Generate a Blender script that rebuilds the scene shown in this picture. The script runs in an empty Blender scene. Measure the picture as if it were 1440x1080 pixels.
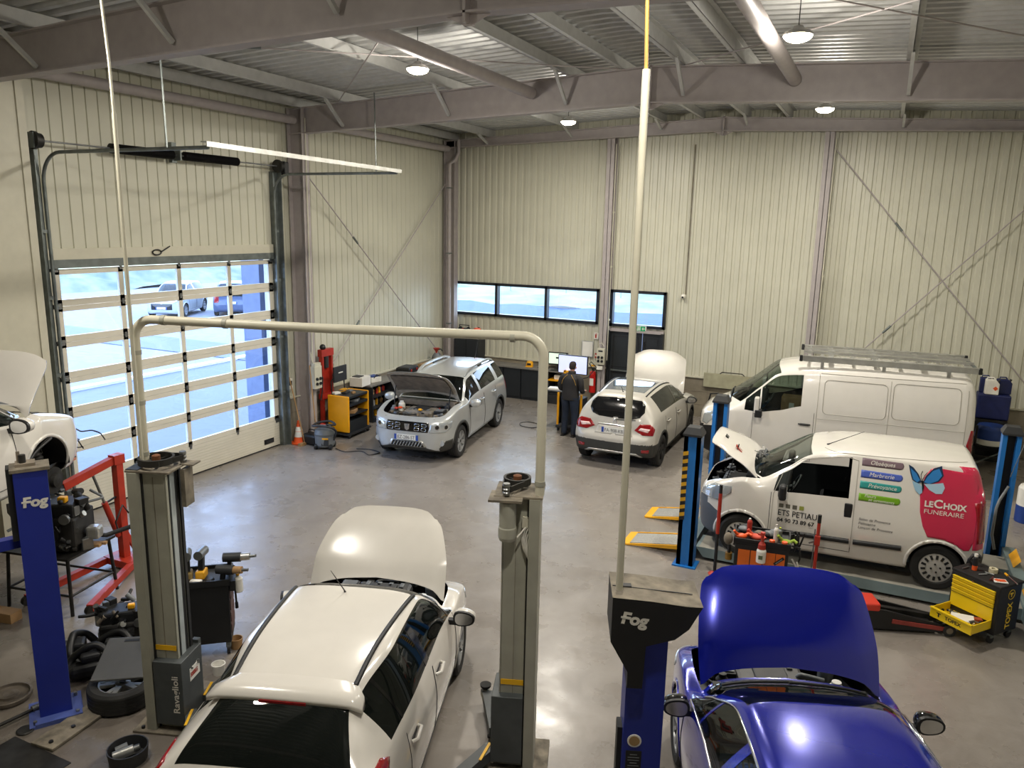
import bpy, bmesh, math, random
import numpy as np
from mathutils import Vector, Matrix, Quaternion
from mathutils.bvhtree import BVHTree
from mathutils.geometry import delaunay_2d_cdt
random.seed(7)
S = bpy.context.scene
COL = S.collection
PI = math.pi

# ---------------------------------------------------------------- camera
cam_d = bpy.data.cameras.new('camera')
cam = bpy.data.objects.new('camera', cam_d)
COL.objects.link(cam)
F_PX, PITCH, YAW, ROLL, CAM_H = 1085.0, 0.204494, 0.442291, -0.020688, 4.85
cam_d.sensor_width = 36.0
cam_d.lens = F_PX / 1440.0 * 36.0
cam_d.clip_start = 0.05
cam_d.clip_end = 500
_f0 = Vector((-math.sin(YAW), math.cos(YAW), 0)); _r0 = Vector((math.cos(YAW), math.sin(YAW), 0))
_fw = Vector((_f0.x * math.cos(PITCH), _f0.y * math.cos(PITCH), -math.sin(PITCH)))
_dn = _fw.cross(_r0)
_r1 = math.cos(ROLL) * _r0 + math.sin(ROLL) * _dn
_d1 = -math.sin(ROLL) * _r0 + math.cos(ROLL) * _dn
cam.matrix_world = Matrix(((_r1.x, -_d1.x, -_fw.x, 0), (_r1.y, -_d1.y, -_fw.y, 0), (_r1.z, -_d1.z, -_fw.z, CAM_H), (0, 0, 0, 1)))
S.camera = cam

# ---------------------------------------------------------------- view, world
S.view_settings.view_transform = 'Standard'
S.view_settings.look = 'None'
S.view_settings.gamma = 1.0
S.view_settings.use_curve_mapping = False
S.view_settings.exposure = 0.0
LAMP_W, SKY = 225.0, 9.5
wd = bpy.data.worlds.new('sky'); S.world = wd; wd.use_nodes = True
wn = wd.node_tree; bg = wn.nodes['Background']
tc = wn.nodes.new('ShaderNodeTexCoord'); sx = wn.nodes.new('ShaderNodeSeparateXYZ'); rp = wn.nodes.new('ShaderNodeValToRGB')
wn.links.new(tc.outputs['Generated'], sx.inputs[0]); wn.links.new(sx.outputs['Z'], rp.inputs[0]); wn.links.new(rp.outputs[0], bg.inputs['Color'])
rp.color_ramp.elements[0].position = 0.0; rp.color_ramp.elements[0].color = (0.95, 0.98, 1.0, 1)
rp.color_ramp.elements[1].position = 0.5; rp.color_ramp.elements[1].color = (0.78, 0.88, 1.0, 1)
bg.inputs['Strength'].default_value = SKY

# ---------------------------------------------------------------- materials
def lin(h):
    h = h.lstrip('#'); c = [int(h[i:i + 2], 16) / 255 for i in (0, 2, 4)]
    return tuple((x / 12.92 if x <= 0.04045 else ((x + 0.055) / 1.055) ** 2.4) for x in c) + (1,)
MATS = {}
def mat(name, hexc, rough=0.5, metal=0.0, dirt=0.12, scale=6.0, coat=0.0, emit=0.0, bump=0.0, bscale=60.0, dirtcol=None, spec=0.5):
    if name in MATS: return MATS[name]
    m = bpy.data.materials.new(name); m.use_nodes = True
    nt = m.node_tree; b = nt.nodes['Principled BSDF']; L = nt.links
    c = lin(hexc)
    b.inputs['Roughness'].default_value = rough; b.inputs['Metallic'].default_value = metal
    b.inputs['Specular IOR Level'].default_value = spec
    if coat: b.inputs['Coat Weight'].default_value = coat; b.inputs['Coat Roughness'].default_value = 0.04
    t = nt.nodes.new('ShaderNodeTexCoord')
    if dirt > 0:
        n = nt.nodes.new('ShaderNodeTexNoise'); n.inputs['Scale'].default_value = scale; n.inputs['Detail'].default_value = 5
        L.new(t.outputs['Object'], n.inputs['Vector'])
        r = nt.nodes.new('ShaderNodeValToRGB'); r.color_ramp.elements[0].position = 0.3; r.color_ramp.elements[1].position = 0.7
        dc = lin(dirtcol) if dirtcol else tuple(x * (1 - dirt * 1.6) for x in c[:3]) + (1,)
        if dirtcol: dc = tuple(c[i] * (1 - dirt * 2) + dc[i] * dirt * 2 for i in range(3)) + (1,)
        r.color_ramp.elements[0].color = dc; r.color_ramp.elements[1].color = c
        L.new(n.outputs['Fac'], r.inputs[0]); L.new(r.outputs[0], b.inputs['Base Color'])
    else: b.inputs['Base Color'].default_value = c
    if emit: b.inputs['Emission Color'].default_value = c; b.inputs['Emission Strength'].default_value = emit
    if bump:
        n2 = nt.nodes.new('ShaderNodeTexNoise'); n2.inputs['Scale'].default_value = bscale; n2.inputs['Detail'].default_value = 3
        L.new(t.outputs['Object'], n2.inputs['Vector'])
        bp = nt.nodes.new('ShaderNodeBump'); bp.inputs['Strength'].default_value = bump; bp.inputs['Distance'].default_value = 0.01
        L.new(n2.outputs['Fac'], bp.inputs['Height']); L.new(bp.outputs[0], b.inputs['Normal'])
    MATS[name] = m; return m
def glassmat(name, hexc, alpha, rough=0.02):
    """window glass: tinted pass-through plus a glossy reflection that grows at grazing angles"""
    if name in MATS: return MATS[name]
    m = bpy.data.materials.new(name); m.use_nodes = True; nt = m.node_tree; nt.nodes.clear()
    o = nt.nodes.new('ShaderNodeOutputMaterial'); tr = nt.nodes.new('ShaderNodeBsdfTransparent'); gl = nt.nodes.new('ShaderNodeBsdfGlossy')
    df = nt.nodes.new('ShaderNodeBsdfDiffuse'); mx0 = nt.nodes.new('ShaderNodeMixShader'); mx = nt.nodes.new('ShaderNodeMixShader')
    lw = nt.nodes.new('ShaderNodeLayerWeight'); lw.inputs['Blend'].default_value = .5; pw = nt.nodes.new('ShaderNodeMath'); pw.operation = 'POWER'; pw.inputs[1].default_value = 4.0
    mr = nt.nodes.new('ShaderNodeMapRange'); mr.inputs[3].default_value = .045; mr.inputs[4].default_value = .75
    tr.inputs[0].default_value = lin(hexc); df.inputs[0].default_value = lin('#141816'); gl.inputs['Roughness'].default_value = rough; mx0.inputs[0].default_value = alpha
    L = nt.links; L.new(lw.outputs['Facing'], pw.inputs[0]); L.new(pw.outputs[0], mr.inputs[0])
    L.new(tr.outputs[0], mx0.inputs[1]); L.new(df.outputs[0], mx0.inputs[2])
    L.new(mr.outputs[0], mx.inputs[0]); L.new(mx0.outputs[0], mx.inputs[1]); L.new(gl.outputs[0], mx.inputs[2])
    L.new(mx.outputs[0], o.inputs[0]); MATS[name] = m; return m

# ---------------------------------------------------------------- objects
def tag(o, label=None, cat=None, group=None, kind=None):
    if label: o['label'] = label
    if cat: o['category'] = cat
    if group: o['group'] = group
    if kind: o['kind'] = kind
    return o
def thing(name, label, cat, loc=(0, 0, 0), rz=0.0, group=None):
    o = bpy.data.objects.new(name, None); COL.objects.link(o); o.location = loc; o.rotation_euler = (0, 0, rz)
    o.empty_display_size = 0.1
    return tag(o, label, cat, group)
def copy_tree(o, loc=None, rz=None, label=None, parent=None):
    c = o.copy(); COL.objects.link(c)
    if parent is not None: c.parent = parent
    if loc is not None: c.location = loc
    if rz is not None: c.rotation_euler = (0, 0, rz)
    if label: c['label'] = label
    for ch in o.children: copy_tree(ch, parent=c)
    return c
def frame(d):
    d = Vector(d).normalized(); u = d.orthogonal().normalized()
    if abs(d.z) < 0.999: u = Vector((0, 0, 1)).cross(d).normalized()
    return u, d.cross(u), d
class MB:
    """collects shapes and links them as one mesh object"""
    def __init__(s): s.v = []; s.f = []; s.m = []; s.sm = []; s.mats = []; s.M = Matrix.Identity(4)
    def mi(s, m):
        if m not in s.mats: s.mats.append(m)
        return s.mats.index(m)
    def add(s, vs, fs, m, smooth=False):
        k = len(s.v); i = s.mi(m)
        s.v += [tuple(s.M @ Vector(p)) for p in vs]
        for f in fs: s.f.append([a + k for a in f]); s.m.append(i); s.sm.append(smooth)
        return s
    def box(s, c, d, m, rz=0.0, R=None, bev=0.0):
        hx, hy, hz = d[0] / 2, d[1] / 2, d[2] / 2
        R = R if R is not None else Matrix.Rotation(rz, 3, 'Z')
        b = min(bev, hx * .9, hy * .9, hz * .9)
        if b <= 0:
            vs = [(x, y, z) for x in (-hx, hx) for y in (-hy, hy) for z in (-hz, hz)]
            fs = [(0, 1, 3, 2), (4, 6, 7, 5), (0, 4, 5, 1), (2, 3, 7, 6), (0, 2, 6, 4), (1, 5, 7, 3)]
        else:
            bm = bmesh.new(); bmesh.ops.create_cube(bm, size=1.0)
            bmesh.ops.scale(bm, vec=d, verts=bm.verts); bmesh.ops.bevel(bm, geom=bm.edges[:], offset=b, segments=2, affect='EDGES', profile=0.5)
            bm.verts.index_update(); vs = [v.co[:] for v in bm.verts]; fs = [[v.index for v in f.verts] for f in bm.faces]; bm.free()
        vs = [Vector(c) + R @ Vector(v) for v in vs]
        return s.add(vs, fs, m)
    def bar(s, p, q, w, h, m, up=(0, 0, 1)):
        p, q = Vector(p), Vector(q); d = (q - p); L = d.length; d.normalize(); up = Vector(up)
        if abs(d.dot(up)) > .99: up = Vector((1, 0, 0))
        u = up.cross(d).normalized(); v = d.cross(u)
        R = Matrix((u, d, v)).transposed()
        return s.box((p + q) / 2, (w, L, h), m, R=R)
    def cyl(s, p, q, r, m, r2=None, n=16, caps=True):
        p, q = Vector(p), Vector(q); r2 = r if r2 is None else r2; u, v, d = frame(q - p); vs = []
        for c, rr in ((p, r), (q, r2)): vs += [c + (u * math.cos(a) + v * math.sin(a)) * rr for a in [2 * PI * k / n for k in range(n)]]
        s.add(vs, [(k, (k + 1) % n, n + (k + 1) % n, n + k) for k in range(n)], m, True)
        if caps: s.add(vs, [list(range(n))[::-1], list(range(n, 2 * n))], m)
        return s
    def tube(s, pts, r, m, n=8, closed=False):
        pts = [Vector(p) for p in pts]; N = len(pts); vs = []; u = None
        for i, p in enumerate(pts):
            a = pts[i - 1] if (i > 0 or closed) else p; b = pts[(i + 1) % N] if (i < N - 1 or closed) else p
            d = (b - a).normalized()
            if u is None: u = frame(d)[0]
            u = (u - d * u.dot(d))
            if u.length < 1e-6: u = frame(d)[0]
            u.normalize(); v = d.cross(u)
            rr = r[i] if isinstance(r, (list, tuple)) else r
            vs += [p + (u * math.cos(2 * PI * k / n) + v * math.sin(2 * PI * k / n)) * rr for k in range(n)]
        fs = []
        for i in range(N if closed else N - 1):
            j = (i + 1) % N
            fs += [(i * n + k, i * n + (k + 1) % n, j * n + (k + 1) % n, j * n + k) for k in range(n)]
        s.add(vs, fs, m, True)
        if not closed: s.add(vs, [list(range(n))[::-1], [(N - 1) * n + k for k in range(n)]], m)
        return s
    def lathe(s, prof, m, o=(0, 0, 0), ax=(0, 0, 1), n=24, mm=None):
        u, v, d = frame(ax); o = Vector(o); vs = []
        for r, h in prof: vs += [o + d * h + (u * math.cos(2 * PI * k / n) + v * math.sin(2 * PI * k / n)) * max(r, 1e-4) for k in range(n)]
        for i in range(len(prof) - 1):
            s.add(vs, [(i * n + k, i * n + (k + 1) % n, (i + 1) * n + (k + 1) % n, (i + 1) * n + k) for k in range(n)], mm[i] if mm else m, True)
        return s
    def prism(s, poly, z0, z1, m, M=None, M2=None):
        """polygon in (x, y) extruded z0..z1, then moved by M"""
        n = len(poly); M = M or Matrix.Identity(4)
        vs = [M @ Vector((x, y, z0)) for x, y in poly] + [M @ Vector((x, y, z1)) for x, y in poly]
        return s.add(vs, [(k, (k + 1) % n, n + (k + 1) % n, n + k) for k in range(n)] + [list(range(n))[::-1], list(range(n, 2 * n))], m)
    def ball(s, c, r, m, sc=(1, 1, 1), n=12):
        pr = [(math.sin(PI * i / n) , -math.cos(PI * i / n)) for i in range(n + 1)]; vs = []
        for a, h in pr: vs += [(c[0] + math.cos(2 * PI * k / n) * a * r * sc[0], c[1] + math.sin(2 * PI * k / n) * a * r * sc[1], c[2] + h * r * sc[2]) for k in range(n)]
        return s.add(vs, [(i * n + k, i * n + (k + 1) % n, (i + 1) * n + (k + 1) % n, (i + 1) * n + k) for i in range(n) for k in range(n)], m, True)
    def build(s, name, parent=None, bevel=0.0, loc=None):
        me = bpy.data.meshes.new(name); me.from_pydata(s.v, [], s.f)
        for m in s.mats: me.materials.append(m)
        me.polygons.foreach_set('material_index', s.m); me.polygons.foreach_set('use_smooth', s.sm); me.update()
        bm = bmesh.new(); bm.from_mesh(me); bmesh.ops.recalc_face_normals(bm, faces=bm.faces); bm.to_mesh(me); bm.free()
        o = bpy.data.objects.new(name, me); COL.objects.link(o)
        if parent is not None: o.parent = parent
        if loc is not None: o.location = loc
        if bevel:
            b = o.modifiers.new('bevel', 'BEVEL'); b.width = bevel; b.segments = 2; b.limit_method = 'ANGLE'
        return o
def struct(o): o['kind'] = 'structure'; return o
def text_geo(body, size=1.0, shear=0.0, bold=0.0, align='LEFT'):
    """letters as flat triangles: (verts2d, faces)"""
    c = bpy.data.curves.new('lettering', 'FONT'); c.body = body; c.size = size; c.shear = shear; c.offset = bold; c.align_x = align
    c.resolution_u = 3
    o = bpy.data.objects.new('lettering', c); me = o.to_mesh()
    vs = [(v.co.x, v.co.y) for v in me.vertices]; fs = [list(p.vertices) for p in me.polygons]
    o.to_mesh_clear(); bpy.data.objects.remove(o); bpy.data.curves.remove(c)
    return vs, fs
def put_text(mb, body, size, M, m, shear=0.0, bold=0.0, align='LEFT', sx=1.0):
    vs, fs = text_geo(body, size, shear, bold, align)
    mb.add([M @ Vector((x * sx, y, 0)) for x, y in vs], fs, m); return mb
def basis(o, x, y):
    x = Vector(x).normalized(); y = Vector(y); y = (y - x * y.dot(x)).normalized(); z = x.cross(y); o = Vector(o)
    return Matrix(((x.x, y.x, z.x, o.x), (x.y, y.y, z.y, o.y), (x.z, y.z, z.z, o.z), (0, 0, 0, 1)))

# common materials
M_white = mat('white_paint', '#e9e6dc', .45)
M_black = mat('black_plastic', '#17181a', .5, dirt=.2)
M_rubber = mat('tyre_rubber', '#232220', .8, dirt=.3, bump=.1)
M_steel = mat('bare_steel', '#8d8f8f', .38, .85, dirt=.2)
M_dsteel = mat('dark_oily_steel', '#3b3a38', .5, .6, dirt=.4)
M_galv = mat('galvanised_steel', '#7d8482', .45, .6, dirt=.25)
M_alu = mat('aluminium', '#c9c9c4', .35, .8, dirt=.15)
M_chrome = mat('chrome', '#d8dadc', .12, 1.0, dirt=.05)
M_yel = mat('yellow_paint', '#f0ad18', .4, dirt=.06)
M_red = mat('red_paint', '#b5301f', .45, dirt=.2)
M_orange = mat('orange_plastic', '#e85a22', .45, dirt=.1)
M_card = mat('cardboard', '#a9855a', .8, dirt=.15)
M_grey = mat('grey_plastic', '#73777a', .5, dirt=.15)
M_paper = mat('paper', '#e6e4dd', .7, dirt=.04)
M_dark = mat('dark_grey_plastic', '#2b2c2e', .55, dirt=.2)
M_dust = mat('dust_grey', '#8a7f6f', .9, dirt=.3)

# ================================================================ the hall
X0, X1, Y0, Y1 = -11.54, 3.94, -5.7, 19.92
RIDGE = -3.8
def beam_top(x): return 7.44 - 0.0459 * abs(x - RIDGE)
M_clad = mat('cream_cladding', '#c6c4b2', .42, dirt=.06, scale=1.2)
M_clad2 = mat('cream_trim', '#c6c2af', .45, dirt=.05)
M_plinth = mat('concrete_plinth', '#8f8674', .9, dirt=.25, scale=2.5, bump=.25)
M_struct = mat('taupe_steel_paint', '#a79f9d', .5, dirt=.08)
M_deck = mat('roof_deck_steel', '#bcbcb9', .5, .15, dirt=.1)
M_frame = mat('window_frame_dark', '#171a22', .4, dirt=.05)
M_glass = glassmat('clear_glass', '#e9f4ff', .0)
M_out = mat('pale_render', '#6a7280', .8)

# floor: worn polished concrete
def floor_mat():
    m = bpy.data.materials.new('polished_concrete'); m.use_nodes = True; nt = m.node_tree; L = nt.links; b = nt.nodes['Principled BSDF']
    t = nt.nodes.new('ShaderNodeTexCoord')
    def noise(sc, det, rough=.55, dist=0.0):
        n = nt.nodes.new('ShaderNodeTexNoise'); n.inputs['Scale'].default_value = sc; n.inputs['Detail'].default_value = det
        n.inputs['Roughness'].default_value = rough; n.inputs['Distortion'].default_value = dist; L.new(t.outputs['Object'], n.inputs['Vector']); return n
    def ramp(src, a, b_, ca, cb):
        r = nt.nodes.new('ShaderNodeValToRGB'); r.color_ramp.elements[0].position = a; r.color_ramp.elements[1].position = b_
        r.color_ramp.elements[0].color = ca; r.color_ramp.elements[1].color = cb; L.new(src, r.inputs[0]); return r
    def mix(f, a, b_, mode='MIX'):
        x = nt.nodes.new('ShaderNodeMix'); x.data_type = 'RGBA'; x.blend_type = mode
        if isinstance(f, float): x.inputs[0].default_value = f
        else: L.new(f, x.inputs[0])
        L.new(a, x.inputs[6]); L.new(b_, x.inputs[7]); return x.outputs[2]
    big = ramp(noise(.55, 6, .6, .6).outputs['Fac'], .32, .68, lin('#6f6962'), lin('#8d867e'))
    mid = ramp(noise(2.6, 8, .65, 1.2).outputs['Fac'], .35, .7, lin('#7c756e'), lin('#938c84'))
    c1 = mix(.5, big.outputs[0], mid.outputs[0])
    # small oil stains everywhere, blotchy darker brown blended in towards the near left lifts
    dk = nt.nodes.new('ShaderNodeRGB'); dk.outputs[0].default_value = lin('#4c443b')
    st = ramp(noise(1.1, 7, .7, .4).outputs['Fac'], .50, .90, (0, 0, 0, 1), (.45, .45, .45, 1)); c2 = mix(st.outputs[0], c1, dk.outputs[0])
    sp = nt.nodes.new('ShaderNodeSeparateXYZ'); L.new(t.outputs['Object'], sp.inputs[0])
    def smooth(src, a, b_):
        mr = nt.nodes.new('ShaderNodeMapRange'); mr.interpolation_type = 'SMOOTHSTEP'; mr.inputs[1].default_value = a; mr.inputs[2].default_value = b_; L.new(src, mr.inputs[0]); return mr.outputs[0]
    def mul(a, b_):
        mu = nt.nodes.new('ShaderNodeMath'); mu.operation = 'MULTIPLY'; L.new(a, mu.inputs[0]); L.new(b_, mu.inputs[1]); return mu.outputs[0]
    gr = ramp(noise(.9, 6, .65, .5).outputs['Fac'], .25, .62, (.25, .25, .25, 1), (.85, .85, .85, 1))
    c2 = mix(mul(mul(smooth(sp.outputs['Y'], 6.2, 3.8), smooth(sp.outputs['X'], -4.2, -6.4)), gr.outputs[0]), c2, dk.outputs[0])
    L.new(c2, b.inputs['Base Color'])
    rr = ramp(noise(1.7, 6).outputs['Fac'], .3, .75, (.20, .20, .20, 1), (.42, .42, .42, 1)); L.new(rr.outputs[0], b.inputs['Roughness'])
    bp = nt.nodes.new('ShaderNodeBump'); bp.inputs['Strength'].default_value = .05; bp.inputs['Distance'].default_value = .02
    L.new(noise(9, 5).outputs['Fac'], bp.inputs['Height']); L.new(bp.outputs[0], b.inputs['Normal'])
    return m
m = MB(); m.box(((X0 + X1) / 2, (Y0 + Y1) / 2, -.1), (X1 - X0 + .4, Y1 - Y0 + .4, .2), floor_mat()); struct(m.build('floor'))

def cladding(name, a0, a1, z0, z1f, pitch, prof, place, holes=(), m=M_clad):
    """ribbed sheet: profile prof = [(fraction, depth)], place(a, depth, z) -> point"""
    pts = []; n = int(math.ceil((a1 - a0) / pitch))
    for k in range(n):
        for f, d in prof:
            a = a0 + (k + f) * pitch
            if a < a1: pts.append((a, d))
    pts.append((a1, 0)); A = [p[0] for p in pts]; D = [p[1] for p in pts]
    for h in holes:
        for a in h[:2]:
            if a0 < a < a1: pts.append((a, float(np.interp(a, A, D))))
    pts = sorted(set(pts)); mb = MB(); i = mb.mi(m)
    for (a, d), (b, e) in zip(pts, pts[1:]):
        if b - a < 1e-5: continue
        mid = (a + b) / 2; zs = [(z0, None)]; segs = [[z0, None]]
        cuts = sorted([(h[2], h[3]) for h in holes if h[0] < mid < h[1]]); cur = z0; iv = []
        for c0, c1 in cuts:
            if c0 > cur: iv.append((cur, c0, False))
            cur = max(cur, c1)
        iv.append((cur, None, True))
        for q0, q1, top in iv:
            za, zb = (z1f(a), z1f(b)) if top else (q1, q1)
            if min(za, zb) <= q0: continue
            k = len(mb.v); mb.v += [tuple(place(a, d, q0)), tuple(place(b, e, q0)), tuple(place(b, e, zb)), tuple(place(a, d, za))]
            mb.f.append([k, k + 1, k + 2, k + 3]); mb.m.append(i); mb.sm.append(False)
    return mb
PR_THIN = [(0, 0), (.86, 0), (.90, -.018), (.96, -.018), (.999, 0)]
PR_RIB = [(0, 0), (.42, 0), (.50, -.026), (.80, -.026), (.88, 0)]
DOOR2 = (7.75, 12.55, -1, 4.04)
def roof_under(x): return beam_top(x) + .24
# left wall (sheet, outer leaf), back wall, and the two walls behind the camera
mb = cladding('wl', Y0, Y1, 1.0, lambda y: roof_under(X0), .21, PR_THIN, lambda a, d, z: (X0 + d, a, z), [DOOR2])
mb.box((X0 - .22, (Y0 + 7.75) / 2, 3.75), (.06, 7.75 - Y0, 7.5), M_out); mb.box((X0 - .22, (Y1 + 12.55) / 2, 3.75), (.06, Y1 - 12.55, 7.5), M_out); mb.box((X0 - .22, 10.15, 5.8), (.06, 4.8, 3.5), M_out)
for y in (7.75, 12.55): mb.box((X0 - .125, y + (-.02 if y < 9 else .02), 2.02), (.24, .04, 4.04), M_clad2)
mb.box((X0 - .125, 10.15, 4.06), (.24, 4.88, .04), M_clad2)
struct(mb.build('wall_left'))
W1 = (-11.42, -6.86, 2.22, 3.18); W2 = (-6.54, -5.02, 2.21, 3.19); D1 = (-6.56, -5.03, -1, 2.15)
mb = cladding('wb', X0, X1, 1.05, roof_under, .2, PR_RIB, lambda a, d, z: (a, Y1 - d, z), [W1, W2, D1])
for a0, a1, z0, z1 in ((X0 - .2, W1[0], 0, 7.7), (W1[0], W1[1], 0, W1[2]), (W1[0], W2[1], W2[3], 7.7), (W1[1], W2[0], 0, 3.2), (W2[1], X1 + .2, 0, 7.7)):
    mb.box(((a0 + a1) / 2, Y1 + .2, (z0 + z1) / 2), (a1 - a0, .06, z1 - z0), M_out)
struct(mb.build('wall_back'))
mb = MB(); mb.box((X1 + .1, (Y0 + Y1) / 2, 3.8), (.2, Y1 - Y0 + .6, 7.6), M_clad); struct(mb.build('wall_right'))
mb = MB(); mb.box(((X0 + X1) / 2, Y0 - .1, 3.85), (X1 - X0 + .4, .2, 7.7), M_clad); struct(mb.build('wall_front'))
# masonry plinths with a drip ledge
mb = MB()
for a, b in ((Y0, 7.72), (12.58, Y1)):
    mb.box((X0 - .02, (a + b) / 2, .49), (.16, b - a, .98), M_plinth); mb.box((X0 + .03, (a + b) / 2, 1.0), (.10, b - a, .03), M_clad2)
for y in np.arange(12.8, Y1, .8): mb.box((X0 + .062, y, .48), (.006, .012, .94), M_dust)
for z in (.33, .66): mb.box((X0 + .062, (12.6 + Y1) / 2, z), (.006, Y1 - 12.6, .012), M_dust)
struct(mb.build('baseboard_left'))
mb = MB()
for a, b in ((X0, D1[0]), (D1[1], X1)):
    mb.box(((a + b) / 2, Y1 + .02, .51), (b - a, .16, 1.02), M_plinth); mb.box(((a + b) / 2, Y1 - .05, 1.05), (b - a, .10, .03), M_clad2)
for x in np.arange(-4.6, X1, .8): mb.box((x, Y1 - .062, .5), (.012, .006, .98), M_dust)
for z in (.33, .68): mb.box(((D1[1] + X1) / 2, Y1 - .062, z), (X1 - D1[1], .006, .012), M_dust)
struct(mb.build('baseboard_back'))
# roof deck: trapezoid sheet, ribs run up the slope
mb = MB(); i = mb.mi(M_deck); p = .25; n = int((Y1 - Y0 + .5) / p)
for xa, xb in ((X0 - .3, RIDGE), (RIDGE, X1 + .3)):
    ys = []
    for k in range(n + 1):
        for f, d in ((0, 0), (.35, 0), (.5, .07), (.85, .07)): ys.append((Y0 - .2 + (k + f) * p, d))
    for (a, d), (b, e) in zip(ys, ys[1:]):
        k = len(mb.v); zz = [beam_top(x) + .225 for x in (xa, xb)]
        mb.v += [(xa, a, zz[0] + d), (xb, a, zz[1] + d), (xb, b, zz[1] + e), (xa, b, zz[0] + e)]; mb.f.append([k, k + 1, k + 2, k + 3]); mb.m.append(i); mb.sm.append(False)
for xa, xb in ((X0 - .3, RIDGE), (RIDGE, X1 + .3)):
    mb.bar((xa, 7.1, beam_top(xa) + .34), (xb, 7.1, beam_top(xb) + .34), Y1 - Y0 + .9, .04, M_deck)
struct(mb.build('ceiling'))

# ---------------------------------------------------------------- windows, doors
def window(name, a0, a1, z0, z1, mull):
    t = struct(thing(name, None, None, (0, Y1 + .06, 0)))
    t['label'] = 'strip window of three dark framed panes under the ribbed back wall' if name == 'window_1' else 'single dark framed window above the dark exit door'
    fr = MB(); w = .075
    for z in (z0 + w / 2, z1 - w / 2): fr.box(((a0 + a1) / 2, -.03, z), (a1 - a0, .18, w), M_frame)
    for x in [a0 + w / 2, a1 - w / 2] + mull: fr.box((x, -.03, (z0 + z1) / 2), (w, .18, z1 - z0), M_frame)
    fr.build('window_frame', t)
    g = MB(); g.box(((a0 + a1) / 2, .02, (z0 + z1) / 2), (a1 - a0 - .1, .008, z1 - z0 - .1), M_glass); g.build('pane', t)
window('window_1', *W1, [-9.97, -8.42]); window('window_2', *W2, [])
# dark double exit door
M_door = mat('anthracite_door', '#23272a', .45, dirt=.1)
t = struct(thing('door_1', None, None, (0, Y1, 0))); t['label'] = 'dark anthracite double exit door under the single window'
fr = MB()
fr.box(((D1[0] + D1[1]) / 2, -.02, 2.12), (1.53, .16, .08), M_struct); fr.box((D1[0] + .035, -.02, 1.05), (.07, .16, 2.1), M_door); fr.box((D1[1] - .035, -.02, 1.05), (.07, .16, 2.1), M_door)
fr.build('door_frame', t)
for a, b in ((-6.49, -5.62), (-5.60, -5.10)):
    l = MB(); l.box(((a + b) / 2, .0, 1.04), (b - a, .06, 2.06), M_door)
    for z0, z1 in ((.15, .95), (1.12, 1.95)):
        l.box(((a + b) / 2, -.035, z0), (b - a - .16, .012, .02), M_black); l.box(((a + b) / 2, -.035, z1), (b - a - .16, .012, .02), M_black)
        for x in (a + .09, b - .09): l.box((x, -.035, (z0 + z1) / 2), (.02, .012, z1 - z0), M_black)
    lf = l.build('door_leaf', t)
    if b - a > .6:
        h = MB(); h.box((a + .08, -.045, 1.05), (.05, .03, .2), M_black); h.bar((a + .06, -.08, 1.02), (b - .06, -.08, 1.02), .03, .04, M_galv); h.cyl((a + .08, -.03, 1.02), (a + .08, -.09, 1.02), .015, M_galv); h.cyl((b - .08, -.03, 1.02), (b - .08, -.09, 1.02), .015, M_galv); h.build('push_bar', lf)
    else:
        h = MB(); h.box((a + .05, -.05, 1.5), (.03, .04, .7), M_black); h.cyl((a + .05, -.04, 1.6), (a + .05, -.12, 1.6), .03, M_chrome); h.build('bolt', lf)
# exit sign
t = thing('exit_sign', 'small green and white running man exit sign over the dark door', 'sign', (-5.68, Y1 - .07, 2.2))
b = MB(); b.box((0, 0, 0), (.36, .05, .14), M_white); b.build('sign_body', t)
M_green = mat('sign_green', '#128a54', .4, dirt=0, emit=.25)
b = MB(); b.box((-.09, -.028, 0), (.17, .006, .125), M_green)
b.ball((-.10, -.033, .038), .013, M_white); b.bar((-.10, -.033, .025), (-.085, -.033, -.01), .02, .008, M_white, up=(0, 1, 0))
b.bar((-.085, -.033, -.01), (-.06, -.033, -.05), .012, .008, M_white, up=(0, 1, 0)); b.bar((-.085, -.033, -.01), (-.12, -.033, -.04), .012, .008, M_white, up=(0, 1, 0)); b.bar((-.10, -.033, .02), (-.07, -.033, .012), .01, .008, M_white, up=(0, 1, 0)); b.bar((-.10, -.033, .02), (-.125, -.033, .005), .01, .008, M_white, up=(0, 1, 0))
b.box((-.035, -.032, 0), (.035, .006, .1), M_white)
b.box((.09, -.028, 0), (.13, .006, .125), M_green); b.bar((.14, -.033, 0), (.07, -.033, 0), .018, .006, M_white, up=(0, 1, 0)); b.bar((.07, -.033, 0), (.1, -.033, .035), .016, .006, M_white, up=(0, 1, 0)); b.bar((.07, -.033, 0), (.1, -.033, -.035), .016, .006, M_white, up=(0, 1, 0))
b.build('pictogram', t)

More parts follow.
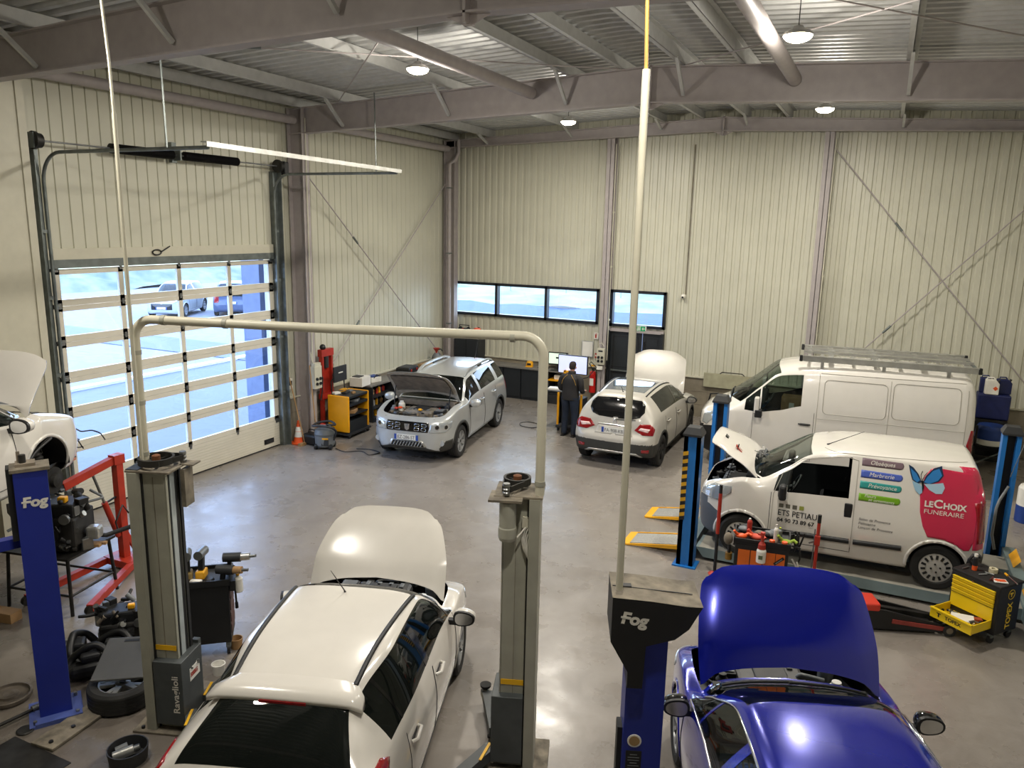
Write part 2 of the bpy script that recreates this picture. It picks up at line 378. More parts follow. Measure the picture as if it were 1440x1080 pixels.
# ---------------------------------------------------------------- sectional door
M_sec = mat('door_cream', '#d8d3c4', .4, dirt=.05, scale=3)
t = struct(thing('door_2', None, None, (X0 - .03, 7.75, 0))); t['label'] = 'tall glazed sectional garage door in the left wall'
SH = 4.02 / 7; PW = 4.8
M_dglass = glassmat('door_glazing', '#dbe9ff', .0)
for k in range(7):
    z0 = k * SH; s = MB()
    if k == 0:
        s.box((0, PW / 2, SH / 2), (.05, PW, SH - .01), M_sec)
        for j in range(9): s.box((.026, PW / 2, .06 + j * .055), (.004, PW, .006), M_clad)
        s.box((.03, PW - .33, .17), (.02, .28, .1), M_black)
        o = s.build('door_section', t)
        hd = MB(); hd.box((.044, PW - .33, .17), (.02, .2, .05), M_dark); hd.box((.0, PW / 2, .012), (.06, PW, .03), M_rubber); hd.build('handle', o)
    else:
        s.box((0, PW / 2, z0 + .05), (.05, PW, .10), M_sec); s.box((0, PW / 2, z0 + SH - .045), (.05, PW, .08), M_sec)
        for y, w in ((.06, .12), (1.2, .09), (2.4, .09), (3.6, .09), (PW - .06, .12)): s.box((0, y, z0 + SH / 2), (.05, w, SH - .01), M_sec)
        o = s.build('door_section', t)
        g = MB(); g.box((0, PW / 2, z0 + SH / 2), (.008, PW - .2, SH - .16), M_dglass); g.build('glazing', o)
    hi = MB()
    for y in (.05, 1.2, 2.4, 3.6, PW - .05):
        hi.box((.032, y, z0 + SH), (.014, .045 if 1 < y < 4 else .1, .09), M_steel)
        if not 1 < y < 4:
            yy = y + (-.09 if y < 1 else .09); hi.cyl((.05, y, z0 + SH), (.05, yy, z0 + SH), .01, M_galv, n=8); hi.cyl((.05, yy - .015, z0 + SH), (.05, yy + .015, z0 + SH), .035, M_dsteel, n=10)
    hi.build('hinge', o)
# lintel strips over the door
mb = MB(); mb.box((X0 + .02, 10.15, 4.10), (.07, 5.0, .13), M_galv); mb.box((X0 + .015, 10.15, 4.25), (.05, 5.0, .17), M_clad2); struct(mb.build('trim_1'))
# tracks and spring shaft
t = thing('door_track', 'galvanised track frame, spring shaft and rails above the glazed sectional door', 'door track', (0, 0, 0))
for y, sgn, xe in ((7.58, 1, -8.05), (12.62, -1, -8.40)):
    s = MB(); s.box((X0 + .05, y, 2.9), (.1, .13, 5.8), M_galv); s.box((X0 + .13, y - sgn * .06, 2.9), (.16, .012, 5.8), M_galv); s.build('upright', t)
    r = MB(); yy = y + sgn * .09; R = .42; zt = 5.74; pts = [(X0 + .14, yy, z) for z in (.1, 2, 4, zt - R)]
    pts += [(X0 + .14 + R * (1 - math.cos(a)), yy, zt - R + R * math.sin(a)) for a in np.linspace(.2, PI / 2, 8)] + [(-9.8, yy, zt), (xe, yy, zt)]
    r.tube(pts, .026, M_galv)
    for z in (1.2, 2.4, 3.6, 4.6): r.box((X0 + .12, y + sgn * .05, z), (.05, .12, .05), M_galv)
    r.build('rail', t)
    d = MB(); d.cyl((-11.3, y - .05, 5.9), (-11.3, y + .03, 5.9), .105, M_dsteel); d.cyl((-11.3, y - .09, 5.9), (-11.3, y - .05, 5.9), .13, M_dsteel); d.box((-11.36, y - sgn * .1, 5.9), (.22, .02, .22), M_galv); d.build('cable_drum', t)
s = MB(); s.cyl((-11.3, 7.5, 5.9), (-11.3, 12.66, 5.9), .014, M_steel, n=10); s.build('shaft', t)
for a, b in ((8.75, 9.95), (10.2, 11.45)):
    s = MB(); prof = []
    for k in range(60):
        h = k / 59 * (b - a); prof += [(.066, h), (.078, h + .006), (.066, h + .012)]
    s.lathe([(.02, -.01)] + prof + [(.02, b - a + .03)], mat('spring_black', '#1c1b1d', .45, .4, dirt=.3), (-11.3, a, 5.9), (0, 1, 0), 14); s.build('spring', t)
s = MB(); s.box((-11.36, 10.07, 5.92), (.28, .03, .22), M_galv); s.box((-11.42, 10.07, 5.95), (.08, .1, .34), M_galv); s.build('shaft_bracket', t)
s = MB(); s.box((-11.34, 12.76, 5.87), (.2, .13, .26), M_black, bev=.02); s.build('drive_unit', t)
s = MB(); s.bar((-8.0, 7.55, 5.80), (-8.4, 12.6, 5.80), .10, .012, M_alu); s.bar((-7.95, 7.55, 5.77), (-8.35, 12.6, 5.77), .012, .06, M_alu); s.build('rear_bar', t)
for x, y, nm in ((-8.75, 7.63, 0), (-8.9, 12.57, 1)):
    s = MB(); s.bar((x, y, 5.75), (x - .02, y, 7.2), .028, .008, M_galv); s.build('hanger_strap', t)
tag(MB().tube([(X0 + .06, 9.65 + .09 * math.cos(a) , 4.24 + .045 * math.sin(a)) for a in np.linspace(.4, 6.4, 14)] + [(X0 + .06, 9.85, 4.3), (X0 + .06, 9.93, 4.34)], .012, M_black).build('cable_loop'), 'short loop of black cable on the cream strip over the garage door', 'cable')

# ---------------------------------------------------------------- steel frame
def ibeam(mb, p, q, h, w, m, up=(0, 0, 1), tf=.02, tw=.014):
    p, q, up = Vector(p), Vector(q), Vector(up); d = (q - p).normalized(); v = (up - d * up.dot(d)).normalized()
    mb.bar(p, q, tw, h, m, up=up); mb.bar(p + v * (h - tf) / 2, q + v * (h - tf) / 2, w, tf, m, up=up); mb.bar(p - v * (h - tf) / 2, q - v * (h - tf) / 2, w, tf, m, up=up)
G_COL = None
def column(name, x, y, ztop, dep, up, label, w=.2):
    mb = MB(); ibeam(mb, (x, y, 0), (x, y, ztop), dep, w, M_struct, up=up); mb.box((x, y, .01), (.34, .34, .02), M_struct)
    tag(mb.build('steel_column'), label, 'column')
tag(MB().box((X0 + .18, 6.86, 3.5), (.40, .95, 7.0), M_clad2).box((X0 + .385, 7.26, 3.5), (.03, .10, 7.0), M_clad2).build('steel_column'), 'cream clad column on the left wall at the near side of the garage door', 'column')
column('c', X0 + .24, 13.18, 7.1, .40, (1, 0, 0), 'taupe steel column on the left wall just past the garage door')
column('c', X0 + .24, 19.55, 7.1, .36, (1, 0, 0), 'taupe steel column in the far left corner of the hall')
column('c', -6.62, Y1 - .17, 7.1, .30, (0, 1, 0), 'taupe steel column between the strip window and the exit door')
column('c', -1.42, Y1 - .17, 7.1, .30, (0, 1, 0), 'taupe steel column on the back wall behind the white van')
column('c', X1 - .24, 13.18, 7.1, .40, (1, 0, 0), 'taupe steel column on the right wall out past the van')
def rafter(y, d0, d1, label):
    mb = MB(); xa, xb = X0 + .1, X1 - .1
    for x, s in ((xa, 1), (xb, -1)):
        p0, p1 = Vector((x, y, beam_top(x) - d0 / 2)), Vector((RIDGE, y, beam_top(RIDGE) - d1 / 2))
        for dz, w, h in ((0, .014, None), (1, .2, .02), (-1, .2, .02)):
            if h is None:
                k = len(mb.v); vs = [(p0.x, y + sy, p0.z + sz * d0 / 2) for sy in (-.007, .007) for sz in (-1, 1)] + [(p1.x, y + sy, p1.z + sz * d1 / 2) for sy in (-.007, .007) for sz in (-1, 1)]
                mb.add(vs, [(0, 1, 5, 4), (2, 6, 7, 3), (0, 4, 6, 2), (1, 3, 7, 5), (0, 2, 3, 1), (4, 5, 7, 6)], M_struct)
            else: mb.bar(p0 + Vector((0, 0, dz * (d0 - .02) / 2)), p1 + Vector((0, 0, dz * (d1 - .02) / 2)), w, h, M_struct)
    o = tag(mb.build('roof_beam'), label, 'roof beam')
    g = MB(); g.box((RIDGE, y, beam_top(RIDGE) - d1 / 2 - .03), (.03, .2, d1 + .1), M_struct)
    g.prism([(-.25, 0), (.25, 0), (.03, -.1), (-.03, -.1)], -.008, .008, M_struct, Matrix.Translation((RIDGE, y, beam_top(RIDGE) - d1)) @ Matrix.Rotation(PI / 2, 4, 'X'))
    g.build('ridge_plate', o)
rafter(6.9, .50, .66, 'nearest taupe roof beam crossing the top left of the view')
rafter(13.2, .51, .58, 'middle taupe roof beam with the ridge joint above the parked cars')
rafter(19.55, .20, .32, 'farthest taupe roof beam along the top of the back wall')
rafter(.6, .50, .6, 'taupe roof beam overhead behind the viewer')
for s, off in ((o_, k) for k in (.55, 1.5, 3.85, 6.3, 7.45) for o_ in (-1, 1)):
    x = RIDGE + s * off; z = beam_top(x) + .01
    mb = MB(); mb.box((0, 0, .1), (.012, Y1 - Y0, .2), M_deck); mb.box((.035 * s, 0, .195), (.08, Y1 - Y0, .01), M_deck); mb.box((-.035 * s, 0, .005), (.08, Y1 - Y0, .01), M_deck)
    w = {.55: 'first', 1.5: 'second', 3.85: 'third', 6.3: 'fourth', 7.45: 'outermost'}[off]
    tag(mb.build('purlin', loc=(x, (Y0 + Y1) / 2, z)), '%s galvanised roof purlin %s of the ridge' % (w, 'left' if s < 0 else 'right'), 'purlin', 'roof purlins')
for x, ya, yb, z, r, l in ((-5.95, 7.0, 13.1, 7.12, .10, 'taupe round strut overhead left of the ridge beside the nearer left lamp'), (-1.53, 7.0, 13.1, 7.1, .10, 'taupe round strut overhead beside the nearer right lamp'),
        (X0 + .22, 7.0, 13.1, 6.86, .085, 'taupe round eaves strut above the garage door'), (X0 + .22, 13.3, 19.4, 6.86, .085, 'taupe round eaves strut in the far left bay')):
    mb = MB(); mb.cyl((x, ya, z), (x, yb, z), r, M_struct, n=20); tag(mb.build('brace_tube'), l, 'strut')
# fly braces from purlins to the lower flanges
for y, sd in ((6.9, 1), (6.9, -1), (13.2, -1), (13.2, 1), (19.5, -1)):
    for off in (-6.3, -3.85, -1.5, .55, 3.85, 6.3):
        x = RIDGE + off
        if y == 6.9 and sd == 1 and off > -2: continue
        mb = MB(); zb = beam_top(x) - (.5 if y < 19 else .22)
        mb.bar((x, y + sd * .05, zb + .05), (x, y + sd * .62, beam_top(x) + .03), .05, .05, M_deck)
        tag(mb.build('fly_brace'), 'short galvanised fly brace between a roof purlin and a beam flange', 'brace', 'fly braces')
# crossed rods
def rod(p, q, label, r=.014):
    mb = MB(); mb.cyl(p, q, r, M_struct, n=8); p, q = Vector(p), Vector(q); c = p.lerp(q, .3); d = (q - p).normalized() * .12
    mb.cyl(c - d, c + d, r * 1.8, M_galv, n=8); tag(mb.build('bracing_rod'), label, 'bracing rod')
rod((X0 + .2, 13.35, 5.9), (X0 + .2, 19.3, .9), 'steel bracing rod falling to the right across the far left bay')
rod((X0 + .2, 13.35, .9), (X0 + .2, 19.3, 5.9), 'steel bracing rod rising to the right across the far left bay')
rod((-1.3, Y1 - .25, 6.7), (3.7, Y1 - .25, .9), 'steel bracing rod falling to the right behind the white van')
rod((-1.3, Y1 - .2, .9), (3.7, Y1 - .2, 6.7), 'steel bracing rod rising to the right behind the white van')
for (xa, xb, l) in ((-10.1, -4.3, 'left of the ridge'), (-3.2, 2.6, 'right of the ridge')):
    rod((xa, 7.1, beam_top(xa) - .02), (xb, 13.0, beam_top(xb) - .02), 'roof bracing rod %s running away to the right' % l, .011)
    rod((xb, 7.1, beam_top(xb) - .02), (xa, 13.0, beam_top(xa) - .02), 'roof bracing rod %s running away to the left' % l, .011)
# rainwater pipe in the corner, conduit and camera on the back wall
mb = MB(); mb.tube([(-11.0, 19.45, 7.1), (-11.0, 19.45, 6.75), (-11.08, 19.40, 6.55), (-11.2, 19.3, 6.45), (-11.2, 19.3, 4), (-11.2, 19.3, .1)], .05, M_struct, 12)
for z in (2, 4, 5.8): mb.box((-11.2, 19.3, z), (.13, .13, .03), M_galv)
tag(mb.build('rain_pipe'), 'taupe rainwater pipe running down the far left corner column', 'pipe')
for x, l in ((-6.48, 'thin pale cable pipe down the column left of the exit door'), (-1.28, 'thin pale cable pipe down the column behind the van')):
    mb = MB(); mb.cyl((x, Y1 - .30, 1.3), (x, Y1 - .30, 6.9), .013, M_clad2, n=8)
    for z in (2.4, 3.8, 5.2): mb.box((x, Y1 - .28, z), (.05, .04, .04), M_clad2)
    tag(mb.build('cable_pipe'), l, 'cable pipe')
mb = MB(); mb.cyl((X0 + .47, 13.15, 1.3), (X0 + .47, 13.15, 6.9), .014, M_clad2, n=8); tag(mb.build('cable_pipe'), 'thin pale cable pipe down the column past the garage door', 'cable pipe')
t = thing('security_camera', 'small white dome camera on the back wall right of the exit door', 'camera', (-4.58, Y1 - .02, 3.12))
mb = MB(); mb.cyl((0, 0, 0), (0, -.06, 0), .06, M_white, n=16); mb.ball((0, -.09, -.01), .055, M_white); mb.build('housing', t)
mb = MB(); mb.ball((0, -.125, -.02), .03, M_black); mb.build('lens', t)
mb = MB(); mb.cyl((.02, -.01, .04), (.02, -.01, 3.75), .012, M_clad2, n=6); mb.cyl((.06, -.01, .04), (.06, -.01, 3.75), .008, M_dust, n=6); mb.build('cable_pipe', t)

# ---------------------------------------------------------------- lamps
M_pgrey = mat('lamp_grey', '#a8a7a2', .5)
M_led = mat('led_face', '#fff1cf', .4, dirt=0, emit=28)
def highbay(x, y, z, label):
    t = thing('high_bay_lamp', label, 'lamp', (x, y, z))
    mb = MB(); mb.lathe([(.0, .09), (.05, .09), (.07, .06), (.14, .03), (.165, .0), (.165, -.012), (.0, -.012)], M_pgrey, n=24); mb.build('housing', t)
    mb = MB(); mb.lathe([(.158, -.012), (.15, -.035), (.12, -.06), (.07, -.078), (0, -.084)], M_led, n=24); mb.build('led_lens', t)
    mb = MB(); mb.cyl((0, 0, .1), (0, 0, beam_top(x) + .222 - z), .006, M_dsteel, n=6); mb.build('suspension', t)
    ld = bpy.data.lights.new('lamp_light', 'AREA'); ld.shape = 'DISK'; ld.size = .3; ld.energy = LAMP_W * (.6 if y < 5 else 1); ld.color = (1.0, .94, .84); ld.spread = PI
    lo = bpy.data.objects.new('lamp_light', ld); COL.objects.link(lo); lo.parent = t; lo.location = (0, 0, -.09)
    lp = bpy.data.lights.new('lamp_glow', 'POINT'); lp.shadow_soft_size = .10; lp.energy = ld.energy * .42; lp.color = ld.color
    lq = bpy.data.objects.new('lamp_glow', lp); COL.objects.link(lq); lq.parent = t; lq.location = (0, 0, -.20)
    return t
for x, y, z, l in ((-6.31, 9.96, 7.0, 'lit round lamp hanging left of the ridge in front of the middle beam'), (-1.15, 9.75, 7.0, 'lit round lamp hanging right of the ridge in front of the middle beam'),
        (-6.34, 15.9, 7.0, 'lit round lamp left of the ridge beyond the middle beam'), (-1.26, 15.55, 7.0, 'lit round lamp right of the ridge beyond the middle beam'),
        (-6.3, 3.7, 7.0, 'lit round lamp overhead behind the nearest roof beam on the left'), (-1.2, 3.7, 7.0, 'lit round lamp overhead above the blue car')):
    highbay(x, y, z, l)
# daylight comes in through these openings
for nm, loc, rot, sx_, sy_ in (('p1', (X0 - .3, 10.15, 2.1), (0, -PI / 2, 0), 4.0, 4.8), ('p2', (-9.15, Y1 + .3, 2.7), (PI / 2, 0, PI), 4.6, 1.0), ('p3', (-5.78, Y1 + .3, 2.7), (PI / 2, 0, PI), 1.5, 1.0)):
    ld = bpy.data.lights.new('daylight_portal', 'AREA'); ld.shape = 'RECTANGLE'; ld.size = sx_; ld.size_y = sy_; ld.cycles.is_portal = True
    lo = bpy.data.objects.new('daylight_portal', ld); COL.objects.link(lo); lo.location = loc; lo.rotation_euler = rot

# ---------------------------------------------------------------- outdoors
M_asph = mat('asphalt', '#4f5464', .6, dirt=.1, scale=1.0); M_gravel = mat('pale_gravel', '#82838a', .9, dirt=.12, scale=3)
M_grass = mat('pale_scrub', '#7f8076', .95, dirt=.4, scale=.8, bump=.8, bscale=3, dirtcol='#44564c'); M_tarp = mat('blue_liner', '#3a4d74', .55, dirt=.15, scale=4, bump=.6, bscale=5)
mb = MB(); mb.box((-16.0, 12, -.06), (8.6, 70, .08), M_asph); struct(mb.build('outdoor_road'))
mb = MB(); mb.box((-40, 22, -.07), (39.4, 90, .08), M_gravel); struct(mb.build('outdoor_yard'))
mb = MB(); mb.box((-20.3, 12, .0), (.25, 70, .12), M_white); struct(mb.build('outdoor_kerb'))
random.seed(3); mb = MB()
def terrain(mb, xs, ys, f, m):
    k = len(mb.v); mb.add([(x, y, f(x, y)) for x in xs for y in ys], [(i * len(ys) + j, (i + 1) * len(ys) + j, (i + 1) * len(ys) + j + 1, i * len(ys) + j + 1) for i in range(len(xs) - 1) for j in range(len(ys) - 1)], m, True)
terrain(mb, np.linspace(-90, -46, 24), np.linspace(-20, 110, 60), lambda x, y: -.1 + 4.5 * min(1, max(0, (-46 - x) / 14)) + .35 * math.sin(x * 1.7 + y * .9) * math.sin(y * 1.3), M_grass)
struct(mb.build('outdoor_bank'))
mb = MB()
terrain(mb, np.linspace(-19, 20, 41), np.linspace(22, 26, 9), lambda x, y: .2 + (y - 22) * .43 + .05 * math.sin(x * 4 + y), M_tarp); struct(mb.build('outdoor_liner'))
mb = MB()
terrain(mb, np.linspace(-19.5, 40, 60), np.linspace(26, 90, 40), lambda x, y: 1.9 + .12 * math.sin(x * 1.3 + y * .7) * math.sin(y * 1.9) + .02 * (y - 26), M_grass); struct(mb.build('outdoor_bank'))
mb = MB(); mb.box((-4, 21.2, -.05), (60, 2.4, .1), M_asph); struct(mb.build('outdoor_path'))
M_post = mat('fence_post', '#8d97a4', .5)
for k, x in enumerate((-17.2, -14.6, -12.0, -9.6, -7.2, -4.6)):
    mb = MB(); mb.cyl((x, 30.5, 1.7), (x, 30.5, 3.6), .035, M_post, n=8); tag(mb.build('fence_post'), 'slim grey fence post standing on the grass bank outside the back windows', 'post', 'fence posts outside')
mb = MB(); mb.box((X0 - .75, 12.75, 2.2), (.5, .16, 4.6), mat('outer_pillar', '#6f7a94', .7)); tag(mb.build('outdoor_pillar'), 'pale pillar standing outside beside the right end of the garage door', 'pillar')
mb = MB(); mb.box((-72, 62, 2.5), (3, 14, 7), mat('brick_red', '#8e3a4c', .8)); tag(mb.build('outdoor_wall'), 'reddish building wall far outside beyond the scrub bank', 'building')
t = thing('outdoor_building', 'white building with windows far outside at upper right of the garage door', 'building', (-52, 66, 0))
mb = MB(); mb.box((0, 0, 3), (10, 8, 6), M_white); mb.build('wall', t)
for k in range(3):
    mb = MB(); mb.box((5.02 - .0, -2.6 + 2.4 * k, 3.4), (.06, 1.4, 1.6), M_out); mb.box((-3 + 2.6 * k, -4.02, 3.4), (1.5, .06, 1.6), M_out); mb.build('window', t)

# ================================================================ vehicles
def pchip(P, t):
    """smooth curve through rows of P (knots at 0..n-1), sampled at t"""
    P = np.asarray(P, float); n = len(P); d = P[1:] - P[:-1]; m = np.zeros_like(P)
    a, b = d[:-1], d[1:]; ok = a * b > 0
    m[1:-1] = np.where(ok, 2 * a * b / np.where(ok, a + b, 1), 0); m[0] = d[0] * 1.0; m[-1] = d[-1] * 1.0
    t = np.clip(np.asarray(t, float), 0, n - 1 - 1e-9); k = np.floor(t).astype(int); u = (t - k).reshape((-1,) + (1,) * (P.ndim - 1))
    h00 = 2 * u**3 - 3 * u**2 + 1; h10 = u**3 - 2 * u**2 + u; h01 = -2 * u**3 + 3 * u**2; h11 = u**3 - u**2
    return h00 * P[k] + h10 * m[k] + h01 * P[k + 1] + h11 * m[k + 1]
def mesh_obj(name, vs, fs, mats, mi=None, nrm=None, parent=None):
    me = bpy.data.meshes.new(name); me.from_pydata([tuple(v) for v in vs], [], [tuple(f) for f in fs])
    for m in mats: me.materials.append(m)
    if mi is not None: me.polygons.foreach_set('material_index', mi)
    me.polygons.foreach_set('use_smooth', [True] * len(fs)); me.update()
    if nrm is not None: me.normals_split_custom_set_from_vertices([tuple(n) for n in nrm])
    o = bpy.data.objects.new(name, me); COL.objects.link(o)
    if parent is not None: o.parent = parent
    return o
M_inner = mat('car_trim_dark', '#15151a', .8, dirt=.1)
M_seat = mat('seat_cloth', '#25262b', .9, dirt=.15)
M_cglass = glassmat('car_glass', '#8fa09c', .25); M_pglass = glassmat('privacy_glass', '#4a5350', .80)
M_headl = mat('headlight_lens', '#c9d0d4', .08, .6, dirt=.05); M_tail = mat('taillight_red', '#8e0f16', .12, dirt=.15, scale=30, coat=.6)
M_tailw = mat('taillight_white', '#e8c9c4', .15, dirt=.05); M_plate = mat('plate_white', '#dcdcd6', .4, dirt=.04); M_plblue = mat('plate_blue', '#2c4a9a', .4, dirt=0)
M_alloy = mat('alloy_rim', '#a9abac', .35, .45, dirt=.15); M_hub = mat('hubcap_silver', '#b9b6af', .4, dirt=.12); M_blackgloss = mat('gloss_black', '#0b0c0e', .1, coat=.5, dirt=0)
M_gap = mat('panel_gap', '#1d1e20', .8, dirt=0)
M_clad_car = mat('car_cladding', '#33332f', .6, dirt=.15)

class Body:
    """car shell lofted through cross sections. x forward, y left, z up; st = list of (x, widths, heights)
    widths (sill, mid, belt, roof edge, inner roof); heights (bottom, sill, mid, belt, roof edge, centre)"""
    def __init__(s, st, du=.05, dv=.06, vb=(), ub=()):
        C = []
        for x, w, z, *tilt in st:
            tb = (0, 0, 0, 0, 0) + tuple(tilt[0]) if tilt else (0,) * 9   # plan curve: x offsets of the upper points
            pts = [(0, z[0]), (w[0] * .86, z[0]), (w[0], z[1]), (w[1], z[2]), (w[2], z[3]), (w[3], z[4]), (w[4], z[4] + (z[5] - z[4]) * .62), (w[4] * .55, z[4] + (z[5] - z[4]) * .92), (0, z[5])]
            C.append([(x + q, y, zz) for (y, zz), q in zip(pts, tb)])
        s.C = C = np.array(C); I, J = C.shape[:2]
        def samples(n, length, step, extra):
            t = []
            for k in range(n - 1):
                c = max(1, int(round(length(k) / step))); t += [k + q / c for q in range(c)]
            t.append(n - 1)
            for e in extra:
                j = int(np.argmin([abs(a - e) for a in t]))
                if abs(t[j] - round(t[j])) > 1e-6 and abs(t[j] - e) < .12: t[j] = e
                else: t.append(e)
            return np.array(sorted(set(t)))
        s.U = samples(I, lambda k: np.linalg.norm(C[k + 1] - C[k], axis=1).max(), du, ub)
        s.V = samples(J, lambda k: np.linalg.norm(C[:, k + 1] - C[:, k], axis=1).max(), dv, vb)
        g = pchip(C, s.U); g = np.swapaxes(pchip(np.swapaxes(g, 0, 1), s.V), 0, 1)   # [u, v, 3]
        s.G = g; s.arches = []
        gu = np.gradient(g, axis=0); gv = np.gradient(g, axis=1); n = np.cross(gv, gu); l = np.linalg.norm(n, axis=2, keepdims=True)
        n = n / np.maximum(l, 1e-9)
        if n[len(s.U) // 2, np.searchsorted(s.V, 3), 1] < 0: n = -n
        n[:, 0, 1] = 0; n[:, -1, 1] = 0
        n[np.linalg.norm(n, axis=2) < 1e-6] = (0, 0, 1); n /= np.linalg.norm(n, axis=2, keepdims=True)
        s.N = n; s.bvh = None
    def wheel_cut(s, ax, zc, R):
        s.arches.append((ax, zc, R)); g = s.G
        for i in range(len(s.U)):
            for j in range(len(s.V)):
                if s.V[j] > 4.2 or s.V[j] < 1.0: continue
                p = g[i, j]; d = math.hypot(p[0] - ax, p[2] - zc)
                if abs(d - R) < .03 and p[2] > zc - R * .9 and d > 1e-6:
                    k = R / d; g[i, j, 0] = ax + (p[0] - ax) * k; g[i, j, 2] = zc + (p[2] - zc) * k
        for i in range(len(s.U) - 1):     # clean arch edge: corners of kept cells move out onto the circle
            for j in range(len(s.V) - 1):
                if not 1.0 <= s.V[j] < 4.2: continue
                q = [(a, b) for a in (i, i + 1) for b in (j, j + 1)]; ds = [math.hypot(g[k][0] - ax, g[k][2] - zc) for k in q]
                if max(ds) < R + .012 or min(ds) >= R: continue
                for k, d in zip(q, ds):
                    if 1e-6 < d < R and d > R * .7: g[k][0] = ax + (g[k][0] - ax) * R / d; g[k][2] = zc + (g[k][2] - zc) * R / d
    def tree(s):
        if s.bvh is None:
            nu, nv = len(s.U), len(s.V); vs = [Vector(p) for p in s.G.reshape(-1, 3)]; vs += [Vector((p.x, -p.y, p.z)) for p in vs]; n = nu * nv; fs = []
            for i in range(nu - 1):
                for j in range(nv - 1):
                    q = [i * nv + j, (i + 1) * nv + j, (i + 1) * nv + j + 1, i * nv + j + 1]; fs.append(q); fs.append([a + n for a in q[::-1]])
            s.bvh = BVHTree.FromPolygons(vs, fs)
        return s.bvh
    def cells(s, tagf):
        """assign each cell (u mid, v mid, side) a part name; returns {part: [(i, j, side)]}"""
        out = {}
        for i in range(len(s.U) - 1):
            for j in range(len(s.V) - 1):
                u, v = (s.U[i] + s.U[i + 1]) / 2, (s.V[j] + s.V[j + 1]) / 2; c = s.G[i:i + 2, j:j + 2].reshape(4, 3).mean(0)
                cut = any(all(math.hypot(p[0] - a, p[2] - z) < R + .012 for p in s.G[i:i + 2, j:j + 2].reshape(4, 3)) for a, z, R in s.arches) and v < 4.2
                if cut: continue
                for sd in (1, -1):
                    nm = tagf(u, v, sd, c)
                    if nm: out.setdefault(nm, []).append((i, j, sd))
        return out
    def patch(s, cl, name, mats, parent, skin=None, matf=None, push=0.0, M=None, both=None):
        """mesh from cells; skin = thickness of a dark inner skin"""
        idx = {}; vs = []; ns = []; fs = []; mi = []
        def vid(i, j, sd):
            if abs(s.G[i, j, 1]) < 1e-6: sd = 1
            k = (i, j, sd)
            if k not in idx:
                idx[k] = len(vs); f = np.array([1, sd, 1]); nn = s.N[i, j] * f; vs.append(s.G[i, j] * f + nn * push); ns.append(nn)
            return idx[k]
        for i, j, sd in cl:
            q = [vid(i, j, sd), vid(i + 1, j, sd), vid(i + 1, j + 1, sd), vid(i, j + 1, sd)]
            if sd > 0: q = q[::-1]
            q2 = [a for k, a in enumerate(q) if a != q[k - 1]]
            if len(set(q2)) < 3: continue
            fs.append(q2); mi.append(matf(i, j, sd) if matf else 0)
        n0 = len(vs)
        a, b, c = (np.array(vs[fs[len(fs) // 2][k]]) for k in range(3))
        if np.dot(np.cross(b - a, c - a), ns[fs[len(fs) // 2][0]]) < 0: fs = [f[::-1] for f in fs]
        if skin:
            ed = {}
            for f in fs:
                for k in range(len(f)): ed[(f[k], f[(k + 1) % len(f)])] = 1
            vs += [vs[k] - ns[k] * skin for k in range(n0)]; ns += [-ns[k] for k in range(n0)]
            inner = [[a + n0 for a in f[::-1]] for f in fs]; im = len(mats) - 1
            rim = [[b, a, a + n0, b + n0] for (a, b) in ed if (b, a) not in ed]
            mi = mi + [im] * len(inner) + [0] * len(rim); fs = fs + inner + rim
            nrm = None if M is None else None
        if M is not None:
            vs = [M @ Vector(v) for v in vs]; R3 = M.to_3x3(); ns = [R3 @ Vector(n) for n in ns]
        return mesh_obj(name, vs, fs, mats, mi, ns, parent)
    def hit(s, o, d):
        r = s.tree().ray_cast(Vector(o), Vector(d).normalized()); return r
    def drape(s, name, poly, M, mat_, parent, off=.004, cell=.05, depth=None, mb=None, extra=None, edge=0.0):
        """polygon drawn in the plane of M (its z is the ray direction) laid on the body"""
        P = [Vector(p) for p in poly]; xs = [p.x for p in P]; ys = [p.y for p in P]; vs = [p.copy() for p in P]; ed = []
        # refine outline
        o2 = []
        for a, b in zip(P, P[1:] + P[:1]):
            c = max(1, int((b - a).length / cell)); o2 += [a.lerp(b, q / c) for q in range(c)]
        vs = o2; n = len(vs); ed = [(k, (k + 1) % n) for k in range(n)]
        gx = np.arange(min(xs) + cell / 2, max(xs), cell); gy = np.arange(min(ys) + cell / 2, max(ys), cell)
        def inside(x, y):
            r = False
            for a, b in zip(P, P[1:] + P[:1]):
                if (a.y > y) != (b.y > y) and x < (b.x - a.x) * (y - a.y) / (b.y - a.y) + a.x: r = not r
            return r
        vs = vs + [Vector((x, y)) for x in gx for y in gy if inside(x, y)]
        v2, e2, f2, *_ = delaunay_2d_cdt(vs, ed, [list(range(n))], 1, 1e-5)
        d = (M.to_3x3() @ Vector((0, 0, 1))).normalized(); out = []; ns = []
        for p in v2:
            o = M @ Vector((p.x, p.y, 0)); r = s.hit(o, d)
            if r[0] is None: out.append(None); ns.append(None)
            else:
                nn = r[1] if r[1].dot(d) < 0 else -r[1]; out.append(r[0] + nn * off); ns.append(nn)
        ok = [f for f in f2 if all(out[k] is not None for k in f)]
        out = [v if v is not None else Vector((0, 0, 0)) for v in out]
        if not ok: return None
        if mb is not None: mb.add(out, ok, mat_, True); return mb
        used = sorted({k for f in ok for k in f}); mp = {k: i for i, k in enumerate(used)}
        fs = [[mp[k] for k in f] for f in ok]; vv = [out[k] for k in used]; nv = [ns[k] for k in used]
        a, b, c = (vv[fs[0][k]] for k in range(3))
        if (b - a).cross(c - a).dot(d) > 0: fs = [f[::-1] for f in fs]
        n0 = len(vv); t = .012 + off   # give the patch its thickness
        edd = {}
        for f in fs:
            for k in range(3): edd[(f[k], f[(k + 1) % 3])] = 1
        vv = vv + [vv[k] - nv[k] * t for k in range(n0)]
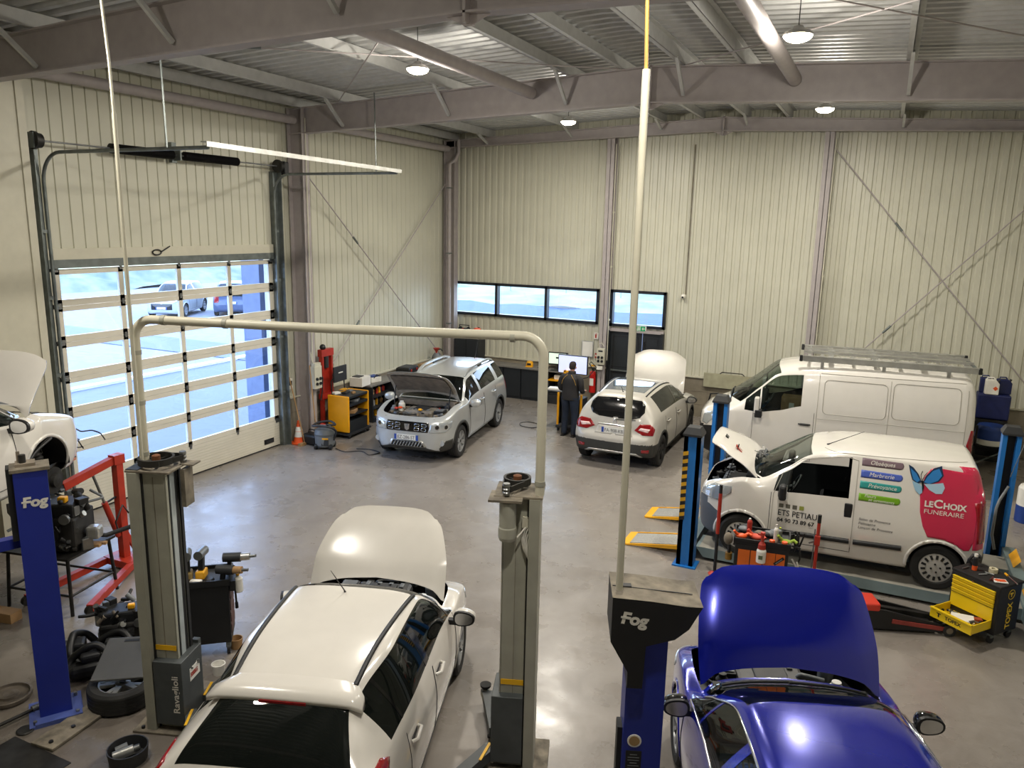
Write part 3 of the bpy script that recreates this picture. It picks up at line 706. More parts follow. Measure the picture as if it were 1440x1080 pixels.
        fs = fs + [[b, a, a + n0, b + n0] for (a, b) in edd if (b, a) not in edd]
        return mesh_obj(name, vv, fs, [mat_], None, None, parent)
    def line(s, mb, pts, M, r=.004, m=None, off=.001, n=5):
        d = (M.to_3x3() @ Vector((0, 0, 1))).normalized(); P = [Vector((a, b, 0)) for a, b in pts]; out = []
        for a, b in zip(P, P[1:]):
            c = max(1, int((b - a).length / .06))
            for q in range(c): out.append(a.lerp(b, q / c))
        out.append(P[-1]); res = []
        for p in out:
            h = s.hit(M @ p, d)
            if h[0] is not None: res.append(h[0] + (h[1] if h[1].dot(d) < 0 else -h[1]) * off)
        if len(res) > 1: mb.tube(res, r, m or M_gap, n)
    def text(s, mb, body, size, x, z, M, m, off=.006, **k):
        vs, fs = text_geo(body, size, k.get('shear', 0), k.get('bold', 0), k.get('align', 'LEFT')); d = (M.to_3x3() @ Vector((0, 0, 1))).normalized(); out = []
        rot = k.get('rot', 0.0); sx = k.get('sx', 1.0); ca, sa = math.cos(rot), math.sin(rot)
        for a, b in vs:
            a *= sx; h = s.hit(M @ Vector((x + a * ca - b * sa, z + a * sa + b * ca, 0)), d); out.append(None if h[0] is None else h[0] + (h[1] if h[1].dot(d) < 0 else -h[1]) * off)
        ok = [f for f in fs if all(out[q] is not None for q in f)]
        mb.add([v if v is not None else Vector((0, 0, 0)) for v in out], ok, m)
# drawing planes: side(+1 left, -1 right), front, rear, top
def PL_side(sd, y=3.0): return basis((0, sd * y, 0), (1, 0, 0), (0, 0, 1)) if sd < 0 else Matrix(((1, 0, 0, 0), (0, 0, -1, y), (0, 1, 0, 0), (0, 0, 0, 1)))
def mk_plane(o, x, y, d):
    x, y, d, o = Vector(x), Vector(y), Vector(d), Vector(o)
    return Matrix(((x.x, y.x, d.x, o.x), (x.y, y.y, d.y, o.y), (x.z, y.z, d.z, o.z), (0, 0, 0, 1)))
def SIDE(sd): return mk_plane((0, sd * 3, 0), (1, 0, 0), (0, 0, 1), (0, -sd, 0))
FRONT = mk_plane((5, 0, 0), (0, 1, 0), (0, 0, 1), (-1, 0, 0))
REAR = mk_plane((-5, 0, 0), (0, 1, 0), (0, 0, 1), (1, 0, 0))
TOP = mk_plane((0, 0, 5), (1, 0, 0), (0, 1, 0), (0, 0, -1))
def QUARTER(front, sd, ang, cx, cy, cz=0.0):
    """plane facing a corner; its x runs outboard round the corner, (0, 0) looks at (cx, sd*cy, cz)"""
    a = math.radians(ang); d = Vector((-math.cos(a) if front else math.cos(a), -sd * math.sin(a), 0)); x = Vector((-math.sin(a) if front else math.sin(a), sd * math.cos(a), 0))
    return mk_plane(Vector((cx, sd * cy, cz)) - d * 2, x, (0, 0, 1), d)

def make_wheel(name, r, w, rim_r, style, parent, loc, sd, spin=.3, rimm=None):
    """tyre with rim and spokes; outer face towards sd*y"""
    o = thing(name, None, None, loc); o.parent = parent; o.empty_display_size = .05
    del_ = MB(); y = sd
    pr = [(rim_r, -w * .45), (rim_r + .02, -w * .5), (r * .9, -w * .5), (r * .985, -w * .40), (r, -w * .33), (r, w * .33), (r * .985, w * .40), (r * .9, w * .5), (rim_r + .02, w * .5), (rim_r, w * .45)]
    t = MB(); t.lathe(pr, M_rubber, ax=(0, y, 0), n=40)
    for h in (-.2, 0, .2): t.lathe([(r * 1.001, w * h - .006), (r * 1.002, w * h), (r * 1.001, w * h + .006)], M_black, ax=(0, y, 0), n=40)
    t.build('tyre', o)
    rm = rimm or M_alloy; k = MB(); ro = w * .44
    k.lathe([(rim_r * 1.01, ro), (rim_r * .93, ro - .005), (rim_r * .90, ro - .05), (rim_r * .88, -w * .4)], rm, ax=(0, y, 0), n=36)
    k.lathe([(rim_r * .88, ro - .12), (.0, ro - .12)], M_dsteel, ax=(0, y, 0), n=24)
    u, v, d = frame((0, y, 0))
    def pt(a, rr, h): return (u * math.cos(a) + v * math.sin(a)) * rr + d * h
    if style == 'cover':
        k.lathe([(rim_r * .97, ro + .002), (rim_r * .66, ro + .008), (.07, ro + .012), (.0, ro + .012)], rm, ax=(0, y, 0), n=36)
        for q in range(14):
            a = spin + q * 2 * PI / 14; k.bar(pt(a, rim_r * .60, ro + .012), pt(a, rim_r * .88, ro + .004), .030, .006, M_black, up=d)
        for q in range(4): a = spin + q * PI / 2; k.cyl(pt(a, .055, ro + .01), pt(a, .055, ro + .02), .013, M_black, n=8)
    else:
        n = {'five': 5, 'multi': 10, 'six': 6}[style]
        k.lathe([(.075, ro - .08), (.075, ro - .02), (.04, ro - .012), (.0, ro - .012)], rm, ax=(0, y, 0), n=20)
        for q in range(n):
            a = spin + q * 2 * PI / n
            for da in ((-.16, .16) if n < 8 else (0,)):
                k.bar(pt(a + da * .3, .05, ro - .035), pt(a + da, rim_r * .92, ro - .02), .045 if n < 8 else .035, .03, rm if style != 'six' else M_alloy, up=d)
            if style == 'six': k.bar(pt(a, .06, ro - .05), pt(a, rim_r * .9, ro - .04), .07, .02, M_blackgloss, up=d)
        k.cyl(pt(0, 0, ro - .02), pt(0, 0, ro - .006), .03, M_black, n=14)
    k.build('rim', o); return o
def mirror(parent, p, sd, paint, sx=.13, sy=.22, sz=.16, fold=0.0):
    o = MB(); x, y, z = p; o.M = Matrix.Translation((x, y, z)) @ Matrix.Rotation(-sd * fold, 4, 'Z')
    pr = [(0, .62), (.1, .84), (.3, .98), (.6, 1.0), (.8, .98)]; n = 18; vs = []
    def ol(q, k, h):   # rounded box outline, narrower at the outer end
        a = 2 * PI * q / n; cx, cz = math.cos(a), math.sin(a); e = 2.6; r = (abs(cx) ** e + abs(cz) ** e) ** (-1 / e); t = cx * r
        return (sx * (.6 - h), sd * (sy / 2 + t * sy / 2 * k), cz * r * sz / 2 * k * (1 - .16 * t))
    for h, k in pr: vs += [ol(q, k, h) for q in range(n)]
    o.add(vs, [(i * n + q, i * n + (q + 1) % n, (i + 1) * n + (q + 1) % n, (i + 1) * n + q) for i in range(len(pr) - 1) for q in range(n)] + [list(range(n))], paint, True)
    o.add([ol(q, 1.0, .8) for q in range(n)] + [ol(q, .98, 1.0) for q in range(n)], [(q, (q + 1) % n, n + (q + 1) % n, n + q) for q in range(n)] + [list(range(n, 2 * n))], M_black)
    o.bar((.02, -sd * .12, -sz * .42), (0, sd * .06, -sz * .36), .06, .05, M_black)
    m = o.build('mirror', parent); g = MB(); g.M = o.M.copy()
    g.add([Vector(ol(q, .80, 1.0)) + Vector((-.004, 0, 0)) for q in range(n)], [list(range(n))], M_chrome); g.build('mirror_glass', m); return m
def plate(parent, text, c, face, w=.52, h=.11, tilt=0.0):
    """number plate; face +1 front, -1 rear"""
    x, y, z = c; M = mk_plane((x, y, z), (0, face, 0), (-math.sin(tilt) * face, 0, math.cos(tilt)), (face, 0, 0)); o = MB()
    o.M = M; o.box((0, 0, 0), (w, h, .012), M_plate); o.box((-w / 2 + .025, 0, .004), (.05, h, .012), M_plblue); o.box((w / 2 - .025, 0, .004), (.05, h, .012), M_plblue)
    p = o.build('number_plate', parent); t = MB()
    put_text(t, text, .10, M @ Matrix.Translation((0, -.036, .008)), M_black, align='CENTER', sx=.88); t.build('plate_number', p); return p
def engine_bay(parent, x0, x1, w, z0, z1, seed, lid='#3a3a3c', bits=(), tray=None, pale=False):
    """dark tray filled with an engine cover, battery, tanks and hoses"""
    rnd = random.Random(seed); t = MB(); M_dsteel = tray or MATS['dark_oily_steel']
    t.box(((x0 + x1) / 2, 0, z0), (x1 - x0, 2 * w * .8, .02), M_dsteel)
    for sy in (-1, 1): t.add([(x0, sy * w, z0), (x1, sy * w * .78, z0), (x1, sy * w * .78, z1 - .16), (x0, sy * w, z1 - .05)], [(0, 1, 2, 3)], M_dsteel)
    t.box((x1, 0, (z0 + z1) / 2 - .08), (.03, 2 * w * .78, z1 - z0 - .16), M_dsteel)
    t.box((x0, 0, (z0 + z1) / 2), (.03, 2 * w, z1 - z0), M_dsteel); t.build('engine_bay', parent)
    cx = (x0 + x1) / 2; e = MB(); e.box((cx, .05, z1 - .17), (.42, .62, .16), mat('engine_cover_' + lid[1:], lid, .5, dirt=.3), bev=.04); e.box((cx - .02, .05, z1 - .085), (.30, .30, .03), M_dark, bev=.01)
    e.box((cx, .05, z1 - .35), (.5, .75, .25), M_dsteel)
    for k in range(4): e.box((cx + .12, -.15 + .13 * k, z1 - .10), (.1, .05, .06), M_grey, bev=.01)
    e.build('engine', parent)
    b = MB(); b.box((cx + .05, w - .22, z1 - .18), (.24, .2, .2), M_black, bev=.01); b.box((cx + .05, w - .22, z1 - .075), (.2, .16, .015), M_grey); b.cyl((cx - .02, w - .26, z1 - .08), (cx - .02, w - .26, z1 - .05), .015, M_red, n=8); b.build('battery', parent)
    for (dx, dy, dz, mm, r) in ((-.2, -w + .2, -.12, M_paper, .075), (.15, -w + .18, -.14, M_grey, .07), (-.22, w - .16, -.1, M_dark, .06)):
        c = MB(); c.lathe([(0, -.1), (r, -.1), (r, .05), (r * .6, .08), (r * .55, .11), (0, .11)], mm, (cx + dx, dy, z1 + dz), n=14); c.build('fluid_tank', parent)
    hs = MB()
    for k in range(9):
        p = Vector((cx + rnd.uniform(-.3, .3), rnd.uniform(-w + .2, w - .2), z1 - .16)); pts = [p]
        for q in range(4): p = p + Vector((rnd.uniform(-.14, .14), rnd.uniform(-.2, .2), rnd.uniform(-.03, .05))); p.z = min(p.z, z1 - .06); p.x = min(max(p.x, x0 + .05), x1 - .05); p.y = min(max(p.y, -w + .05), w - .05); pts.append(p)
        pts = [tuple(v) for v in pchip(np.array([list(v) for v in pts]), np.linspace(0, 4, 17))]; hs.tube(pts, rnd.choice([.012, .018, .026]), rnd.choice([M_black, M_dark, M_dsteel, M_grey] + ([M_dust, M_alu] if pale else [])), 7)
    for k in range(26 if pale else 14):
        c = (cx + rnd.uniform(-.36, .34), rnd.uniform(-w + .1, w - .1), z1 - rnd.uniform(.13, .2)); hs.box(c, (rnd.uniform(.04, .1), rnd.uniform(.04, .12), rnd.uniform(.04, .1)), rnd.choice([M_dsteel, M_grey, M_black, M_steel] + ([M_dust, M_alu, M_paper] if pale else [])), rz=rnd.uniform(0, 3), bev=.008)
    for (dx, dy, mm) in bits: hs.ball((cx + dx, dy, z1 - .06), .04, mm, (1, 1.2, .7))
    hs.build('hose_bundle', parent)
def interior(parent, xs, w, zf, seat_x, steer_x=None, sl=1, rear=True, zs=.55):
    o = MB(); o.box((sum(xs) / 2, 0, zf), (xs[1] - xs[0], 2 * w, .03), M_inner); o.build('cabin_floor', parent)
    for sx_ in seat_x:
        for sy in ((-.36, .36) if sx_ != seat_x[-1] or not rear else (-.38, .38)):
            s = MB(); s.box((sx_, sy, zs), (.5, .48, .16), M_seat, bev=.05); R = Matrix.Rotation(-.25, 3, 'Y'); s.box((sx_ - .30, sy, zs + .36), (.14, .46, .62), M_seat, R=R, bev=.05); s.box((sx_ - .39, sy, zs + .76), (.09, .24, .17), M_seat, R=R, bev=.03); s.build('car_seat', parent)
    if steer_x:
        d = MB(); d.box((steer_x + .28, 0, zs + .28), (.42, 2 * w - .08, .24), M_inner, bev=.06); d.build('dashboard', parent)
        a = [2 * PI * k / 20 for k in range(20)]; st = MB(); c = Vector((steer_x, sl * .36, zs + .36)); ux = Vector((-.45, 0, .9)).normalized()
        st.tube([c + Vector((0, 1, 0)) * math.cos(t) * .18 + ux * math.sin(t) * .18 for t in a], .015, M_black, 7, True); st.ball(c, .06, M_black, (.5, 1, 1))
        st.bar(c - Vector((0, .17, 0)), c + Vector((0, .17, 0)), .02, .035, M_black); st.cyl(c, c + Vector((.2, 0, -.1)), .03, M_black, n=8); st.build('steering_wheel', parent)

def hatch_stations(p):
    W, zb, zc, zh, zn = p['W'], p['zb'], p['zc'], p['zh'], p['zn']; xf, xr, ax, xc, xw, xm, xt, xg = (p[k] for k in ('xf', 'xr', 'ax', 'xc', 'xw', 'xm', 'xt', 'xg'))
    zr, zrf, zrr, zg, wr = p['zr'], p['zrf'], p['zrr'], p['zg'], p['wr']; wt = p.get('wt', wr * .93); b = p.get('bot', .19)
    def w(*a): return tuple(k * W for k in a)
    h1, h2, h3 = p.get('hw', (.63, .74, .80))
    def hz(x): return zh + (zc - zh) * ((xf - .17 - x) / (xf - .17 - xc)) ** .75
    wi = wr * .86; cr = p.get('crown', .035)
    st = [(xf, (0, 0, 0, 0, 0), (zn,) * 6),
          (xf - .015, w(.30, .42, .42, .30, .2), (b + .14, b + .17, zn, zn + .09, zn + .13, zn + .14)),
          (xf - .07, w(.58, .68, .66, .55, .45), (b + .06, b + .09, zn, zh - .12, zh - .07, zh - .06)),
          (xf - .17, w(.72, .83, .80, h1, h1 * .78), (b + .02, b + .05, zn, zh - .06, hz(xf - .17 + p.get('cn', (-.105,))[0]) - .015, zh + .01), p.get('cn', (-.105, -.043, -.006, .0))),
          (xf - .38, w(.86, .945, .91, h2, h2 * .8), (b, b + .04, .50, hz(xf - .38) - .05, hz(xf - .38) - .01, hz(xf - .38) + .02 + p.get('hc', 0))),
          (ax, w(.93, .99, .945, h3, h3 * .82), (b, b + .04, .55, hz(ax) - .045, hz(ax) - .005, hz(ax) + .03 + p.get('hc', 0))),
          (xc, w(.95, 1.0, .955, .81, .68), (b, b + .05, .58, p.get('z4c', zb), p.get('z5c', zb + .025), zc), p.get('cc', (-.07, .03, .10, .13))),
          ((xc + xw) / 2, (W * .95, W, W * .95, (W * .81 + wr) / 2 + .015, (W * .68 + wi) / 2), (b, b + .05, .60, zb + .005, zb + .025 + (zrf - .07 - zb) * .56, zc + (zrf - zc) * .58), (-.03, .02, .06, .07)),
          (xw, (W * .95, W, W * .95, wr, wi), (b, b + .05, .62, zb + .01, zrf - .05, zrf), (.0, .01, .03, .03)),
          (xm, (W * .95, W, W * .955, wr, wi), (b, b + .05, .63, zb + .03, zr - .05, zr)),
          (xt, (W * .94, W * .99, W * .93, wt, wt * .86), (b + .02, b + .07, .63, zb + .05, zrr - .06, zrr)),
          (xg, w(.90, .955, .87, p.get('wg', .74), p.get('wg', .74) * .85), (b + .06, b + .10, .62, zg - .07, zg - .03, zg)),
          (xr + .09, w(.82, .89, .82, .68, .55), (b + .09, b + .13, .58, zg - .26, zg - .22, zg - .2)),
          (xr + .035, w(.72, .79, .74, .6, .45), (b + .12, b + .16, .52, .645, .67, .68)),
          (xr + .005, w(.4, .5, .5, .4, .3), (b + .18, b + .2, .50, .57, .59, .60)),
          (xr, (0, 0, 0, 0, 0), (.52,) * 6)]
    return st
def ring_arc(mb, cx, cy, cz, R, a0, a1, y0, y1, m, n=20):
    vs = []
    for k in range(n + 1):
        a = a0 + (a1 - a0) * k / n; vs += [(cx + R * math.cos(a), y0, cz + R * math.sin(a)), (cx + R * math.cos(a), y1, cz + R * math.sin(a))]
    mb.add(vs, [(2 * k, 2 * k + 1, 2 * k + 3, 2 * k + 2) for k in range(n)], m, True)
def make_car(p):
    t = thing(p['name'], p['label'], p.get('cat', 'car'), p['loc'], p['rz'])
    st = p.get('st') or hatch_stations(p); W, ax, r = p['W'], p['ax'], p['r']; axf, axr = p.get('axf', ax), p.get('axr', -ax)
    wins = p['wins']; paint = p['paint']; low = p.get('low'); lowv = p.get('lowv', 2.0)
    va, vb_ = p.get('gv', (4.18, 4.86)); vp = p.get('vp', 5.25)
    ws = p.get('ws', (6.06, 7.93)); rw = p.get('rw', (10.12, 10.93)); hd = p.get('hd', (3.04, 5.93)); hv = p.get('hv', 5.0)
    B = Body(st, du=p.get('du', .05), dv=.055, vb=[va, vb_, vp, lowv, hv] + list(p.get('vx', ())), ub=[u for w_ in wins for u in w_[:2]] + list(ws) + (list(rw) if rw else []) + list(hd) + list(p.get('ux', ())))
    R = r + p.get('gap', .055); zc = r + p.get('lift', 0)
    for a in (axf, axr): B.wheel_cut(a, r + .01, R)
    doors = p.get('doors', ())
    def tagf(u, v, sd, c):
        if p.get('nofront') and u < p['nofront']: return None
        if hd[0] < u < hd[1] and v > hv: return 'hood'
        if ws[0] < u < ws[1] and v > vp: return 'windscreen'
        if rw and rw[0] < u < rw[1] and v > vp: return 'rear_window'
        if va < v < vb_:
            for k, (a, b, side, gm) in enumerate(wins):
                if a < u < b and (side == 0 or side == sd): return 'win%d%+d' % (k, sd) if gm else None
            if p.get('bpil') and wins[0][0] < u < wins[-1][1]: return 'pillar%d%+d' % (sum(u > w_[1] for w_ in wins), sd)
        for k, (xa, xb, vlo) in enumerate(doors):
            if xb < c[0] < xa and vlo < v < 4.93: return 'door%d%+d' % (k, sd)
        if u < hd[0]: return 'front_bumper'
        if u > p.get('ubump', 12.6): return 'rear_bumper'
        if rw is not None and (u > 11 and v > 3.1 or (u > rw[0] - .15 and v > 5.05)): return 'tailgate'
        if c[2] < .26 and 0.0 < v < 1.0: return 'underbody'
        return 'body'
    cl = B.cells(tagf); parts = {}
    def mf(i, j, sd):
        v = (B.V[j] + B.V[j + 1]) / 2; u = (B.U[i] + B.U[i + 1]) / 2
        return 1 if p['lowf'](u, v, B.G[i, j]) else 0
    mats3 = [paint, low or M_black, M_inner]; matf = mf if p.get('lowf') else None
    hz = p.get('hinge', (st[6][0] - .02, st[6][2][5] + .01)); ha = p.get('hood_open', 0)
    MH = Matrix.Translation((hz[0], 0, hz[1])) @ Matrix.Rotation(-math.radians(ha), 4, 'Y') @ Matrix.Translation((-hz[0], 0, -hz[1])) if ha else None
    for nm, c in cl.items():
        if nm == 'hood':
            o = B.patch(c, 'hood', [paint, paint, p.get('hood_in', M_grey)], t, skin=.018, M=MH); parts['hood'] = o
            if ha and p.get('pad'):
                cc = [(i, j, s_) for i, j, s_ in c if hd[0] + .85 < (B.U[i] + B.U[i + 1]) / 2 < hd[1] - .55 and (B.V[j] + B.V[j + 1]) / 2 > hv + .62]
                B.patch(cc, 'hood_liner', [p['pad']], o, push=-.035, skin=.02, M=MH)
        elif nm == 'windscreen': B.patch(c, 'windscreen', [p.get('wsg', M_cglass)], t)
        elif nm == 'rear_window': parts['rear_window'] = B.patch(c, 'rear_window', [p.get('rglass', M_pglass)], t, push=.002)
        elif nm.startswith('win'):
            g = wins[int(nm[3])][3]; B.patch(c, 'side_window', [g], t, push=-.003)
        elif nm.startswith('door'): parts[nm] = B.patch(c, 'door', mats3, t, skin=.015, matf=matf)
        elif nm.startswith('pillar'): B.patch(c, 'window_pillar', [M_blackgloss], t, skin=.01)
        elif nm == 'underbody': B.patch(c, 'underbody', [M_black], t)
        else: parts[nm] = B.patch(c, nm, mats3, t, skin=.015, matf=matf)
    # wheel wells, lips, wheels
    lip = p.get('lip', paint)
    for a, nm in ((axf, 'f'), (axr, 'r')):
        for sd in (1, -1):
            if p.get('nofront') and nm == 'f' and sd != p.get('hubside', 0): pass
            wl = MB(); ring_arc(wl, a, 0, r + .01, R + .004, -.1, PI + .1, sd * (W - .04), sd * (W - .36), M_black)
            vs = [(a + (R + .004) * math.cos(q), sd * (W - .36), r + .01 + (R + .004) * math.sin(q)) for q in np.linspace(-.1, PI + .1, 16)]; wl.add(vs, [list(range(16))], M_black); wl.build('wheel_well', t)
            q = list(np.linspace(-.12, PI + .12, 28)); lw = p.get('lipw', .022)
            poly = [(a + (R - .012) * math.cos(k), r + .01 + (R - .012) * math.sin(k)) for k in q] + [(a + (R + lw) * math.cos(k), r + .01 + (R + lw) * math.sin(k)) for k in q[::-1]]
            if not (p.get('nofront') and nm == 'f' and lip is M_black): B.drape('arch_trim', poly, SIDE(sd), lip, t, off=.008, cell=.06)
            if (nm, sd) in p.get('nowheel', ()): continue
            make_wheel('wheel', r, p.get('tw', .205), p.get('rim', r * .66), p.get('style', 'five'), t, (a, sd * (W - p.get('tw', .205) / 2 - p.get('inset', .02)), r), sd, spin=.2 + .5 * (nm == 'f'), rimm=p.get('rimm'))
    # seams
    for sd in (1, -1):
        sm = MB()
        for xa, xb, vlo in doors:
            B.line(sm, [(xa, p['zb'] + .02), (xa, .33), (xb, .33), (xb, p['zb'] + .02)], SIDE(sd))
        if sm.v: sm.build('panel_gap', t)
    for k, o in parts.items():
        if k.startswith('door') and not p.get('nohandle'):
            xa, xb, _ = doors[int(k[4])]; sd = 1 if k[5] == '+' else -1
            h = MB(); zz = p.get('hz', p['zb'] - .10); h2 = B.hit((xb + .16, sd * 3, zz), (0, -sd, 0))
            if h2[0] is not None:
                c = h2[0]; h.tube([c + Vector((.11, 0, 0)), c + Vector((.09, sd * .035, .005)), c + Vector((-.07, sd * .04, .005)), c + Vector((-.10, 0, 0))], .016, p.get('handle', paint), 8); h.box(c + Vector((0, sd * -.002, -.005)), (.16, .012, .045), M_black); h.build('door_handle', o)
    if p.get('mirror'):
        x, z = p['mirror']
        for sd in (1, -1):
            fd = p.get('fold', 0) if sd > 0 else 0
            mirror(t, (x, sd * (W + p.get('mout', .0) - .06 * (fd > 0)), z), sd, p.get('mpaint', paint), *p.get('msize', (.13, .22, .155)), fd)
    interior(t, (p['cab'][0], p['cab'][1]), W - .14, .30, p.get('seats', (.05, -.85)), p.get('steer', .55), 1, zs=p.get('zs', .55))
    return t, B, parts
def lampset(t, B, polys, M, m, name, off=.006, inner=None):
    o = B.drape(name, polys, M, m, t, off=off, cell=.04)
    return o
def wiper(t, B, pts, M):
    w = MB(); B.line(w, pts, M, .010, M_black, off=.012); w.build('wiper', t)
def grid_badge_lines(t, B, name, lines, M, r, m):
    g = MB()
    for pts in lines: B.line(g, pts, M, r, m, off=r * .6)
    g.build(name, t)

def face_details(t, B, p, lamp=None, grille=None, tail=None):
    """headlamps, grille, rear lamps"""
    W = p['W']
    for sd in (1, -1):
        if lamp: B.drape('headlight', lamp[1:], QUARTER(True, sd, lamp[0][0], *lamp[0][1:]), M_headl, t, off=.008, cell=.035)
        if tail: B.drape('tail_light', tail[1:], QUARTER(False, sd, tail[0][0], *tail[0][1:]), M_tail, t, off=.012, cell=.035)
    if grille: B.drape('grille', grille, FRONT, M_blackgloss, t, off=.008, cell=.05)

P_white = mat('white_car_paint', '#dad6ce', .18, coat=.7, dirt=.02); P_blue = mat('blue_car_paint', '#0a1a98', .20, .35, coat=1.0, dirt=0)
P_silver = mat('silver_car_paint', '#b9bcbb', .28, .35, coat=.8, dirt=.03); P_pearl = mat('pearl_car_paint', '#b9b5ab', .38, .1, coat=.4, dirt=.04)
LBASE = dict(W=.90, xf=2.15, xr=-1.98, ax=1.32, xc=1.02, xw=.30, xm=-.55, xt=-1.62, xg=-1.86, zb=.93, zc=1.02, zh=.76, zn=.50, zr=1.46, zrf=1.40, zrr=1.39, zg=.99, wr=.60, r=.325,
    wins=[(6.45, 7.35, 0, M_cglass), (7.42, 8.55, 0, M_cglass), (8.68, 9.75, 0, M_pglass), (9.80, 10.35, 0, M_pglass)], doors=[(.86, -.12, 2.0), (-.13, -1.06, 2.0)], paint=P_white, mirror=(.78, .99), cab=(-1.7, .95))
def spec(**k): d = dict(LBASE); d.update(k); return d
# -------- white hatchback in the near lift
t, B, pt = make_car(spec(name='hatchback', label='white hatchback with open hood and black roof strips between the grey lift posts', loc=(-4.13, 5.21, 0), rz=math.radians(109.4), zr=1.47, zrf=1.42, zrr=1.41, xt=-1.22, xg=-1.80, zg=1.08, fold=1.25, bpil=1, wins=[(6.25, 6.75, 0, M_cglass), (6.85, 8.55, 0, M_cglass), (8.68, 9.65, 0, M_pglass), (9.70, 10.12, 0, M_pglass)], hood_open=58, rw=(10.18, 10.93), hw=(.60, .665, .80), cn=(-.13, -.04, -.005, 0), wt=.50, wr=.60, xr=-2.02, mirror=(.70, 1.0)))
for sd in (1, -1):
    s = MB(); s_pts = []
    for x in np.linspace(.34, -1.15, 24):
        h = B.hit((x, sd * np.interp(x, [-1.2, .34], [.475, .575]), 4), (0, 0, -1)); s_pts.append(h[0] + Vector((0, 0, .004)))
    s.tube(s_pts, .022, M_black, 6); s.build('roof_strip', t)
sp = MB(); vs = []
for k, y in enumerate(np.linspace(-.60, .60, 14)):
    e = 1 - (abs(y) / .60) ** 3 * .5; z = B.hit((-1.19, y * .8, 4), (0, 0, -1))[0].z
    vs += [(-1.14, y * .84, z + .012), (-1.26, y * .97, z + .004), (-1.36 - .03 * e, y, z - .02), (-1.36 - .03 * e, y, z - .06), (-1.24, y * .97, z - .10)]
sp.add(vs, [(5 * a + b, 5 * a + b + 1, 5 * a + 6 + b, 5 * a + 5 + b) for a in range(13) for b in range(4)] + [(0, 1, 2, 3, 4), (65, 66, 67, 68, 69)], P_white, True)
spo = sp.build('roof_spoiler', t); bl = MB(); bl.box((-1.395, 0, 1.358), (.012, .36, .022), M_tail); bl.build('brake_light', spo)
face_details(t, B, LBASE, lamp=[(40, 1.85, .66, .66), (-.26, -.02), (.20, .0), (.24, .10), (-.1, .07)], grille=[(-.5, .3), (.5, .3), (.42, .44), (-.42, .44)], tail=[(55, -1.78, .78, .97), (-.12, -.10), (.12, -.13), (.30, .05), (.20, .10), (.0, .09)])
wiper(t, B, [(-.45, 1.10), (.05, 1.09)], REAR); plate(t, 'BK-417-RD', (-2.03, 0, .72), -1)
for sy in (-.28, .28):
    n = MB(); h = B.hit((1.45, sy, 4), (0, 0, -1)); M = Matrix.Translation((1.04, 0, 1.03)) @ Matrix.Rotation(-math.radians(58), 4, 'Y') @ Matrix.Translation((-1.04, 0, -1.03)); n.M = M; n.box(h[0] + Vector((0, 0, .006)), (.035, .022, .018), M_black, bev=.004); n.build('washer_nozzle', t)
an = MB(); an.tube([(.22, .05, 1.43), (.20, .05, 1.46), (.05, .12, 1.72)], [.012, .006, .003], M_black, 6); an.build('aerial', t)
engine_bay(t, .98, 1.95, .66, .45, .92, 11)
B_W = B
# -------- blue car in the dark blue lift
p = spec(name='saloon_car', label='metallic blue car with raised blue hood at lower right beside the dark blue lift post', loc=(.02, 5.45, 0), rz=math.radians(110.4), paint=P_blue, W=.925, zr=1.42, zrf=1.37, zrr=1.30, zb=.92, zc=1.0, zh=.78,
    xf=2.25, xr=-2.1, ax=1.35, xc=1.05, xw=.22, xt=-1.55, xg=-1.95, wr=.57, r=.34, style='multi', hw=(.72, .77, .83), cn=(-.14, -.04, -.005, 0), hc=.03, hood_open=60, mout=-.03, mirror=(.72, .98), mpaint=M_blackgloss, handle=P_blue, gv=(4.18, 4.80), hood_in=M_black)
t, B, pt = make_car(p)
face_details(t, B, p, lamp=[(40, 1.9, .68, .68), (-.26, -.02), (.20, .0), (.24, .08), (-.1, .07)], grille=[(-.5, .32), (.5, .32), (.45, .6), (-.45, .6)], tail=[(50, -2.0, .72, .82), (-.2, -.06), (.16, -.07), (.18, .07), (-.1, .08)])
for sd in (1, -1):   # bright line round the side glass
    c = MB(); i0, i1 = np.searchsorted(B.U, 6.5), np.searchsorted(B.U, 10.3)
    for vv in (4.80, 4.18):
        j = int(np.argmin(abs(B.V - vv))); c.tube([B.G[i, j] * np.array([1, sd, 1]) + B.N[i, j] * np.array([1, sd, 1]) * .004 for i in range(i0, i1)], .010, M_chrome, 6)
    c.build('window_trim', t)
engine_bay(t, 1.02, 2.03, .68, .45, .93, 21, '#4a4a4a'); plate(t, 'FC-630-KN', (-2.11, 0, .60), -1)
w_ = MB()
for y0, y1 in ((-.62, .05), (.0, .60)): w_.tube([B.hit((x, y, 4), (0, 0, -1))[0] + Vector((0, 0, .02)) for x, y in [(1.0 - .06 * abs(q), y0 + (y1 - y0) * q) for q in np.linspace(0.01, 1, 8)]], .012, M_black, 6)
w_.build('wiper', t)
cw = MB(); cw.box((1.04, 0, .97), (.14, 1.30, .03), M_black, bev=.01); cw.build('cowl', t)
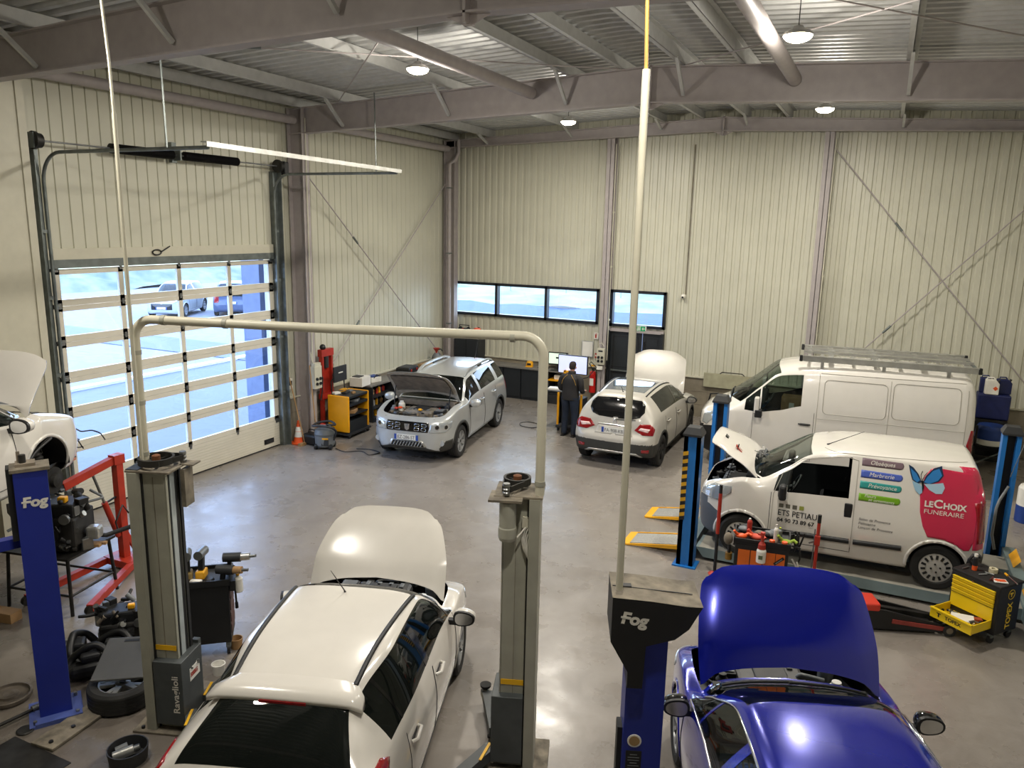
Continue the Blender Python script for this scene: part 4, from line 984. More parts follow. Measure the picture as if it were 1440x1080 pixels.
# -------- silver SUV with open hood
p = spec(name='suv', label='silver compact SUV with open hood showing its engine in front of the back counter', loc=(-8.746, 14.92, 0), rz=math.radians(-80.6), paint=P_silver, W=.902, ax=1.337, xf=2.18, xr=-2.16, zb=1.06, zc=1.16, zh=.95, zn=.60, zr=1.62, zrf=1.54, zrr=1.58,
    xc=.98, xw=.32, xm=-.5, xt=-1.80, xg=-2.02, zg=1.06, wr=.60, wt=.585, r=.345, tw=.22, style='six', bot=.24, hw=(.68, .76, .80), hood_open=50, hood_in=mat('hood_primer', '#c9c0b0', .6, dirt=.2, scale=12), pad=mat('hood_pad', '#8a7f70', .95, dirt=.25),
    mirror=(.80, 1.06), msize=(.14, .22, .17), wins=[(6.5, 7.2, 0, M_cglass), (7.25, 8.42, 0, M_cglass), (8.56, 9.45, 0, M_pglass), (9.58, 10.3, 0, M_pglass)], doors=[(.82, -.18, 2.0), (-.19, -1.05, 2.0)], low=M_clad_car, lowf=lambda u, v, g: v < 2.02, lip=M_clad_car, lipw=.045, hz=.98, cab=(-1.9, .92), zs=.66)
t, B, pt = make_car(p)
DL = [(38, 1.98, .66, .80), (-.26, -.11), (.08, -.11), (.22, -.03), (.26, .08), (-.04, .09), (-.22, .04)]
face_details(t, B, p, lamp=DL, grille=[(-.45, .69), (.45, .69), (.47, .78), (.45, .88), (-.45, .88), (-.47, .78)])
for sd in (1, -1):
    B.drape('tail_light', [(-.10, -.16), (.08, -.16), (.10, .16), (-.08, .17)], QUARTER(False, sd, 50, -2.05, .75, .95), M_tail, t, off=.012, cell=.04)
    for k, (a, b) in enumerate(((-.10, .0), (.09, -.01))):
        c = B.hit(QUARTER(True, sd, 38, 1.98, .66, .80) @ Vector((a, b, 0)), (QUARTER(True, sd, 38, 1.98, .66, .80).to_3x3() @ Vector((0, 0, 1))))
        if c[0]: g = MB(); nn = c[1] if c[1].x > 0 else -c[1]; g.cyl(c[0], c[0] + nn * .014, .05, M_chrome, n=14); g.cyl(c[0] + nn * .014, c[0] + nn * .016, .04, M_blackgloss, n=14); g.build('lamp_bowl', t)
    f = MB(); c = B.hit((5, sd * .70, .46), (-1, 0, 0)); f.cyl(c[0] + Vector((-.01, 0, 0)), c[0] + Vector((.016, 0, 0)), .06, M_headl, n=14); f.build('fog_lamp', t)
    B.drape('bumper_corner', [(-.06, -.20), (.20, -.16), (.22, .06), (.04, .04), (-.10, -.12)], QUARTER(True, sd, 40, 1.95, .70, .46), M_clad_car, t, off=.007, cell=.04)
    r = MB(); pts = [B.hit((x, sd * .555, 4), (0, 0, -1))[0] + Vector((0, 0, h)) for x, h in ((.30, -.01), (.18, .03), (-.1, .065), (-.8, .07), (-1.4, .065), (-1.62, .03), (-1.72, -.01))]
    pts = [Vector(v) for v in pchip(np.array([list(q) for q in pts]), np.linspace(0, 6, 30))]
    for q, q2 in zip(pts, pts[1:]): r.bar(q, q2 + (q2 - q) * .1, .05, .045, P_silver)
    for x in (-.75,): b = B.hit((x, sd * .555, 4), (0, 0, -1))[0]; r.box(b + Vector((0, 0, .025)), (.2, .04, .06), M_dark)
    r.build('roof_rail', t)
    st = MB(); c = Vector((.78, sd * .70, .98)); st.cyl((1.45, sd * .62, .90), (1.30, sd * .62, 1.50), .012, M_black, n=8); st.build('hood_strut', t)
for sy in (-.36, -.21, .21, .36):
    for z in (.745, .825):
        g = MB(); h = B.hit((5, sy, z), (-1, 0, 0))[0]; w_, hh = .055, .025
        g.tube([h + Vector((.012, a * w_, b * hh)) for a, b in ((-1, 0), (-.8, 1), (.8, 1), (1, 0), (.8, -1), (-.8, -1))], .007, M_chrome, 6, True); g.build('grille_bar', t)
e = MB(); h = B.hit((5, .003, .79), (-1, 0, 0))[0]; e.prism([(-.06, .06), (.06, .06), (.045, -.05), (0, -.08), (-.045, -.05)], 0, .03, M_chrome, mk_plane(h, (0, 1, 0), (0, 0, 1), (1, 0, 0))); e.prism([(-.025, .05), (.025, .05), (0, -.02)], .03, .034, M_grey, mk_plane(h, (0, 1, 0), (0, 0, 1), (1, 0, 0))); e.build('badge', t)
B.drape('lower_grille', [(-.42, .37), (.42, .37), (.34, .50), (-.34, .50)], FRONT, M_alu, t, off=.006, cell=.05)
B.drape('air_intake', [(-.36, .385), (.36, .385), (.30, .485), (-.30, .485)], FRONT, M_black, t, off=.02, cell=.05)
g = MB()
for k in range(-5, 6): B.line(g, [(k * .065 - .03, .39), (k * .065 + .02, .48)], FRONT, .008, M_alu, off=.025)
g.build('intake_bars', t)
plate(t, 'EZ-286-ST', (2.21, 0, .575), 1)
engine_bay(t, .99, 2.0, .70, .60, 1.10, 31, '#8d8578', tray=mat('dusty_bay', '#8b8070', .8, dirt=.35, scale=14), pale=True, bits=((.22, .10, M_yel), (.25, -.42, M_red), (.18, -.36, M_orange)))
cw = MB(); cw.box((1.05, 0, 1.09), (.14, 1.34, .03), M_dust, bev=.01); cw.box((1.12, 0, 1.04), (.03, 1.30, .10), M_dust); cw.build('cowl', t)
a = MB(); a.tube([(-1.6, .15, 1.6), (-1.68, .15, 1.68), (-1.85, .15, 2.0)], [.012, .006, .004], M_black, 6); a.build('aerial', t)
# -------- pearl white crossover seen from behind
p = spec(name='crossover', label='pearl white crossover with glass roof and open hood seen from behind at the exit door', loc=(-4.615, 16.51, 0), rz=math.radians(90.2), paint=P_pearl, W=.889, ax=1.303, xf=2.15, xr=-1.97, zb=1.00, zc=1.10, zh=.86, zn=.52, zr=1.555, zrf=1.49, zrr=1.47,
    xc=.98, xw=.22, xm=-.45, xt=-1.50, xg=-1.83, zg=.98, wr=.575, wt=.52, wg=.68, r=.333, style='five', rimm=M_dsteel, hw=(.58, .72, .79), hood_open=68, bpil=1, mirror=(.72, 1.02), mpaint=M_blackgloss, bot=.22, wins=[(6.5, 7.2, 0, M_cglass), (7.25, 8.5, 0, M_cglass), (8.6, 9.75, 0, M_pglass)], doors=[(.80, -.20, 2.2), (-.21, -1.08, 2.2)],
    low=M_clad_car, lowf=lambda u, v, g: v < 2.25 or (g[0] < -1.55 and g[2] < .56), lip=M_clad_car, lipw=.04, rglass=P_pearl, ubump=13.3)
t, B, pt = make_car(p)
B.drape('rear_window', [(-.50, 1.08), (-.36, 1.035), (0, 1.02), (.36, 1.035), (.50, 1.08), (.575, 1.18), (.56, 1.30), (.47, 1.385), (0, 1.41), (-.47, 1.385), (-.56, 1.30), (-.575, 1.18)], REAR, M_blackgloss, t, off=.006, cell=.05)
rp_ = [(i, j, s_) for i in range(len(B.U) - 1) for j in range(len(B.V) - 1) for s_ in (1, -1) if 8.1 < B.U[i] < 9.75 and B.V[j] > 6.05]
B.patch(rp_, 'glass_roof', [mat('roof_glass_grey', '#5c656c', .06, coat=.6, dirt=0)], t, push=.004)
for sd in (1, -1):
    B.drape('tail_light', [(-.16, -.03), (-.05, -.11), (.12, -.10), (.17, .03), (.10, .11), (-.06, .10)], QUARTER(False, sd, 45, -1.88, .66, .86), M_tail, t, off=.012, cell=.035)
    B.drape('lamp_bar', [(-.10, -.02), (.04, -.05), (.08, .02), (-.06, .03)], QUARTER(False, sd, 45, -1.88, .66, .86), M_tailw, t, off=.018, cell=.035)
    B.drape('reflector', [(-.07, -.03), (.07, -.03), (.06, .04), (-.08, .03)], QUARTER(False, sd, 40, -1.9, .66, .43), M_tail, t, off=.01, cell=.035)
    r = MB(); r.tube([B.hit((x, sd * np.interp(x, [-1.4, .2], [.50, .56]), 4), (0, 0, -1))[0] + Vector((0, 0, .004)) for x in np.linspace(.2, -1.42, 20)], .016, M_black, 6); r.build('roof_strip', t)
dd = [(-.62, .30), (-.5, .37), (.5, .37), (.62, .30), (.55, .28), (.45, .335), (.15, .335), (.12, .30), (-.12, .30), (-.15, .335), (-.45, .335), (-.55, .28)]
B.drape('skid_plate', dd, REAR, M_alu, t, off=.015, cell=.04)
B.drape('plate_recess', [(-.40, .70), (.40, .70), (.34, .875), (-.34, .875)], REAR, P_pearl, t, off=.006, cell=.05); b = MB(); B.line(b, [(-.36, .885), (.36, .885)], REAR, .017, M_chrome, off=.01); b.build('trunk_handle', t)
h = B.hit((-5, 0.003, .77), (1, 0, 0))[0]; plate(t, 'FA-908-KB', (h.x - .02, 0, .78), -1)
e = MB(); h = B.hit((-5, .003, .955), (1, 0, 0))[0]; M = mk_plane(h + Vector((-.012, 0, 0)), (0, -1, 0), (0, 0, 1), (-1, 0, 0))
e.tube([M @ Vector((a, b, 0)) for a, b in ((0, .065), (.036, 0), (0, -.065), (-.036, 0))], .011, M_chrome, 6, True); e.build('badge', t)
wiper(t, B, [(-.02, 1.0), (-.42, 1.02)], REAR)
an = MB(); an.tube([(-1.35, 0, 1.47), (-1.42, 0, 1.52), (-1.5, 0, 1.62)], [.02, .008, .004], M_black, 6); an.build('aerial', t)
face_details(t, B, p, lamp=[(40, 1.9, .66, .76), (-.26, -.02), (.20, .0), (.24, .12), (-.1, .09)], grille=[(-.6, .62), (.6, .62), (.5, .72), (-.5, .72)])
engine_bay(t, .99, 1.95, .68, .5, 1.02, 41)

# -------- white panel van behind the lift
W = 1.035
def ww(*a): return tuple(k * W for k in a)
MST = [(2.43, (0,) * 5, (.66,) * 6),
    (2.41, ww(.3, .45, .42, .32, .22), (.38, .42, .66, .88, .97, .99)),
    (2.33, ww(.62, .74, .71, .58, .45), (.28, .32, .66, 1.0, 1.08, 1.11)),
    (2.18, ww(.80, .90, .85, .68, .55), (.24, .28, .68, 1.08, 1.16, 1.20), (-.14, -.04, .0, .02)),
    (1.95, ww(.90, .965, .92, .74, .6), (.22, .28, .68, 1.15, 1.23, 1.29), (-.04, 0, 0, 0)),
    (1.62, ww(.95, 1.0, .96, .83, .68), (.22, .28, .70, 1.23, 1.36, 1.40), (-.02, .08, .22, .26)),
    (1.22, ww(.96, 1.0, .975, .82, .70), (.22, .28, .72, 1.17, 1.70, 1.78), (0, .05, .14, .16)),
    (.82, ww(.96, 1.0, .975, .81, .70), (.22, .28, .72, 1.22, 2.02, 2.15), (0, .02, .06, .07)),
    (.28, ww(.96, 1.0, .98, .83, .72), (.22, .28, .72, 1.36, 2.08, 2.25)),
    (-.9, ww(.96, 1.0, .985, .84, .73), (.22, .28, .72, 1.38, 2.12, 2.29)),
    (-2.40, ww(.96, 1.0, .98, .83, .72), (.24, .30, .72, 1.38, 2.10, 2.27)),
    (-2.56, ww(.94, .98, .95, .80, .68), (.26, .32, .72, 1.35, 1.98, 2.12)),
    (-2.605, ww(.90, .94, .91, .76, .6), (.28, .34, .72, 1.2, 1.75, 1.9)),
    (-2.622, ww(.7, .75, .7, .55, .4), (.36, .4, .72, 1.1, 1.4, 1.5)),
    (-2.626, (0,) * 5, (.9,) * 6)]
M_vglass = glassmat('van_glass', '#b9c6c0', .08)
M_seam = mat('seam_shadow', '#a5a197', .7, dirt=0)
p = spec(name='panel_van', cat='van', label='tall white panel van with an aluminium ladder rack on its roof', loc=(-.85, 16.93, 0), rz=math.radians(184), st=MST, W=W, wsg=M_vglass, axf=1.59, axr=-1.59, ax=1.59, r=.34, tw=.225, rim=.21, style='cover', rimm=M_grey, zb=1.3, ws=(5.05, 6.95), hd=(3.04, 4.93), rw=None, wins=[(5.35, 6.05, 0, M_vglass), (6.12, 7.80, 0, M_vglass)],
    gv=(4.12, 4.90), vp=5.18, doors=[(1.31, .16, 2.2)], hz=1.08, handle=M_black, mirror=None, low=M_black, lowf=lambda u, v, g: (g[0] > 1.98 and g[2] < .80) or v < 1.95, hinge=(1.6, 1.4), cab=(-.1, 1.7), seats=(.55, .55), steer=1.05, zs=.98, ubump=13.5, xf=2.43)
t, B, pt = make_car(p)
face_details(t, B, p, lamp=[(38, 2.15, .80, .98), (-.14, -.12), (.04, -.13), (.20, .05), (.28, .20), (.14, .18), (-.10, .06)], grille=[(-.55, .90), (.55, .90), (.5, 1.0), (-.5, 1.0)])
for sd in (1, -1):
    m = MB(); m.box((1.24, sd * 1.14, 1.40), (.10, .16, .34), P_white, bev=.03); m.box((1.20, sd * 1.14, 1.24), (.14, .18, .16), M_black, bev=.02); m.bar((1.26, sd * .98, 1.24), (1.25, sd * 1.1, 1.26), .08, .10, M_black); mm = m.build('mirror', t)
    g = MB(); g.box((1.185, sd * 1.14, 1.43), (.006, .13, .24), M_chrome); g.build('mirror_glass', mm)
    B.drape('tail_light', [(-2.60, .62), (-2.56, .62), (-2.50, 1.0), (-2.55, 1.28), (-2.60, 1.28)], SIDE(sd), M_tail, t, off=.012, cell=.04)
    s = MB()
    for x0, x1, z0, z1 in ((.02, -1.10, 1.33, 1.99), (-1.2, -2.33, 1.36, 2.03)):
        r = .09; ar = [(cx + r * math.cos(q), cz + r * math.sin(q)) for cx, cz, q0 in ((x0 - r, z0 + r, -PI / 2), (x0 - r, z1 - r, 0), (x1 + r, z1 - r, PI / 2), (x1 + r, z0 + r, PI)) for q in np.linspace(q0, q0 + PI / 2, 5)]; B.line(s, ar + ar[:1], SIDE(sd), .008, M_seam)
    B.line(s, [(.12, .4), (.12, 2.08)], SIDE(sd), .006, M_seam); B.line(s, [(-1.15, .4), (-1.15, 2.06)], SIDE(sd), .006, M_seam); B.line(s, [(.1, 1.22), (-1.05, 1.24), (-2.45, 1.24)], SIDE(sd), .006, M_seam); B.line(s, [(-2.45, .5), (-2.45, 2.0)], SIDE(sd), .006, M_seam); B.line(s, [(.1, 2.1), (-2.4, 2.12)], SIDE(sd), .007, M_seam)
    B.line(s, [(.1, .62), (-1.1, .62)], SIDE(sd), .02, M_black); B.line(s, [(-2.0, .62), (-2.4, .62)], SIDE(sd), .02, M_black)
    s.build('body_seams', t)
w_ = MB()
for y0, y1 in ((-.75, .0), (-.05, .65)): w_.tube([B.hit((x, y, 4), (0, 0, -1))[0] + Vector((0, 0, .02)) for x, y in [(1.82 - .02 * abs(q), y0 + (y1 - y0) * q) for q in np.linspace(.01, 1, 8)]], .012, M_black, 6)
w_.build('wiper', t)
tag(MB().box((0, 0, 0), (.42, .34, .30), M_card, bev=.004).box((.0, -.172, -.03), (.10, .004, .12), M_paper).build('cardboard_box', loc=(-1.45, 16.95, 1.26)), 'brown cardboard box lying on the front seat inside the white panel van', 'box')
rk = thing('roof_rack', 'aluminium ladder roof rack on top of the tall white panel van', 'roof rack', (-.85, 16.93, 0), math.radians(184))
for y in (.80, -.80):
    b = MB(); b.box((-1.05, y, 2.36), (3.05, .035, .10), M_alu); b.box((-1.05, y, 2.415), (3.05, .07, .02), M_alu); b.build('side_rail', rk)
    for x in (.50, -2.60): c = MB(); c.box((x, y, 2.365), (.06, .075, .12), M_black, bev=.01); c.build('end_cap', rk)
    for x in (.1, -1.0, -2.1): c = MB(); c.bar((x, y, 2.33), (x, y * .97, B.hit((x, y * .97, 4), (0, 0, -1))[0].z), .06, .03, M_alu); c.build('rack_foot', rk)
for k in range(8):
    x = .35 - k * .40; b = MB(); b.box((x, 0, 2.385), (.10 if k % 2 else .06, 1.6, .03), M_alu); b.build('cross_bar', rk)
for y in (.38, -.1): b = MB(); b.box((-1.05, y, 2.44), (3.0, .05, .05), M_alu); b.build('long_rung', rk)
r = MB(); r.cyl((-2.62, -.8, 2.33), (-2.62, .8, 2.33), .03, M_galv, n=10); r.build('roller', rk)
# -------- white delivery van with lettering, on the four post lift
p = spec(name='delivery_van', cat='van', label='small white delivery van with pink and blue butterfly lettering standing on the blue lift', loc=(-.257, 11.793, .20), rz=math.radians(182.3), W=.842, ax=1.256, xf=1.93, xr=-1.82, zb=1.0, zc=1.20, z5c=1.16, z4c=1.04, zh=.98, zn=.62, zr=1.72, zrf=1.64, zrr=1.71, xc=1.10, xw=.36, xm=-.30, xt=-1.56, xg=-1.69, zg=1.45,
    wr=.655, wt=.63, wg=.68, r=.305, rim=.20, style='cover', rimm=M_hub, tw=.185, hw=(.66, .76, .84), hood_open=46, hd=(2.25, 5.93), nohandle=1, wsg=M_vglass, hood_in=M_white, wins=[(6.7, 7.15, 0, None), (7.15, 8.78, 0, None)], gv=(4.10, 4.86), doors=[(.88, -.20, 2.0)], mirror=None, handle=M_black, hz=.90, low=mat('bumper_slate', '#565e68', .5, dirt=.08), rw=None, bot=.20,
    lowf=lambda u, v, g: (u < 3.0 and v < 3.62) or (u < 3.95 and v < 3.2) or (u > 11.9 and v < 3.0), lipw=.03, cab=(-.5, 1.0), seats=(.0, .0), rear=False, steer=.60, zs=.66, cn=(-.12, -.03, .01, .02), ubump=13.4)
t, B, pt = make_car(p); SL = SIDE(1)
face_details(t, B, p, lamp=[(50, 1.64, .66, .86), (-.24, -.07), (.10, -.08), (.26, .06), (.26, .16), (.0, .14), (-.2, .02)], grille=[(-.35, .5), (.35, .5), (.3, .6), (-.3, .6)])
for sd in (1, -1):
    m = MB(); m.box((.72, sd * .93, 1.08), (.10, .16, .22), M_black, bev=.035); m.bar((.74, sd * .80, 1.02), (.73, sd * .9, 1.03), .10, .06, M_black); mm = m.build('mirror', t); g = MB(); g.box((.667, sd * .93, 1.09), (.006, .12, .17), M_chrome); g.build('mirror_glass', mm)
    b = MB(); B.line(b, [(.78, .47), (-.18, .49)], SIDE(sd), .042, M_black, off=.0); B.line(b, [(-.23, .49), (-.82, .51)], SIDE(sd), .042, M_black, off=.0); b.build('rubbing_strip', t)
    B.drape('tail_light', [(-.07, -.30), (.08, -.30), (.09, .22), (-.05, .28)], QUARTER(False, sd, 45, -1.70, .72, 1.02), M_tail, t, off=.015, cell=.05)
    B.drape('rear_bumper_trim', [(-.3, -.12), (.22, -.12), (.20, .10), (-.3, .08)], QUARTER(False, sd, 40, -1.72, .66, .42), M_black, t, off=.012, cell=.05)
    hh = MB(); h = B.hit((-.13, sd * 3, .92), (0, -sd, 0)); hh.box(h[0] + Vector((0, 0, 0)), (.10, .03, .20), M_black, bev=.014); hh.build('handle_recess', t)
    s = MB(); B.line(s, [(.85, .40), (.85, 1.0), (.74, 1.32), (.5, 1.52), (-.05, 1.63), (-.20, 1.60), (-.20, .40)], SIDE(sd), .005, M_seam); B.line(s, [(.3, 1.66), (-1.5, 1.70)], SIDE(sd), .006, M_seam); s.build('body_seams', t)
cw = MB(); cw.box((1.17, 0, 1.13), (.18, 1.16, .04), M_black, bev=.01); cw.build('cowl', t)
engine_bay(t, 1.12, 1.74, .58, .50, 1.02, 51)
st = MB(); st.cyl((1.55, .35, .98), (1.42, .30, 1.52), .008, M_black, n=6); st.build('hood_strut', t)
an = MB(); an.tube([(.22, .30, 1.675), (.18, .28, 1.69), (-.25, .05, 1.86)], [.014, .006, .003], M_black, 6); an.build('aerial', t)
MHD = Matrix.Translation((1.08, 0, 1.21)) @ Matrix.Rotation(-math.radians(46), 4, 'Y') @ Matrix.Translation((-1.08, 0, -1.21))
k = MB(); k.M = MHD
h = B.hit((1.45, .28, 4), (0, 0, -1))[0]; k.box(h + Vector((0, 0, .006)), (.20, .10, .008), M_red); k.box(h + Vector((-.02, 0, .011)), (.14, .03, .004), M_white); k.build('hood_sticker', pt['hood'])
k = MB(); k.M = MHD; h = B.hit((1.70, 0.003, 4), (0, 0, -1))[0]; k.box(h + Vector((0, 0, .008)), (.06, .12, .014), M_dsteel, bev=.004); k.box(h + Vector((0, 0, .016)), (.035, .06, .004), M_chrome); k.build('badge', pt['hood'])
# lettering and colour areas, left flank
M_pink = mat('livery_pink', '#c42a4b', .3, dirt=.03, coat=.3)
red = [(-1.12, 1.63), (-1.06, 1.60), (-1.00, 1.49), (-.97, 1.27), (-.99, 1.04), (-1.04, .86), (-1.11, .725), (-1.31, .715), (-1.45, .67), (-1.54, .61), (-1.60, .62), (-1.64, .74), (-1.65, 1.2), (-1.63, 1.45), (-1.56, 1.60)]
B.drape('pink_livery', red, SL, M_pink, t, off=.007, cell=.03)
B.drape('pink_livery', [(-.06, -.42), (.12, -.42), (.12, .62), (-.02, .62), (-.10, .45)], QUARTER(False, 1, 40, -1.70, .72, 1.05), M_pink, t, off=.006, cell=.03)
for k, (z, hx, s_) in enumerate(((1.595, '#75626a', 'Obsèques'), (1.44, '#4a60b4', 'Marbrerie'), (1.295, '#2f8f8a', 'Prévoyance'), (1.13, '#6fa023', ''))):
    m = mat('livery_' + str(hx[1:]), hx, .3, dirt=0); n_ = [(-.24, z + .05), (-.24, z - .05)] + [(-.70 - .05 * math.sin(a) , z - .05 * math.cos(a)) for a in np.linspace(0, PI * .8, 6)]
    o = B.drape('livery_band', n_, SL, m, t, off=.003, cell=.05); x = MB(); LW = SIDE(1); LM = mk_plane((0, 3, 0), (-1, 0, 0), (0, 0, 1), (0, -1, 0))
    if s_: B.text(x, s_, .075, .34, z - .024, LM, M_white, shear=.2)
    else: B.text(x, 'Fleurs', .058, .31, z + .004, LM, M_white, shear=.2); B.text(x, 'et ornements', .058, .36, z - .042, LM, M_white, shear=.2)
    x.build('band_lettering', o)
x = MB(); B.text(x, 'ETS PETIAU', .115, -.77, .715, LM, M_black, sx=.90, bold=.001); B.text(x, '04 90 73 89 67', .082, -.77, .62, LM, M_black, sx=.98, bold=.002)
for k in range(4):
    c = [( .76 - .09 * k, .825), (.70 - .09 * k, .825), (.70 - .09 * k, .88), (.76 - .09 * k, .88)]; B.drape('', c, SL, mat('square_green', '#8d9440', .5, dirt=0) if k == 3 else mat('square_grey', '#5f5d52', .5, dirt=0), None, off=.004, cell=.05, mb=x)
x.build('door_lettering', t)
x = MB()
for k, s_ in enumerate(('Salon de Provence', 'Pélissanne', 'Lançon de Provence')): B.text(x, s_, .052, .27, .815 - .056 * k, LM, M_dark, shear=.2)
x.build('town_lettering', t)
x = MB(); B.text(x, 'LE', .105, 1.03, 1.125, LM, M_white, .012, bold=.004); B.text(x, 'C', .15, 1.138, 1.125, LM, M_white, .012, bold=.004); B.text(x, 'HOIX', .105, 1.25, 1.125, LM, M_white, .012, bold=.004); B.text(x, 'FUNERAIRE', .082, 1.03, 1.035, LM, M_white, .012, sx=1.12); x.build('flank_lettering', t)
bf = MB()
for nm, hx, poly in (('navy', '#16314f', [(-.80, 1.63), (-.86, 1.60), (-.93, 1.52), (-.97, 1.43), (-.93, 1.40), (-.86, 1.44), (-.83, 1.52)]), ('blue', '#2f78b8', [(-.825, 1.59), (-.90, 1.53), (-.95, 1.45), (-.92, 1.42), (-.87, 1.45), (-.845, 1.52)]), ('sky', '#8fb6cf', [(-.86, 1.43), (-.95, 1.40), (-.99, 1.36), (-.99, 1.29), (-.96, 1.265), (-.91, 1.31), (-.88, 1.37)]),
        ('navy', '#16314f', [(-1.19, 1.655), (-1.10, 1.62), (-1.02, 1.52), (-.985, 1.42), (-1.05, 1.40), (-1.17, 1.46), (-1.22, 1.54), (-1.20, 1.60)]), ('blue', '#2f78b8', [(-1.16, 1.62), (-1.09, 1.585), (-1.03, 1.50), (-1.00, 1.43), (-1.06, 1.415), (-1.16, 1.47), (-1.20, 1.54)]), ('sky', '#a5c3d6', [(-1.00, 1.41), (-1.10, 1.42), (-1.22, 1.45), (-1.245, 1.39), (-1.22, 1.31), (-1.15, 1.30), (-1.07, 1.34)]), ('body', '#101418', [(-.965, 1.44), (-.99, 1.45), (-1.005, 1.37), (-.99, 1.30), (-.98, 1.37)])):
    B.drape('', poly, SL, mat('butterfly_' + nm + hx[1:3], hx, .3, dirt=0), None, off={'navy': .010, 'blue': .013, 'sky': .012, 'body': .016}[nm], cell=.03, mb=bf)
B.line(bf, [(-.975, 1.44), (-1.0, 1.52), (-1.03, 1.56)], SL, .003, M_black, off=.006); B.line(bf, [(-.97, 1.44), (-.955, 1.52), (-.97, 1.57)], SL, .003, M_black, off=.006)
bf.build('butterfly', t)
fo = MB(); rnd = random.Random(5)
for k in range(26): fo.box((rnd.uniform(-.17, .17), rnd.uniform(-.2, .2), rnd.uniform(.0, .10)), (rnd.uniform(.06, .14), rnd.uniform(.06, .14), .01), M_chrome, R=Matrix.Rotation(rnd.uniform(-1, 1), 3, 'X') @ Matrix.Rotation(rnd.uniform(-1, 1), 3, 'Y'))
tag(fo.build('foil_wrap', loc=(-1.44, 12.0, 1.40)), 'crumpled silver foil sheet lying behind the raised hood of the small white van', 'foil')

# -------- stripped white car high on the left lift
p = spec(name='stripped_car', label='white car raised high at the far left edge, front bumper and wheel removed', loc=(-8.47, 3.63, 1.75), rz=math.radians(110), nofront=3.0, hood_open=60, nowheel=(('f', -1),), hw=(.74, .80, .83), xf=2.20, xc=1.26, xw=.45, zc=.98, zb=.90, zh=.78, mirror=(.84, .97), bpil=1)
t, B, pt = make_car(p)
h = MB(); h.lathe([(.0, -.02), (.15, -.02), (.15, .005), (.08, .005), (.075, .05), (.03, .06), (0, .06)], M_dsteel, (1.36, -.90, .20), (0, -1, 0), 24); h.build('brake_disc', t)
h = MB(); h.cyl((1.36, -.80, .22), (1.30, -.60, .78), .035, M_black, n=12); h.lathe([(.08, k * .03) for k in range(1)] + [(.075 if k % 2 else .09, .02 + k * .02) for k in range(16)], M_dsteel, (1.34, -.72, .42), (-.1, .3, 1), 14); h.bar((1.36, -.82, .15), (1.25, -.2, .20), .06, .05, M_dsteel); h.build('suspension_strut', t)
h = MB(); rnd = random.Random(8)
for k in range(7):
    q = Vector((1.95 + rnd.uniform(-.1, .1), -.66 + rnd.uniform(-.1, .1), .62)); pts = [q]
    for n in range(4): q = q + Vector((rnd.uniform(-.08, .14), rnd.uniform(-.1, .1), rnd.uniform(-.16, .02))); pts.append(q)
    h.tube(list(pchip(np.array([list(v) for v in pts]), np.linspace(0, 4, 17))), .008, M_black, 6)
h.build('wiring_loom', t)
h = MB(); h.box((2.0, -.58, .30), (.08, .26, .16), mat('primer_pink', '#d98a70', .6, dirt=.2), bev=.02); h.box((1.93, -.56, .32), (.08, .1, .12), M_black); h.build('lamp_bracket', t)
h = MB(); h.box((1.62, -.55, .28), (.7, .06, .08), M_dsteel); h.box((1.62, .55, .28), (.7, .06, .08), M_dsteel); h.box((1.94, 0, .45), (.05, 1.1, .10), M_dsteel); h.build('chassis_leg', t)
engine_bay(t, 1.25, 1.9, .66, .62, .90, 61)

# ================================================================ lifts
M_lgrey = mat('lift_light_grey', '#a3a294', .5, dirt=.12, scale=4); M_ldark = mat('lift_dark_grey', '#4a4f50', .5, dirt=.2); M_pale = mat('pale_channel', '#b4bcbd', .4, .2, dirt=.1)
M_navy = mat('lift_navy', '#1b2c8e', .4, dirt=.08, scale=3); M_navy2 = mat('lift_navy_edge', '#4a5a9c', .45, dirt=.12); M_lblue = mat('lift_blue', '#1c6db8', .4, dirt=.06)
M_tape = mat('yellow_tape', '#eab414', .5, dirt=.05); M_belt = mat('drive_belt_black', '#26241f', .7, dirt=.4); M_grime = mat('grimy_plate', '#857c6c', .8, dirt=.4, scale=9)
def in_frame(o, ang): return Matrix.Translation(o) @ Matrix.Rotation(math.radians(ang), 4, 'Z')
